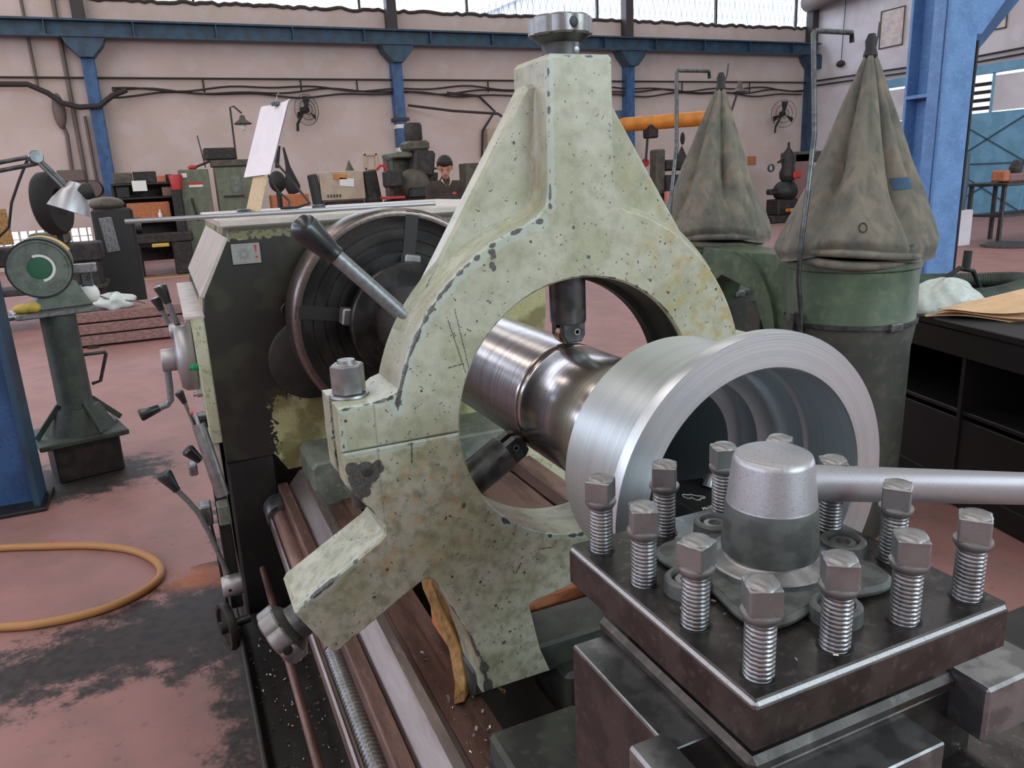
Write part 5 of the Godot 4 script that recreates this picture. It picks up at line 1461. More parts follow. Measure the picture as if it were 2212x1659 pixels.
	part(cb, "top_rail", G.new().box(A + e1 * 0.35 + e2 * 0.008 + V(0, 0.73, 0), V(0.016, 0.11, 1.88), 0.003, Bc), mats.black)
	solo("shelf_paper", "creased olive paper sheet leaning on the black bench's lower shelf", "paper", G.new().surf(10, 6, func(a: float, b: float) -> Vector3: return V(3.17 + a * 0.24 + b * 0.02, 0.443 + b * (0.075 + 0.05 * a) + 0.006 * sin(a * 7.0), -2.16 + a * 0.10 + b * 0.015)), mats.bag_card)
	for i in 3:
		solo("cardboard_sheet", ["tan cardboard sheet at the bottom of the pile on the black bench", "tan cardboard sheet in the middle of the pile on the black bench", "peach cardboard sheet on top of the pile on the black bench"][i], "cardboard", G.new().surf(16, 8, func(a: float, b: float) -> Vector3: return V(3.02 + i * 0.015, 0.822 + i * 0.014, -2.34 + i * 0.02) + (V(0.50, 0.045, 0.12) * (1.0 - b) + V(0.24, 0.0, 0.42) * b) * (0.06 + 0.94 * a) * (1.0 - 0.04 * i) + V(0, 0.012 * sin(a * 5.0 + i) * b + 0.012 * i * a, 0)), mats.card)
	solo("plastic_bag", "crumpled translucent white plastic bag on the black bench", "bag", G.new().surf(44, 24, func(a: float, b: float) -> Vector3:
		var th := a * TAU
		var ph := b * PI * 0.52
		var rr: float = 1.0 + 0.07 * sin(th * 3.0 + b * 5.0) + 0.035 * abs(sin(th * 4.5 - b * 6.0)) + 0.012 * sin(th * 12.0 + b * 13.0)
		return V(3.29 + sin(ph) * cos(th) * 0.19 * rr, 0.824 + cos(ph) * 0.125 * rr, -2.42 + sin(ph) * sin(th) * 0.15 * rr)), mats.plastic)
	var cn := []
	for i in 70:
		var a := TAU * i / 69.0
		cn.append(V(3.66 + cos(a) * 0.36, 0.862 + 0.012 * sin(a * 2.0), -2.62 + sin(a) * 0.25))
	solo("corrugated_hose", "dark green ribbed hose coiled behind the plastic bag", "hose", ribbed(cn, 0.042), mats.grinder_green)
	var vl := thing("hose_valve", "black hoop with stub pipe standing inside the hose coil", "valve", V(3.64, 0.82, -2.60))
	part(vl, "hoop", G.new().tube([V(3.54, 0.82, -2.62), V(3.56, 0.92, -2.62), V(3.62, 0.96, -2.60), V(3.70, 0.94, -2.58), V(3.76, 0.82, -2.56)], 0.012, 8), mats.rubber)
	part(vl, "stub", G.new().tube([V(3.655, 0.95, -2.59), V(3.66, 1.045, -2.59)], 0.02, 10), mats.rubber)


func ribbed(pts: Array, r: float) -> G:
	var dense := []
	var rad := []
	for i in pts.size() - 1:
		for k in 6:
			dense.append(pts[i].lerp(pts[i + 1], k / 6.0))
			rad.append(r * (1.0 if k % 3 != 0 else 0.78))
	return G.new().tube(dense, rad, 12)


func build_chips() -> void:
	# swarf: curls and crumbs of steel in the tray, on the bed and under the tool post
	var g := G.new()
	for i in 420:
		var p := V(rng.randf_range(0.04, 0.19), 0.332, rng.randf_range(-2.0, -0.9))
		if i > 300:
			p = V(rng.randf_range(0.29, 0.345), 0.706, rng.randf_range(-1.15, -0.82))
		if i > 350:
			p = V(rng.randf_range(0.40, 0.50), 1.094, rng.randf_range(-0.40, -0.26))
		if i > 390:
			p = V(rng.randf_range(0.27, 0.45), 1.223, rng.randf_range(-0.45, -0.28))
		var s := rng.randf_range(0.001, 0.0045) * (0.5 if i > 350 else 1.0)
		g.box(p + V(0, s * 0.5, 0), V(s * 1.6, s * 0.5, s), 0.0, Basis(V(rng.randf(), 1, rng.randf()).normalized(), rng.randf() * 6.0))
	var o := solo("metal_chips", "small bright steel chips scattered in the tray and on the slides", "chips", g, mats.chip)
	o.set_meta("kind", "stuff")
	for q in [[V(0.335, 0.712, -1.02), V(0.05, 0.0, 0.05), 0.0055, "golden coiled swarf curl on the bed beside the wooden board"], [V(0.49, 0.781, -1.135), V(0.06, 0.0, 0.005), 0.004, "dark coiled swarf curl lying on the reddish wood block"]]:
		var pts := []
		for i in 90:
			var a := i * 0.75
			pts.append(q[0] + q[1] * (i / 89.0) + V(0, sin(a) * q[2], cos(a) * q[2]) + V(0.012 * sin(i * 0.035) if q[2] > 0.005 else 0.0, 0, 0))
		solo("swarf_curl", q[3], "swarf", G.new().tube(pts, 0.0009, 4, false), mats.chip_gold)


func wall_fan(c: Vector3, label: String, yaw: float, r: float) -> void:
	var f := thing("wall_fan", label, "fan", c - V(0, r, 0))
	var b := Basis(V(0, 1, 0), yaw)
	var t := Transform3D(b * Basis(V(1, 0, 0), PI / 2), c)
	var cage := G.new()
	for rr in [1.0, 0.66, 0.33]:
		var pts := []
		for i in 33:
			pts.append(t * V(cos(TAU * i / 32) * r * rr, 0.10 * (1.1 - rr), sin(TAU * i / 32) * r * rr))
		cage.tube(pts, 0.008, 4, false)
	for i in 24:
		var a := TAU * i / 24
		cage.tube([t * V(cos(a) * r * 0.15, 0.10, sin(a) * r * 0.15), t * V(cos(a) * r * 0.7, 0.07, sin(a) * r * 0.7), t * V(cos(a) * r, 0, sin(a) * r)], 0.004, 3, false)
	part(f, "cage", cage, mats.steel_dark)
	for i in 3:
		var a := TAU * i / 3 + 0.6
		part(f, "blade", G.new().surf(4, 8, func(u: float, w: float) -> Vector3: return t * V(cos(a + (u - 0.5) * 0.5) * r * (0.1 + 0.8 * w), (u - 0.5) * 0.10, sin(a + (u - 0.5) * 0.5) * r * (0.1 + 0.8 * w))), mats.rubber)
	part(f, "motor", G.new().lathe([Vector2(0, 0.06), Vector2(0.06, 0.05), Vector2(0.085, -0.02), Vector2(0.085, -0.16), Vector2(0.05, -0.20), Vector2(0, -0.20)], 18, t), mats.rubber)
	part(f, "bracket", G.new().tube([c + b * V(0, -0.05, -0.15), c + b * V(-0.16, -r * 0.9, -0.2), c + b * V(-0.16, -r * 1.35, -0.22)], 0.035, 6), mats.rubber)


func build_back_wall_gear() -> void:
	# crane beam: top and bottom flange, web and stiffeners
	var cb := thing("crane_beam", "long dark blue crane rail beam running along the back wall", "beam", V(3, 4.88, -20.1))
	part(cb, "top_flange", G.new().bx(V(-13.9, 5.20, -20.32), V(20.1, 5.24, -19.95)), mats.blue_dark)
	part(cb, "bottom_flange", G.new().bx(V(-13.9, 4.88, -20.32), V(20.1, 4.91, -19.95)), mats.blue_dark)
	part(cb, "web", G.new().bx(V(-13.9, 4.9, -20.15), V(20.1, 5.21, -20.12)), mats.blue_dark)
	var x := -12.0
	while x < 20.0:
		part(cb, "stiffener", G.new().bx(V(x - 0.012, 4.9, -20.14), V(x + 0.012, 5.2, -19.97)), mats.blue_dark)
		x += 1.72
	# wall columns: blue below the beam, dark above, with a bracket
	for i in 5:
		var cx := -8.0 + i * 7.02
		var c := thing("wall_column", ["blue wall column at the far left of the hall", "blue wall column beside the conduits and shelf of boxes", "blue wall column with white foot behind the milling machine", "blue wall column beside the orange jib beam", "blue grey corner column beside the blue door"][i], "column", V(cx, 0, -20.3))
		part(c, "shaft", G.new().bx(V(cx - 0.13, 0, -20.49), V(cx + 0.13, 4.88, -20.2), 0.006), mats.blue_col if i != 4 else mats.blue_dark)
		part(c, "upper_post", G.new().bx(V(cx - 0.15, 5.24, -20.49), V(cx + 0.10, 8.6, -20.2), 0.006), mats.steel_dark)
		part(c, "bracket", G.new().prism([Vector2(-0.42, 4.88), Vector2(0.42, 4.88), Vector2(0.36, 4.74), Vector2(0.13, 4.48), Vector2(-0.13, 4.48), Vector2(-0.36, 4.74)], -20.45, -20.0, 0.004, Transform3D(Basis(), V(cx, 0, 0))), mats.blue_dark)
		if i == 2:
			part(c, "white_foot", G.new().bx(V(cx - 0.135, 0, -20.495), V(cx + 0.135, 2.42, -20.195), 0.004), mats.white)
			part(c, "collar", G.new().bx(V(cx - 0.2, 3.08, -20.49), V(cx + 0.2, 3.16, -20.14), 0.004), mats.steel_dark)
			part(c, "white_band", G.new().bx(V(cx - 0.134, 2.9, -20.495), V(cx + 0.134, 3.0, -20.197), 0.004), mats.white)
	# conduit pipe on hangers and the drooping cable bundle
	var cp := thing("conduit_pipe", "thin brown conduit pipe on hangers along the back wall", "pipe", V(3, 3.8, -20.4))
	part(cp, "pipe", G.new().tube([V(-13.9, 4.10, -20.38), V(20.0, 4.10, -20.38)], 0.026, 6), mats.cable)
	for hx in [-4.9, 1.35, 3.6, 5.0, 8.6, 10.2, 15.0, 17.6]:
		part(cp, "hanger", G.new().tube([V(hx, 4.10, -20.38), V(hx, 3.80, -20.38)], 0.022, 5), mats.cable)
	for k in 3:
		var pts := []
		for i in 90:
			var px := -0.6 + i * 0.229
			pts.append(V(px, 3.74 + 0.07 * k + 0.045 * sin(px * 1.3 + k * 2.0) + 0.03 * sin(px * 3.1 + k), -20.36 + 0.02 * k))
		solo("cable_run", ["lowest of the sagging black cables under the wall conduit", "middle one of the sagging black cables under the wall conduit", "topmost of the sagging black cables under the wall conduit"][k], "cable", G.new().tube(pts, 0.024, 5), mats.cable, "cables along the back wall")
	solo("thick_cable", "thick dark cable bundle bending down to the junction box at the left", "cable", G.new().tube([V(-6.0, 3.95, -20.10), V(-3.0, 3.93, -20.10), V(-2.2, 3.93, -20.10), V(-1.85, 3.75, -20.10), V(-1.62, 3.55, -20.10), V(-1.3, 3.46, -20.10), V(-0.9, 3.48, -20.10), V(-0.6, 3.7, -20.10), V(-0.3, 3.82, -20.10)], 0.06, 7), mats.cable)
	solo("cable_bundle", "knotted grey cable bundle hanging below the bend at the left", "cable", G.new().ball(V(-1.72, 3.4, -20.33), V(0.13, 0.38, 0.1), 10, 8).tube([V(-1.72, 3.2, -20.36), V(-1.66, 2.9, -20.4), V(-1.70, 2.1, -20.42)], 0.045, 6), mats.pipe)
	for p in [[-1.45, 0.05, 5.2], [-1.24, 0.035, 3.3], [-2.05, 0.035, 8.0]]:
		solo("riser_pipe", ["grey riser pipe beside the blue wall column by the shelf", "thin riser pipe hugging the same wall column", "thin high riser pipe left of the column above the beam"][0 if p[0] == -1.45 else (1 if p[0] == -1.24 else 2)], "pipe", G.new().tube([V(p[0], 1.9 if p[0] != -2.05 else 3.9, -20.42), V(p[0], p[2] if p[0] != -1.45 else 8.5, -20.42)], p[1], 6), mats.pipe)
	solo("junction_box", "grey metal junction box on the back wall below the riser", "electric box", G.new().bx(V(-2.0, 1.9, -20.5), V(-1.45, 2.15, -20.3), 0.02), mats.pipe)
	solo("round_box", "round grey switch box below the riser pipe", "electric box", G.new().lathe([Vector2(0.2, 0), Vector2(0.2, 0.1), Vector2(0.17, 0.14), Vector2(0, 0.14)], 24, along(V(-1.33, 1.72, -20.5), V(0, 0, 1))), mats.pipe)
	# drooping cables to the machines
	for q in [[[V(6.22, 3.45, -20.1), V(7.2, 3.25, -19.5), V(8.05, 3.08, -18.5), V(8.25, 2.75, -18.0), V(8.3, 2.4, -17.6)], "black cable leaving the blue column and drooping to the milling machine"], [[V(7.4, 3.78, -20.35), V(8.3, 3.7, -20.35), V(8.75, 3.3, -20.35), V(8.36, 2.8, -20.35), V(8.30, 2.1, -20.35)], "black cable curving down the wall to a box behind the worker"], [[V(10.95, 3.95, -20.35), V(10.9, 4.1, -20.35), V(10.95, 2.8, -18.0)], "thin cable dropping from the conduit to the orange jib beam"]]:
		solo("drop_cable", q[1], "cable", G.new().tube(q[0], 0.035, 6), mats.cable)
	wall_fan(V(3.62, 3.36, -20.1), "black caged wall fan above the leaning paper", 0.5, 0.36)
	wall_fan(V(18.6, 3.1, -19.9), "black caged wall fan beside the corner column on the right", -0.3, 0.42)
	# lamp on a pole
	var lp := thing("pole_lamp", "old bell shade lamp on a thin pole above the green cabinets", "lamp", V(1.6, 2.3, -18.5))
	part(lp, "pole", G.new().tube([V(1.66, 0, -18.5), V(1.70, 3.28, -18.5), V(1.78, 3.30, -18.5), V(1.92, 3.15, -18.45)], 0.022, 6), mats.steel_dark)
	part(lp, "shade", G.new().lathe([Vector2(0, 0.2), Vector2(0.05, 0.18), Vector2(0.07, 0.1), Vector2(0.19, 0.02), Vector2(0.185, 0.0), Vector2(0.06, 0.07), Vector2(0, 0.08)], 20, Transform3D(Basis(), V(1.92, 2.92, -18.45))), mats.machine_olive)
	part(lp, "bulb", G.new().ball(V(1.92, 2.86, -18.45), V(0.06, 0.08, 0.06), 12, 8), mats.white)
	var l2 := thing("arm_lamp", "small bell lamp on a bent rod behind the farther filter bag", "lamp", V(14.1, 2.3, -17))
	part(l2, "rod", G.new().tube([V(13.8, 0.0, -17), V(14.0, 2.7, -17), V(14.3, 3.45, -17)], 0.03, 6), mats.steel_dark)
	part(l2, "shade", G.new().lathe([Vector2(0, 0.3), Vector2(0.05, 0.25), Vector2(0.08, 0.1), Vector2(0.24, 0.0), Vector2(0.08, 0.04), Vector2(0, 0.05)], 18, Transform3D(Basis(), V(14.35, 3.42, -17))), mats.machine_olive)
	# notices and boards
	var fr := thing("picture_frame", "empty pale wooden frame hung on the back wall left of the mill", "frame", V(5.2, 1.9, -20.45))
	for s in [[V(5.03, 1.90, 0), V(5.08, 2.30, 0)], [V(5.32, 1.90, 0), V(5.37, 2.30, 0)], [V(5.03, 2.25, 0), V(5.37, 2.30, 0)], [V(5.03, 1.90, 0), V(5.37, 1.95, 0)]]:
		part(fr, "frame_side", G.new().bx(s[0] + V(0, 0, -20.49), s[1] + V(0, 0, -20.44), 0.005), mats.wood_pale)
	solo("wall_cabinet", "cream metal wall box behind the steady rest column", "cabinet", G.new().bx(V(8.45, 2.1, -20.49), V(9.15, 2.85, -20.2), 0.015), mats.console)
	solo("wall_notice", "small orange framed notice on the back wall", "notice", G.new().bx(V(17.7, 1.58, -20.49), V(18.05, 1.84, -20.46), 0.01), mats.wood_red)
	solo("red_disc", "red disc hanging on the wall beside a wire ring", "disc", G.new().lathe([Vector2(0.13, 0), Vector2(0.12, 0.03), Vector2(0, 0.03)], 20, along(V(13.75, 1.78, -20.49), V(0, 0, 1))), mats.red)
	var rp := []
	for i in 25:
		rp.append(V(14.2 + cos(TAU * i / 24) * 0.12, 1.80 + sin(TAU * i / 24) * 0.17, -20.47))
	solo("wire_ring", "oval wire ring hanging on the back wall", "ring", G.new().tube(rp, 0.02, 5), mats.pipe)


func crate_of(label: String, a: Vector3, c: Vector3, m: Material) -> void:
	solo("storage_box", label, "box", G.new().bx(a, c, 0.012), m, "")


func build_back_machines() -> void:
	# shelf with boxes under the left column
	var sh := thing("storage_rack", "dark steel rack of boxes standing against the back wall at the left", "rack", V(-0.25, 0, -17.4))
	for y in [0.5, 1.0, 1.45, 1.72]:
		part(sh, "shelf", G.new().bx(V(-0.82, y, -17.7), V(0.32, y + 0.035, -17.1), 0.004), mats.machine_dark)
	for x in [-0.82, 0.28]:
		for z in [-17.7, -17.14]:
			part(sh, "post", G.new().bx(V(x, 0, z), V(x + 0.04, 1.76, z + 0.04), 0.003), mats.machine_dark)
	part(sh, "back_sheet", G.new().bx(V(-0.82, 0.2, -17.75), V(0.32, 1.74, -17.72)), mats.machine_dark)
	crate_of("olive box at the end of the rack's top shelf", V(-0.76, 1.755, -17.5), V(-0.42, 1.96, -17.15), mats.machine_olive)
	crate_of("dark grey box in the middle of the rack's top shelf", V(-0.40, 1.755, -17.5), V(0.02, 1.97, -17.15), mats.machine_dark)
	crate_of("small orange red box on the rack's top shelf", V(0.03, 1.755, -17.4), V(0.17, 1.88, -17.12), mats.wood_red)
	crate_of("black rounded box beside the orange one on the rack", V(0.18, 1.755, -17.5), V(0.32, 1.90, -17.15), mats.black)
	crate_of("black box on the rack's third shelf", V(-0.74, 1.485, -17.5), V(-0.5, 1.70, -17.15), mats.black)
	crate_of("reddish brown box on the rack's third shelf", V(0.08, 1.485, -17.5), V(0.3, 1.66, -17.15), mats.wood_old)
	crate_of("orange wooden crate on the rack's second shelf", V(-0.60, 1.035, -17.55), V(0.18, 1.38, -17.12), mats.wood_red)
	solo("white_placard", "blank white placard propped on the storage rack", "sign", G.new().box(V(-0.31, 1.70, -17.08), V(0.26, 0.2, 0.012), 0.003, Basis(V(1, 0, 0), -0.1)), mats.white)
	solo("white_bottle", "little white bottle standing before the orange crate", "bottle", G.new().lathe([Vector2(0, 0), Vector2(0.04, 0), Vector2(0.04, 0.12), Vector2(0.016, 0.16), Vector2(0.016, 0.2), Vector2(0, 0.2)], 14, Transform3D(Basis(), V(-0.02, 1.035, -17.08))), mats.white)
	# lower workbench parts behind: machine with yellow drip tray
	var lm := thing("small_lathe", "dark small lathe under the rack with yellow tray", "machine", V(-0.2, 0, -16.4))
	part(lm, "bed", G.new().bx(V(-0.9, 0.62, -16.7), V(0.5, 0.80, -16.3), 0.02), mats.machine_dark)
	part(lm, "leg", G.new().bx(V(-0.8, 0, -16.7), V(-0.45, 0.62, -16.3), 0.02), mats.machine_dark)
	part(lm, "leg", G.new().bx(V(0.1, 0, -16.7), V(0.45, 0.62, -16.3), 0.02), mats.machine_dark)
	part(lm, "headstock", G.new().bx(V(-0.9, 0.8, -16.7), V(-0.5, 1.15, -16.3), 0.03), mats.machine_dark)
	part(lm, "chuck", G.new().lathe([Vector2(0, 0), Vector2(0.14, 0), Vector2(0.15, 0.02), Vector2(0.15, 0.12), Vector2(0, 0.12)], 22, along(V(-0.5, 0.97, -16.5), V(1, 0, 0))), mats.gunmetal)
	part(lm, "tray", G.new().bx(V(-0.25, 0.56, -16.25), V(0.05, 0.62, -16.05), 0.01), mats.yellow)
	solo("floor_strip", "yellow painted strip on the floor before the rack", "floor marking", G.new().bx(V(-1.2, 0, -15.9), V(0.7, 0.006, -15.78)), mats.yellow)
	# dark control pillar beside the column
	var pl := thing("control_pillar", "black control pillar with grey plate beside the blue wall column", "machine", V(-0.62, 0, -12))
	part(pl, "body", G.new().bx(V(-0.86, 0, -12.2), V(-0.36, 1.36, -11.8), 0.03), mats.black)
	part(pl, "grey_plate", G.new().box(V(-0.68, 1.02, -11.79), V(0.16, 0.46, 0.02), 0.006, Basis(V(0, 0, 1), 0.08)), mats.steel)
	part(pl, "cap", G.new().ball(V(-0.66, 1.42, -12.0), V(0.22, 0.10, 0.2), 14, 8), mats.machine_olive)
	# low dark machine behind the grinder and its stock
	var lb := thing("far_lathe", "long dark lathe behind the grinder below the bright vent", "machine", V(-1.5, 0, -11))
	part(lb, "bed", G.new().bx(V(-3.0, 0.75, -11.4), V(-0.75, 0.98, -10.9), 0.02), mats.machine_dark)
	part(lb, "cabinet", G.new().bx(V(-2.9, 0.0, -11.4), V(-2.1, 0.75, -10.9), 0.02), mats.machine_dark)
	part(lb, "cabinet", G.new().bx(V(-1.5, 0.0, -11.4), V(-0.8, 0.75, -10.9), 0.02), mats.machine_dark)
	part(lb, "tray", G.new().bx(V(-3.0, 0.42, -11.5), V(-0.75, 0.47, -10.7), 0.01), mats.machine_dark)
	part(lb, "carriage", G.new().bx(V(-1.5, 0.98, -11.4), V(-1.1, 1.12, -10.9), 0.02), mats.machine_olive)
	solo("tan_board", "small tan wooden board standing on the far lathe", "board", G.new().box(V(-1.78, 1.22, -11.0), V(0.20, 0.42, 0.03), 0.004, Basis(V(0, 0, 1), 0.03)), mats.wood)
	solo("drum_fan", "large black drum fan seen edge on behind the desk lamp", "fan", G.new().lathe([Vector2(0.15, -0.08), Vector2(0.30, -0.08), Vector2(0.325, -0.05), Vector2(0.325, 0.05), Vector2(0.30, 0.08), Vector2(0.15, 0.08), Vector2(0.14, 0.0), Vector2(0.15, -0.08)], 40, along(V(-1.03, 1.47, -9.5), V(0.95, 0.05, 0.3))).tube([V(-1.02, 1.2, -9.5), V(-1.0, 0.0, -9.5)], 0.03, 8), mats.tyre)
	# green cabinets
	var gc := thing("green_cabinet", "narrow green steel cabinet with red and white notice", "cabinet", V(0.72, 0, -17))
	part(gc, "body", G.new().bx(V(0.42, 0, -17.4), V(0.98, 1.97, -16.9), 0.015), mats.green_pale)
	part(gc, "notice", G.new().bx(V(0.58, 1.63, -16.9), V(0.84, 1.72, -16.885)), mats.white)
	part(gc, "notice_band", G.new().bx(V(0.58, 1.675, -16.885), V(0.84, 1.725, -16.88)), mats.red)
	part(gc, "label", G.new().bx(V(0.47, 1.82, -16.9), V(0.57, 1.90, -16.885)), mats.white)
	part(gc, "handle", G.new().bar(V(0.60, 1.42, -16.87), V(0.66, 0.98, -16.87), 0.04), mats.machine_dark)
	var gb := thing("green_locker", "wide green steel locker with lever handle and faded sticker", "cabinet", V(1.5, 0, -17))
	part(gb, "body", G.new().bx(V(1.10, 0, -17.4), V(1.88, 2.0, -16.9), 0.015), mats.green_pale)
	part(gb, "rim", G.new().bx(V(1.06, 2.0, -17.45), V(1.92, 2.13, -16.85), 0.02), mats.machine_olive)
	part(gb, "lever_handle", G.new().bar(V(1.20, 1.42, -16.86), V(1.60, 1.42, -16.86), 0.035), mats.machine_dark)
	part(gb, "sticker", G.new().bx(V(1.38, 1.5, -16.9), V(1.56, 1.82, -16.885)), mats.paint_grey)
	solo("dark_machine_box", "dark oblong machine box lying on top of the green cabinets", "machine", G.new().bx(V(0.95, 2.14, -17.35), V(1.55, 2.37, -16.95), 0.02), mats.machine_dark)
	var wr := thing("wrench_rod", "red ended rod leaning on top of the narrow green cabinet", "rod", V(0.7, 1.98, -17))
	part(wr, "rod", G.new().tube([V(0.72, 2.0, -17), V(1.05, 2.12, -17)], 0.025, 6), mats.machine_dark)
	part(wr, "red_end", G.new().ball(V(0.70, 2.01, -17), V(0.09, 0.05, 0.06), 10, 8), mats.red)
	solo("antenna_rod", "thin upright rod behind the green cabinets", "rod", G.new().tube([V(0.95, 2.0, -17.1), V(0.88, 2.62, -17.1)], 0.012, 5), mats.steel_dark)
	solo("red_bucket", "red bucket top at the side of the narrow green cabinet", "bucket", G.new().lathe([Vector2(0, 1.6), Vector2(0.10, 1.6), Vector2(0.13, 1.86), Vector2(0.12, 1.88), Vector2(0, 1.87)], 18, Transform3D(Basis(), V(0.36, 0, -16.85))), mats.red)
	solo("bucket_stool", "low stand under the red bucket", "stool", G.new().bx(V(0.24, 0, -16.97), V(0.41, 1.6, -16.73), 0.01), mats.machine_dark)
	# orange crate and hanging tools right of the lockers
	solo("orange_crate", "big orange plywood crate beyond the headstock", "crate", G.new().bx(V(2.12, 0.0, -17.2), V(2.85, 1.40, -16.6), 0.015), mats.wood_red)
	solo("hanging_bag", "black tool bag hanging by a strap beside the leaning paper", "bag", G.new().lathe([Vector2(0, 0), Vector2(0.12, 0.02), Vector2(0.16, 0.15), Vector2(0.11, 0.34), Vector2(0.05, 0.56), Vector2(0.02, 0.95), Vector2(0, 0.95)], 14, Transform3D(Basis(V(0, 0, 1), 0.12), V(2.62, 1.40, -17.0))), mats.rubber)
	solo("black_motor", "black drill motor with cables below the leaning paper", "motor", G.new().ball(V(2.1, 1.65, -15.5), V(0.16, 0.2, 0.15), 14, 10).tube([V(2.12, 1.9, -15.5), V(2.2, 2.3, -15.5)], 0.04, 6), mats.rubber)
	solo("motor_stand", "thin stand carrying the black drill motor", "stand", G.new().tube([V(2.1, 0, -15.5), V(2.1, 1.5, -15.5)], 0.05, 8), mats.machine_dark)
	# control desk
	var cd := thing("control_desk", "beige sloping control desk with stickers and a row of knobs", "control desk", V(2.8, 0, -13))
	part(cd, "panel", G.new().prism([Vector2(-0.30, 1.27), Vector2(-0.37, 1.30), Vector2(-0.36, 1.74), Vector2(-0.28, 1.75)], 2.42, 3.15, 0.006, Transform3D(Basis(V(0, 0, -1), V(0, 1, 0), V(1, 0, 0)), V(0, 0, -13.33))), mats.console)
	part(cd, "cabinet", G.new().bx(V(2.5, 0.0, -13.5), V(3.15, 1.27, -13.05), 0.02), mats.machine_dark)
	part(cd, "dark_side", G.new().box(V(3.30, 1.45, -13.15), V(0.24, 0.58, 0.3), 0.02, Basis(V(0, 0, 1), 0.12)), mats.machine_dark)
	part(cd, "dark_side", G.new().box(V(2.36, 1.42, -13.1), V(0.12, 0.60, 0.3), 0.02, Basis(V(0, 0, 1), 0.1)), mats.black)
	part(cd, "orange_sticker", G.new().box(V(2.76, 1.66, -12.955), V(0.22, 0.08, 0.008)), mats.orange)
	part(cd, "white_sticker", G.new().box(V(2.86, 1.57, -12.955), V(0.24, 0.13, 0.008), 0.0, Basis(V(0, 0, 1), -0.1)), mats.white)
	for i in 5:
		part(cd, "knob", G.new().box(V(2.53 + i * 0.05, 1.36, -12.955), V(0.022, 0.05, 0.02), 0.004), mats.black)
	part(cd, "cone", G.new().lathe([Vector2(0.08, 1.75), Vector2(0.0, 1.93)], 14, Transform3D(Basis(), V(2.98, 0, -13.2))), mats.machine_olive)
	# milling machine
	var ml := thing("milling_machine", "tall dark vertical milling machine with motor on top", "milling machine", V(4.0, 0, -13))
	part(ml, "column", G.new().bx(V(3.66, 0, -13.6), V(4.26, 1.98, -13.1), 0.04), mats.machine_olive)
	part(ml, "ram", G.new().bx(V(3.68, 1.92, -13.7), V(4.26, 2.02, -12.8), 0.02), mats.green_pale)
	part(ml, "head", G.new().box(V(4.12, 1.82, -12.8), V(0.36, 0.42, 0.36), 0.04, Basis(V(0, 0, 1), -0.15)), mats.machine_dark)
	part(ml, "spindle_nose", G.new().lathe([Vector2(0.05, 1.2), Vector2(0.09, 1.3), Vector2(0.12, 1.5), Vector2(0.14, 1.66), Vector2(0, 1.66)], 20, Transform3D(Basis(), V(4.25, 0, -12.8))), mats.machine_dark)
	part(ml, "belt_cover", G.new().bx(V(3.86, 2.02, -13.15), V(4.24, 2.18, -12.65), 0.04), mats.machine_olive)
	part(ml, "motor", G.new().lathe([Vector2(0.0, 2.18), Vector2(0.14, 2.18), Vector2(0.15, 2.22), Vector2(0.15, 2.43), Vector2(0.13, 2.47), Vector2(0, 2.47)], 24, Transform3D(Basis(), V(4.04, 0, -12.9))), mats.machine_dark)
	part(ml, "handle", G.new().tube([V(4.3, 1.72, -12.8), V(4.46, 1.74, -12.75)], 0.02, 6), mats.gunmetal)
	part(ml, "table", G.new().bx(V(3.72, 1.06, -13.1), V(5.0, 1.16, -12.6), 0.02), mats.machine_dark)
	part(ml, "knee", G.new().prism([Vector2(-0.2, 0.2), Vector2(0.28, 0.2), Vector2(0.42, 1.06), Vector2(-0.36, 1.06)], -13.1, -12.7, 0.02, Transform3D(Basis(), V(4.0, 0, 0))), mats.machine_olive)
	part(ml, "guard", G.new().ball(V(3.92, 1.5, -12.7), V(0.28, 0.24, 0.2), 18, 12), mats.machine_olive)
	part(ml, "guard_front", G.new().bx(V(3.78, 1.25, -12.62), V(4.10, 1.45, -12.5), 0.04), mats.black)
	part(ml, "red_tag", G.new().bx(V(3.88, 1.02, -12.58), V(4.16, 1.07, -12.56)), mats.red)
	var dp := thing("bench_drill", "dark bench drill with red handle beside the control desk", "drill", V(3.55, 0, -12.6))
	part(dp, "column", G.new().tube([V(3.52, 0, -12.6), V(3.52, 1.72, -12.6)], 0.04, 10), mats.machine_dark)
	part(dp, "head", G.new().bx(V(3.40, 1.45, -12.75), V(3.66, 1.72, -12.4), 0.03), mats.machine_dark)
	part(dp, "table", G.new().bx(V(3.34, 1.27, -12.75), V(3.66, 1.31, -12.35), 0.01), mats.red)
	part(dp, "body", G.new().bx(V(3.36, 0.9, -12.7), V(3.64, 1.25, -12.4), 0.03), mats.black)
	part(dp, "red_handle", G.new().tube([V(3.42, 1.72, -12.5), V(3.38, 1.80, -12.5), V(3.32, 1.80, -12.5), V(3.26, 1.74, -12.5)], 0.025, 6), mats.red)
	var mr := thing("round_mirror", "small black oval mirror on a wire stem", "mirror", V(3.56, 1.75, -12.9))
	part(mr, "disc", G.new().lathe([Vector2(0, 0), Vector2(0.075, 0), Vector2(0.08, 0.006), Vector2(0.075, 0.012), Vector2(0, 0.012)], 22, along(V(3.55, 1.92, -12.9), V(0.3, 0.8, 0.5))), mats.black)
	part(mr, "stem", G.new().tube([V(3.56, 1.9, -12.9), V(3.58, 1.72, -12.9), V(3.60, 0.0, -12.92)], 0.008, 5), mats.steel_dark)
	crate_of("dark switch cabinet on a post behind the worker", V(5.0, 1.35, -13.4), V(5.42, 1.80, -13.1), mats.machine_olive)
	solo("switch_post", "post under the dark switch cabinet", "post", G.new().bx(V(5.15, 0, -13.3), V(5.27, 1.35, -13.2), 0.004), mats.machine_dark)
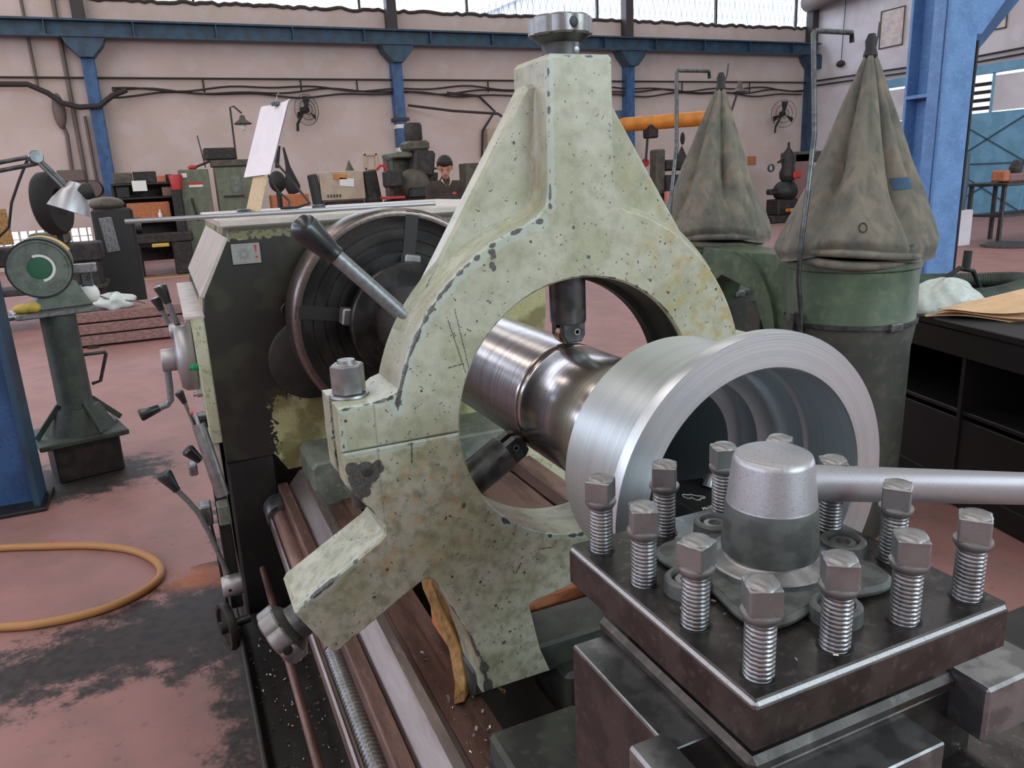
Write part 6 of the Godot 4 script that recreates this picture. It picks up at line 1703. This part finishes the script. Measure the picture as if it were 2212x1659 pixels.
	# orange jib beam with trolley on the right half
	var jb := thing("jib_beam", "orange jib crane beam with a black trolley near the back wall", "crane", V(11.5, 2.45, -16.6))
	part(jb, "boom", G.new().tube([V(10.75, 2.66, -17.1), V(12.25, 2.68, -15.6)], 0.17, 16), mats.orange)
	part(jb, "trolley", G.new().bx(V(11.15, 2.30, -16.75), V(11.40, 2.62, -16.4), 0.03), mats.machine_dark)
	part(jb, "trolley_wheel", G.new().lathe([Vector2(0, 0), Vector2(0.1, 0), Vector2(0.11, 0.05), Vector2(0, 0.06)], 16, along(V(11.42, 2.62, -16.45), V(0.7, 0, 0.7))), mats.machine_dark)
	part(jb, "hook_chain", G.new().tube([V(11.2, 2.3, -16.6), V(11.15, 1.75, -16.6)], 0.03, 6), mats.machine_dark)
	part(jb, "mast", G.new().tube([V(10.7, 0, -17.15), V(10.7, 3.0, -17.15)], 0.12, 12), mats.blue_dark)
	# machines behind the dust collectors
	var sl := thing("shaping_machine", "dark reddish shaping machine behind the farther dust collector", "machine", V(12.2, 0, -17))
	part(sl, "body", G.new().bx(V(11.95, 0, -17.6), V(12.9, 1.4, -16.8), 0.05), mats.machine_dark)
	part(sl, "arm", G.new().bx(V(12.0, 1.5, -17.4), V(13.1, 1.78, -16.9), 0.05), mats.machine_dark)
	part(sl, "tower", G.new().bx(V(11.72, 0.9, -17.3), V(12.0, 2.05, -16.95), 0.04), mats.machine_olive)
	part(sl, "cap", G.new().lathe([Vector2(0.16, 0), Vector2(0.0, 0.35)], 12, Transform3D(Basis(), V(12.6, 1.78, -17.1))), mats.machine_dark)
	part(sl, "knob", G.new().ball(V(12.62, 2.3, -17.1), V(0.06, 0.16, 0.06), 10, 8), mats.machine_dark)
	part(sl, "pale_box", G.new().bx(V(11.8, 0.7, -16.75), V(12.05, 1.0, -16.6), 0.02), mats.pink)
	part(sl, "red_base", G.new().bx(V(11.85, 0.45, -16.75), V(12.02, 0.7, -16.6), 0.02), mats.red)
	var vm := thing("radial_drill", "dark radial drill with red cap standing by the corner column", "machine", V(15.6, 0, -16.6))
	part(vm, "base", G.new().bx(V(14.9, 0, -16.9), V(16.3, 0.2, -16.2), 0.02), mats.machine_dark)
	part(vm, "table", G.new().bx(V(15.2, 0.2, -16.8), V(15.9, 0.62, -16.3), 0.03), mats.machine_dark)
	part(vm, "chuck", G.new().ball(V(15.6, 0.82, -16.5), V(0.36, 0.3, 0.3), 16, 12), mats.black)
	part(vm, "chuck_jaw", G.new().bx(V(15.0, 0.75, -16.6), V(15.3, 0.9, -16.4), 0.03), mats.black)
	part(vm, "head", G.new().lathe([Vector2(0.1, 1.05), Vector2(0.2, 1.15), Vector2(0.22, 1.3), Vector2(0.16, 1.45), Vector2(0.18, 1.7), Vector2(0.12, 1.85), Vector2(0.04, 1.95), Vector2(0.03, 2.1), Vector2(0, 2.1)], 18, Transform3D(Basis(), V(15.65, 0, -16.5))), mats.machine_dark)
	part(vm, "red_cap", G.new().bx(V(15.62, 1.15, -16.3), V(15.88, 1.34, -16.2), 0.03), mats.red)
	part(vm, "handle", G.new().tube([V(15.3, 1.58, -16.5), V(15.55, 1.72, -16.5)], 0.03, 6), mats.machine_dark)
	part(vm, "hand_wheel", G.new().lathe([Vector2(0.07, 0), Vector2(0.11, 0), Vector2(0.11, 0.04), Vector2(0.07, 0.04), Vector2(0.07, 0)], 20, along(V(15.05, 1.45, -16.5), V(0, 0, 1))), mats.gunmetal)
	part(vm, "column", G.new().bx(V(16.0, 0, -17.1), V(16.55, 1.8, -16.6), 0.03), mats.wood_old)
	part(vm, "arm", G.new().bx(V(15.9, 1.55, -17.1), V(17.0, 1.85, -16.6), 0.04), mats.machine_olive)
	part(vm, "orange_tray", G.new().bx(V(15.3, 0.3, -16.15), V(16.2, 0.38, -15.95), 0.01), mats.orange)


func build_right_wall_gear() -> void:
	# sliding door of four blue panes in a steel frame with crossed braces
	var X := 20.2
	var dr := setting("door_1", G.new().bx(V(X - 0.04, 3.56, -17.7), V(X + 0.06, 3.80, -10.5), 0.01), mats.door_blue)
	for i in 3:
		var z0 := -17.55 + i * 2.32
		var z1 := z0 + 2.24
		if i == 1:
			z0 += 0.0
		var lf := setting("leaf", G.new().bx(V(X, 0.0, z0), V(X + 0.04, 2.60, z1), 0.006), mats.door_blue, dr)
		for b in [[V(0, 0.06, z0), V(0, 1.30, z1)], [V(0, 1.30, z0), V(0, 0.06, z1)], [V(0, 1.30, z0), V(0, 2.55, z1)], [V(0, 2.55, z0), V(0, 1.30, z1)], [V(0, 1.30, z0), V(0, 1.30, z1)]]:
			setting("brace", G.new().bar(b[0] + V(X - 0.015, 0, 0), b[1] + V(X - 0.015, 0, 0), 0.035, 0.02, V(1, 0, 0)), mats.door_line, lf)
		setting("stile", G.new().bx(V(X - 0.03, 0, z0 - 0.03), V(X + 0.05, 3.56, z0 + 0.05), 0.006), mats.door_blue, dr)
		setting("stile", G.new().bx(V(X - 0.03, 0, z1 - 0.05), V(X + 0.05, 3.56, z1 + 0.03), 0.006), mats.door_blue, dr)
		if i == 1:
			for k in 4:
				setting("louvre", G.new().box(V(X + 0.02, 2.72 + k * 0.2, z0 + 0.58), V(0.02, 0.10, 1.0), 0.004, Basis(V(0, 0, 1), 0.5)), mats.steel_dark, dr)
		if i != 1:
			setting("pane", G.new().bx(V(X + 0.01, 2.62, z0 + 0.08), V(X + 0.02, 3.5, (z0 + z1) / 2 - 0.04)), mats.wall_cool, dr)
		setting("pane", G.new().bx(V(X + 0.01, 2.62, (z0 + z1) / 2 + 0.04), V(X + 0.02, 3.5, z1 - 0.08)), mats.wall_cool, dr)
		setting("mullion", G.new().bx(V(X - 0.01, 2.6, (z0 + z1) / 2 - 0.035), V(X + 0.04, 3.56, (z0 + z1) / 2 + 0.035), 0.004), mats.door_blue, dr)
	for b in [[-17.78, -16.95, 4.70, 5.74], [-14.7, -13.9, 4.60, 5.75]]:
		var f := thing("wall_poster", ["faded framed wall chart beside the corner column", "faded framed wall chart above the blue door"][0 if b[0] < -16 else 1], "poster", V(X, b[2], b[0]))
		part(f, "sheet", G.new().bx(V(X - 0.03, b[2], b[0]), V(X - 0.005, b[3], b[1])), M(Color.WHITE, 0.8, 0.0, {"tex": tex(C(206, 196, 190), [[C(196, 160, 154), 1, 0.4, 0.7, 1, 1, 0.6], [C(170, 168, 182), 3, 0.55, 0.75, 1, 1, 0.6]], 128), "sc": 0.7}))
		for s in [[b[0], b[0] + 0.03, b[2], b[3]], [b[1] - 0.03, b[1], b[2], b[3]], [b[0], b[1], b[2], b[2] + 0.03], [b[0], b[1], b[3] - 0.03, b[3]]]:
			part(f, "frame_side", G.new().bx(V(X - 0.05, s[2], s[0]), V(X - 0.025, s[3], s[1]), 0.004), mats.steel_dark)
	for y in [3.98, 4.12]:
		solo("wall_pipe", "lower thin dark pipe along the right wall above the blue door" if y < 4.0 else "upper thin dark pipe along the right wall above the blue door", "pipe", G.new().tube([V(X - 0.08, y, -20.3), V(X - 0.08, y - 0.1, -15.0), V(X - 0.08, y, -9.0)], 0.028, 6), mats.cable, "pipes along the right wall")
	solo("pull_switch", "small switch hanging on a cord at the right wall", "switch", G.new().tube([V(X - 0.06, 6.6, -19.1), V(X - 0.06, 4.55, -19.15)], 0.012, 5).ball(V(X - 0.08, 4.5, -19.15), V(0.1, 0.1, 0.16), 10, 8), mats.cable)
	solo("wall_duct", "curved grey duct high in the far right corner", "duct", G.new().tube([V(X - 0.3, 6.5, -20.4), V(X - 0.5, 6.45, -19.6), V(X - 0.55, 6.5, -18.5), V(X - 0.55, 6.7, -16.0), V(X - 0.55, 7.0, -12.0)], 0.28, 14), mats.pipe)
	# bench with vise, drum and bucket by the door
	var bn := thing("vise_bench", "small iron bench with a red brown vise before the blue door", "bench", V(14.2, 0, -9.2))
	part(bn, "top", G.new().bx(V(13.25, 0.98, -9.6), V(15.2, 1.03, -8.8), 0.01), mats.machine_dark)
	for q in [[13.3, -9.5], [13.3, -8.9], [13.95, -9.5], [14.6, -8.9], [15.1, -9.5]]:
		part(bn, "leg", G.new().bx(V(q[0], 0, q[1] - 0.03), V(q[0] + 0.06, 0.98, q[1] + 0.03), 0.004), mats.machine_dark)
	part(bn, "lower_shelf", G.new().bx(V(13.3, 0.45, -9.5), V(15.1, 0.49, -8.9), 0.004), mats.machine_dark)
	var vs := thing("bench_vise", "red brown bench vise with wooden jaws on the iron bench", "vise", V(13.85, 1.03, -9.1))
	part(vs, "body", G.new().bx(V(13.6, 1.03, -9.25), V(14.1, 1.18, -9.0), 0.03), mats.wood_old)
	part(vs, "jaw", G.new().bx(V(13.45, 1.05, -9.25), V(13.6, 1.24, -9.0), 0.02), mats.wood_red)
	part(vs, "screw", G.new().lathe([Vector2(0, 0), Vector2(0.09, 0), Vector2(0.11, 0.1), Vector2(0.06, 0.22), Vector2(0, 0.24)], 14, Transform3D(Basis(), V(13.95, 1.17, -9.15))), mats.machine_dark)
	solo("floor_plate", "round metal plate lying on the red floor before the bench", "plate", G.new().lathe([Vector2(0, 0.0), Vector2(0.4, 0.0), Vector2(0.42, 0.05), Vector2(0.36, 0.06), Vector2(0, 0.03)], 28, Transform3D(Basis(), V(13.0, 0, -8.5))), mats.steel)
	solo("blue_barrel", "dark blue barrel standing behind the blue crane column", "barrel", G.new().lathe([Vector2(0, 0.62), Vector2(0.28, 0.62), Vector2(0.29, 0.9), Vector2(0.30, 1.1), Vector2(0.29, 1.3), Vector2(0.28, 1.56), Vector2(0, 1.56)], 26, Transform3D(Basis(), V(12.45, 0, -9.3))), mats.blue_dark)
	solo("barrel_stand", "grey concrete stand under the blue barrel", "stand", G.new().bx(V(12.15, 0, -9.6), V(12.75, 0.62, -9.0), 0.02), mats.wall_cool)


func build_person() -> void:
	# worker standing behind the mill table, looking down; one continuous body of smooth-joined bones
	var at := V(3.28, 0, -9.3)
	var T := func(p: Vector3) -> Vector3: return at + p
	var J := {}
	var bones := [
		[V(-0.10, 0.08, 0.06), 0.05, V(-0.10, 0.05, 0.17), 0.038], [V(0.10, 0.08, 0.04), 0.05, V(0.10, 0.05, 0.15), 0.038],
		[V(-0.10, 0.08, 0.02), 0.048, V(-0.10, 0.50, 0.02), 0.065], [V(-0.10, 0.50, 0.02), 0.068, V(-0.085, 0.92, 0.0), 0.09],
		[V(0.10, 0.08, 0.0), 0.048, V(0.10, 0.50, 0.01), 0.065], [V(0.10, 0.50, 0.01), 0.068, V(0.085, 0.92, 0.0), 0.09],
		[V(-0.06, 0.96, 0.0), 0.125, V(0.06, 0.96, 0.0), 0.125], [V(0, 0.98, 0.0), 0.125, V(0, 1.22, 0.01), 0.125],
		[V(-0.05, 1.25, 0.01), 0.125, V(0.05, 1.25, 0.01), 0.125], [V(-0.07, 1.40, 0.0), 0.10, V(0.07, 1.40, 0.0), 0.10],
		[V(-0.17, 1.45, 0.0), 0.062, V(0.17, 1.45, 0.0), 0.062], [V(0, 1.46, 0.0), 0.062, V(-0.005, 1.56, 0.025), 0.052],
		[V(-0.20, 1.44, 0.0), 0.06, V(-0.235, 1.17, 0.03), 0.045], [V(-0.235, 1.17, 0.03), 0.044, V(-0.16, 1.09, 0.27), 0.034],
		[V(0.20, 1.44, 0.0), 0.06, V(0.235, 1.17, 0.03), 0.045], [V(0.235, 1.17, 0.03), 0.044, V(0.13, 1.09, 0.27), 0.034]]
	var pr := thing("person", "worker in a dark brown shirt with pale collar looking down at his work", "person", at)
	part(pr, "clothed_body", blend_mesh(bones, 0.03, 0.05, at), mats.shirt)
	var hd := []
	var hb := Basis(V(0, 1, 0), -0.35) * Basis(V(1, 0, 0), 0.35)
	var hc := V(-0.005, 1.665, 0.04)
	for b in [[V(0, 0.03, -0.015), 0.088, V(0, 0.05, 0.01), 0.085], [V(0, -0.02, 0.025), 0.068, V(0, -0.085, 0.05), 0.036], [V(0, 0.0, 0.085), 0.012, V(0, -0.03, 0.105), 0.016], [V(-0.025, -0.06, 0.082), 0.012, V(0.025, -0.06, 0.082), 0.012], [V(-0.086, -0.01, -0.01), 0.016, V(-0.088, 0.02, -0.018), 0.018], [V(0.086, -0.01, -0.01), 0.016, V(0.088, 0.02, -0.018), 0.018], [V(-0.04, 0.022, 0.075), 0.014, V(0.04, 0.022, 0.075), 0.014]]:
		hd.append([hc + hb * b[0], b[1], hc + hb * b[2], b[3]])
	hd.append([V(-0.002, 1.50, 0.015), 0.048, hc + hb * V(0, -0.05, -0.01), 0.05])
	part(pr, "head", blend_mesh(hd, 0.012, 0.018, at), mats.skin)
	var hr := []
	for b in [[V(0, 0.06, -0.03), 0.094, V(0, 0.082, 0.02), 0.084], [V(0, -0.02, -0.055), 0.068, V(0, 0.05, -0.06), 0.078], [V(-0.045, 0.095, 0.052), 0.036, V(0.045, 0.095, 0.052), 0.036], [V(-0.075, 0.03, -0.01), 0.025, V(-0.07, 0.07, 0.02), 0.03], [V(0.075, 0.03, -0.01), 0.025, V(0.07, 0.07, 0.02), 0.03]]:
		hr.append([hc + hb * b[0], b[1], hc + hb * b[2], b[3]])
	part(pr, "hair", blend_mesh(hr, 0.012, 0.02, at), mats.hair)
	var ey := G.new()
	for s in [-1, 1]:
		ey.ball(at + hc + hb * V(s * 0.034, 0.008, 0.088), V(0.014, 0.006, 0.006), 8, 6, hb)
		ey.box(at + hc + hb * V(s * 0.036, 0.032, 0.089), V(0.034, 0.006, 0.006), 0.001, hb)
	ey.box(at + hc + hb * V(0, -0.062, 0.094), V(0.04, 0.004, 0.004), 0.001, hb)
	part(pr, "face_features", ey, mats.hair)
	part(pr, "collar", G.new().prism([Vector2(-0.075, 0.05), Vector2(-0.02, -0.03), Vector2(0, 0.0), Vector2(0.02, -0.03), Vector2(0.075, 0.05), Vector2(0.04, 0.075), Vector2(-0.04, 0.075)], -0.006, 0.006, 0.002, Transform3D(Basis(V(1, 0, 0), -0.45), at + V(0, 1.475, 0.075))), mats.wood_pale)
	part(pr, "badge", G.new().box(at + V(0.075, 1.36, 0.102), V(0.05, 0.03, 0.01), 0.002), mats.red)
	# hands resting on the work: palm and five fingers each
	for s in [-1, 1]:
		var w := V(s * 0.145, 1.09, 0.28)
		var fb := [[w, 0.028, w + V(-s * 0.01, -0.008, 0.06), 0.032]]
		for f in 4:
			var k := w + V(-s * 0.01 + (f - 1.5) * 0.019, -0.006, 0.075)
			fb.append([k, 0.010, k + V(0, -0.012, 0.034), 0.009])
			fb.append([k + V(0, -0.012, 0.034), 0.009, k + V(0, -0.036, 0.044 - 0.004 * abs(f - 1.2)), 0.008])
		var th := w + V(-s * 0.035, -0.005, 0.03)
		fb.append([th, 0.011, th + V(-s * 0.018, -0.012, 0.03), 0.010])
		fb.append([th + V(-s * 0.018, -0.012, 0.03), 0.010, th + V(-s * 0.014, -0.024, 0.052), 0.009])
		part(pr, "hand", blend_mesh(fb, 0.006, 0.006, at), mats.skin)


# surface net round tapered bones [a, ra, b, rb] joined by a smooth minimum
func blend_mesh(bones: Array, cell: float, k: float, at: Vector3) -> G:
	var field := {}
	for b in bones:
		var rm: float = max(b[1], b[3]) + cell * 2.5 + k
		var lo: Vector3 = b[0].min(b[2]) - V(rm, rm, rm)
		var hi: Vector3 = b[0].max(b[2]) + V(rm, rm, rm)
		var ab: Vector3 = b[2] - b[0]
		var l2: float = max(ab.length_squared(), 1e-9)
		for x in range(int(floor(lo.x / cell)), int(ceil(hi.x / cell)) + 1):
			for y in range(int(floor(lo.y / cell)), int(ceil(hi.y / cell)) + 1):
				for z in range(int(floor(lo.z / cell)), int(ceil(hi.z / cell)) + 1):
					var p := V(x, y, z) * cell
					var t: float = clamp((p - b[0]).dot(ab) / l2, 0.0, 1.0)
					var d: float = p.distance_to(b[0] + ab * t) - lerp(float(b[1]), float(b[3]), t)
					var key := Vector3i(x, y, z)
					var o: float = field.get(key, 9.0)
					var h: float = clamp(0.5 + 0.5 * (o - d) / k, 0.0, 1.0) if o < 8.0 else 1.0
					field[key] = d if o > 8.0 else lerp(o, d, h) - k * h * (1.0 - h)
	var g := G.new()
	var vid := {}
	var off := [V(0, 0, 0), V(1, 0, 0), V(0, 1, 0), V(1, 1, 0), V(0, 0, 1), V(1, 0, 1), V(0, 1, 1), V(1, 1, 1)]
	var edges := [[0, 1], [2, 3], [4, 5], [6, 7], [0, 2], [1, 3], [4, 6], [5, 7], [0, 4], [1, 5], [2, 6], [3, 7]]
	for key: Vector3i in field:
		var vals := []
		var neg := 0
		for o in off:
			var val: float = field.get(key + Vector3i(o), 9.0)
			vals.append(val)
			if val < 0.0:
				neg += 1
		if neg == 0 or neg == 8:
			continue
		var s := Vector3.ZERO
		var c := 0
		for e in edges:
			var a: float = vals[e[0]]
			var b: float = vals[e[1]]
			if (a < 0.0) != (b < 0.0):
				s += off[e[0]].lerp(off[e[1]], a / (a - b))
				c += 1
		var nn := V(vals[1] + vals[3] + vals[5] + vals[7] - vals[0] - vals[2] - vals[4] - vals[6], vals[2] + vals[3] + vals[6] + vals[7] - vals[0] - vals[1] - vals[4] - vals[5], vals[4] + vals[5] + vals[6] + vals[7] - vals[0] - vals[1] - vals[2] - vals[3]).normalized()
		vid[key] = g.vert(at + (Vector3(key) + s / c) * cell, nn)
	for key: Vector3i in field:
		var a: float = field[key]
		for ax in 3:
			var d := Vector3i()
			d[ax] = 1
			var b: float = field.get(key + d, 9.0)
			if (a < 0.0) == (b < 0.0):
				continue
			var u := Vector3i()
			u[(ax + 1) % 3] = 1
			var w := Vector3i()
			w[(ax + 2) % 3] = 1
			var q := [key - u - w, key - w, key, key - u]
			if vid.has(q[0]) and vid.has(q[1]) and vid.has(q[2]) and vid.has(q[3]):
				g.tri(vid[q[0]], vid[q[1]], vid[q[2]])
				g.tri(vid[q[0]], vid[q[2]], vid[q[3]])
	return g
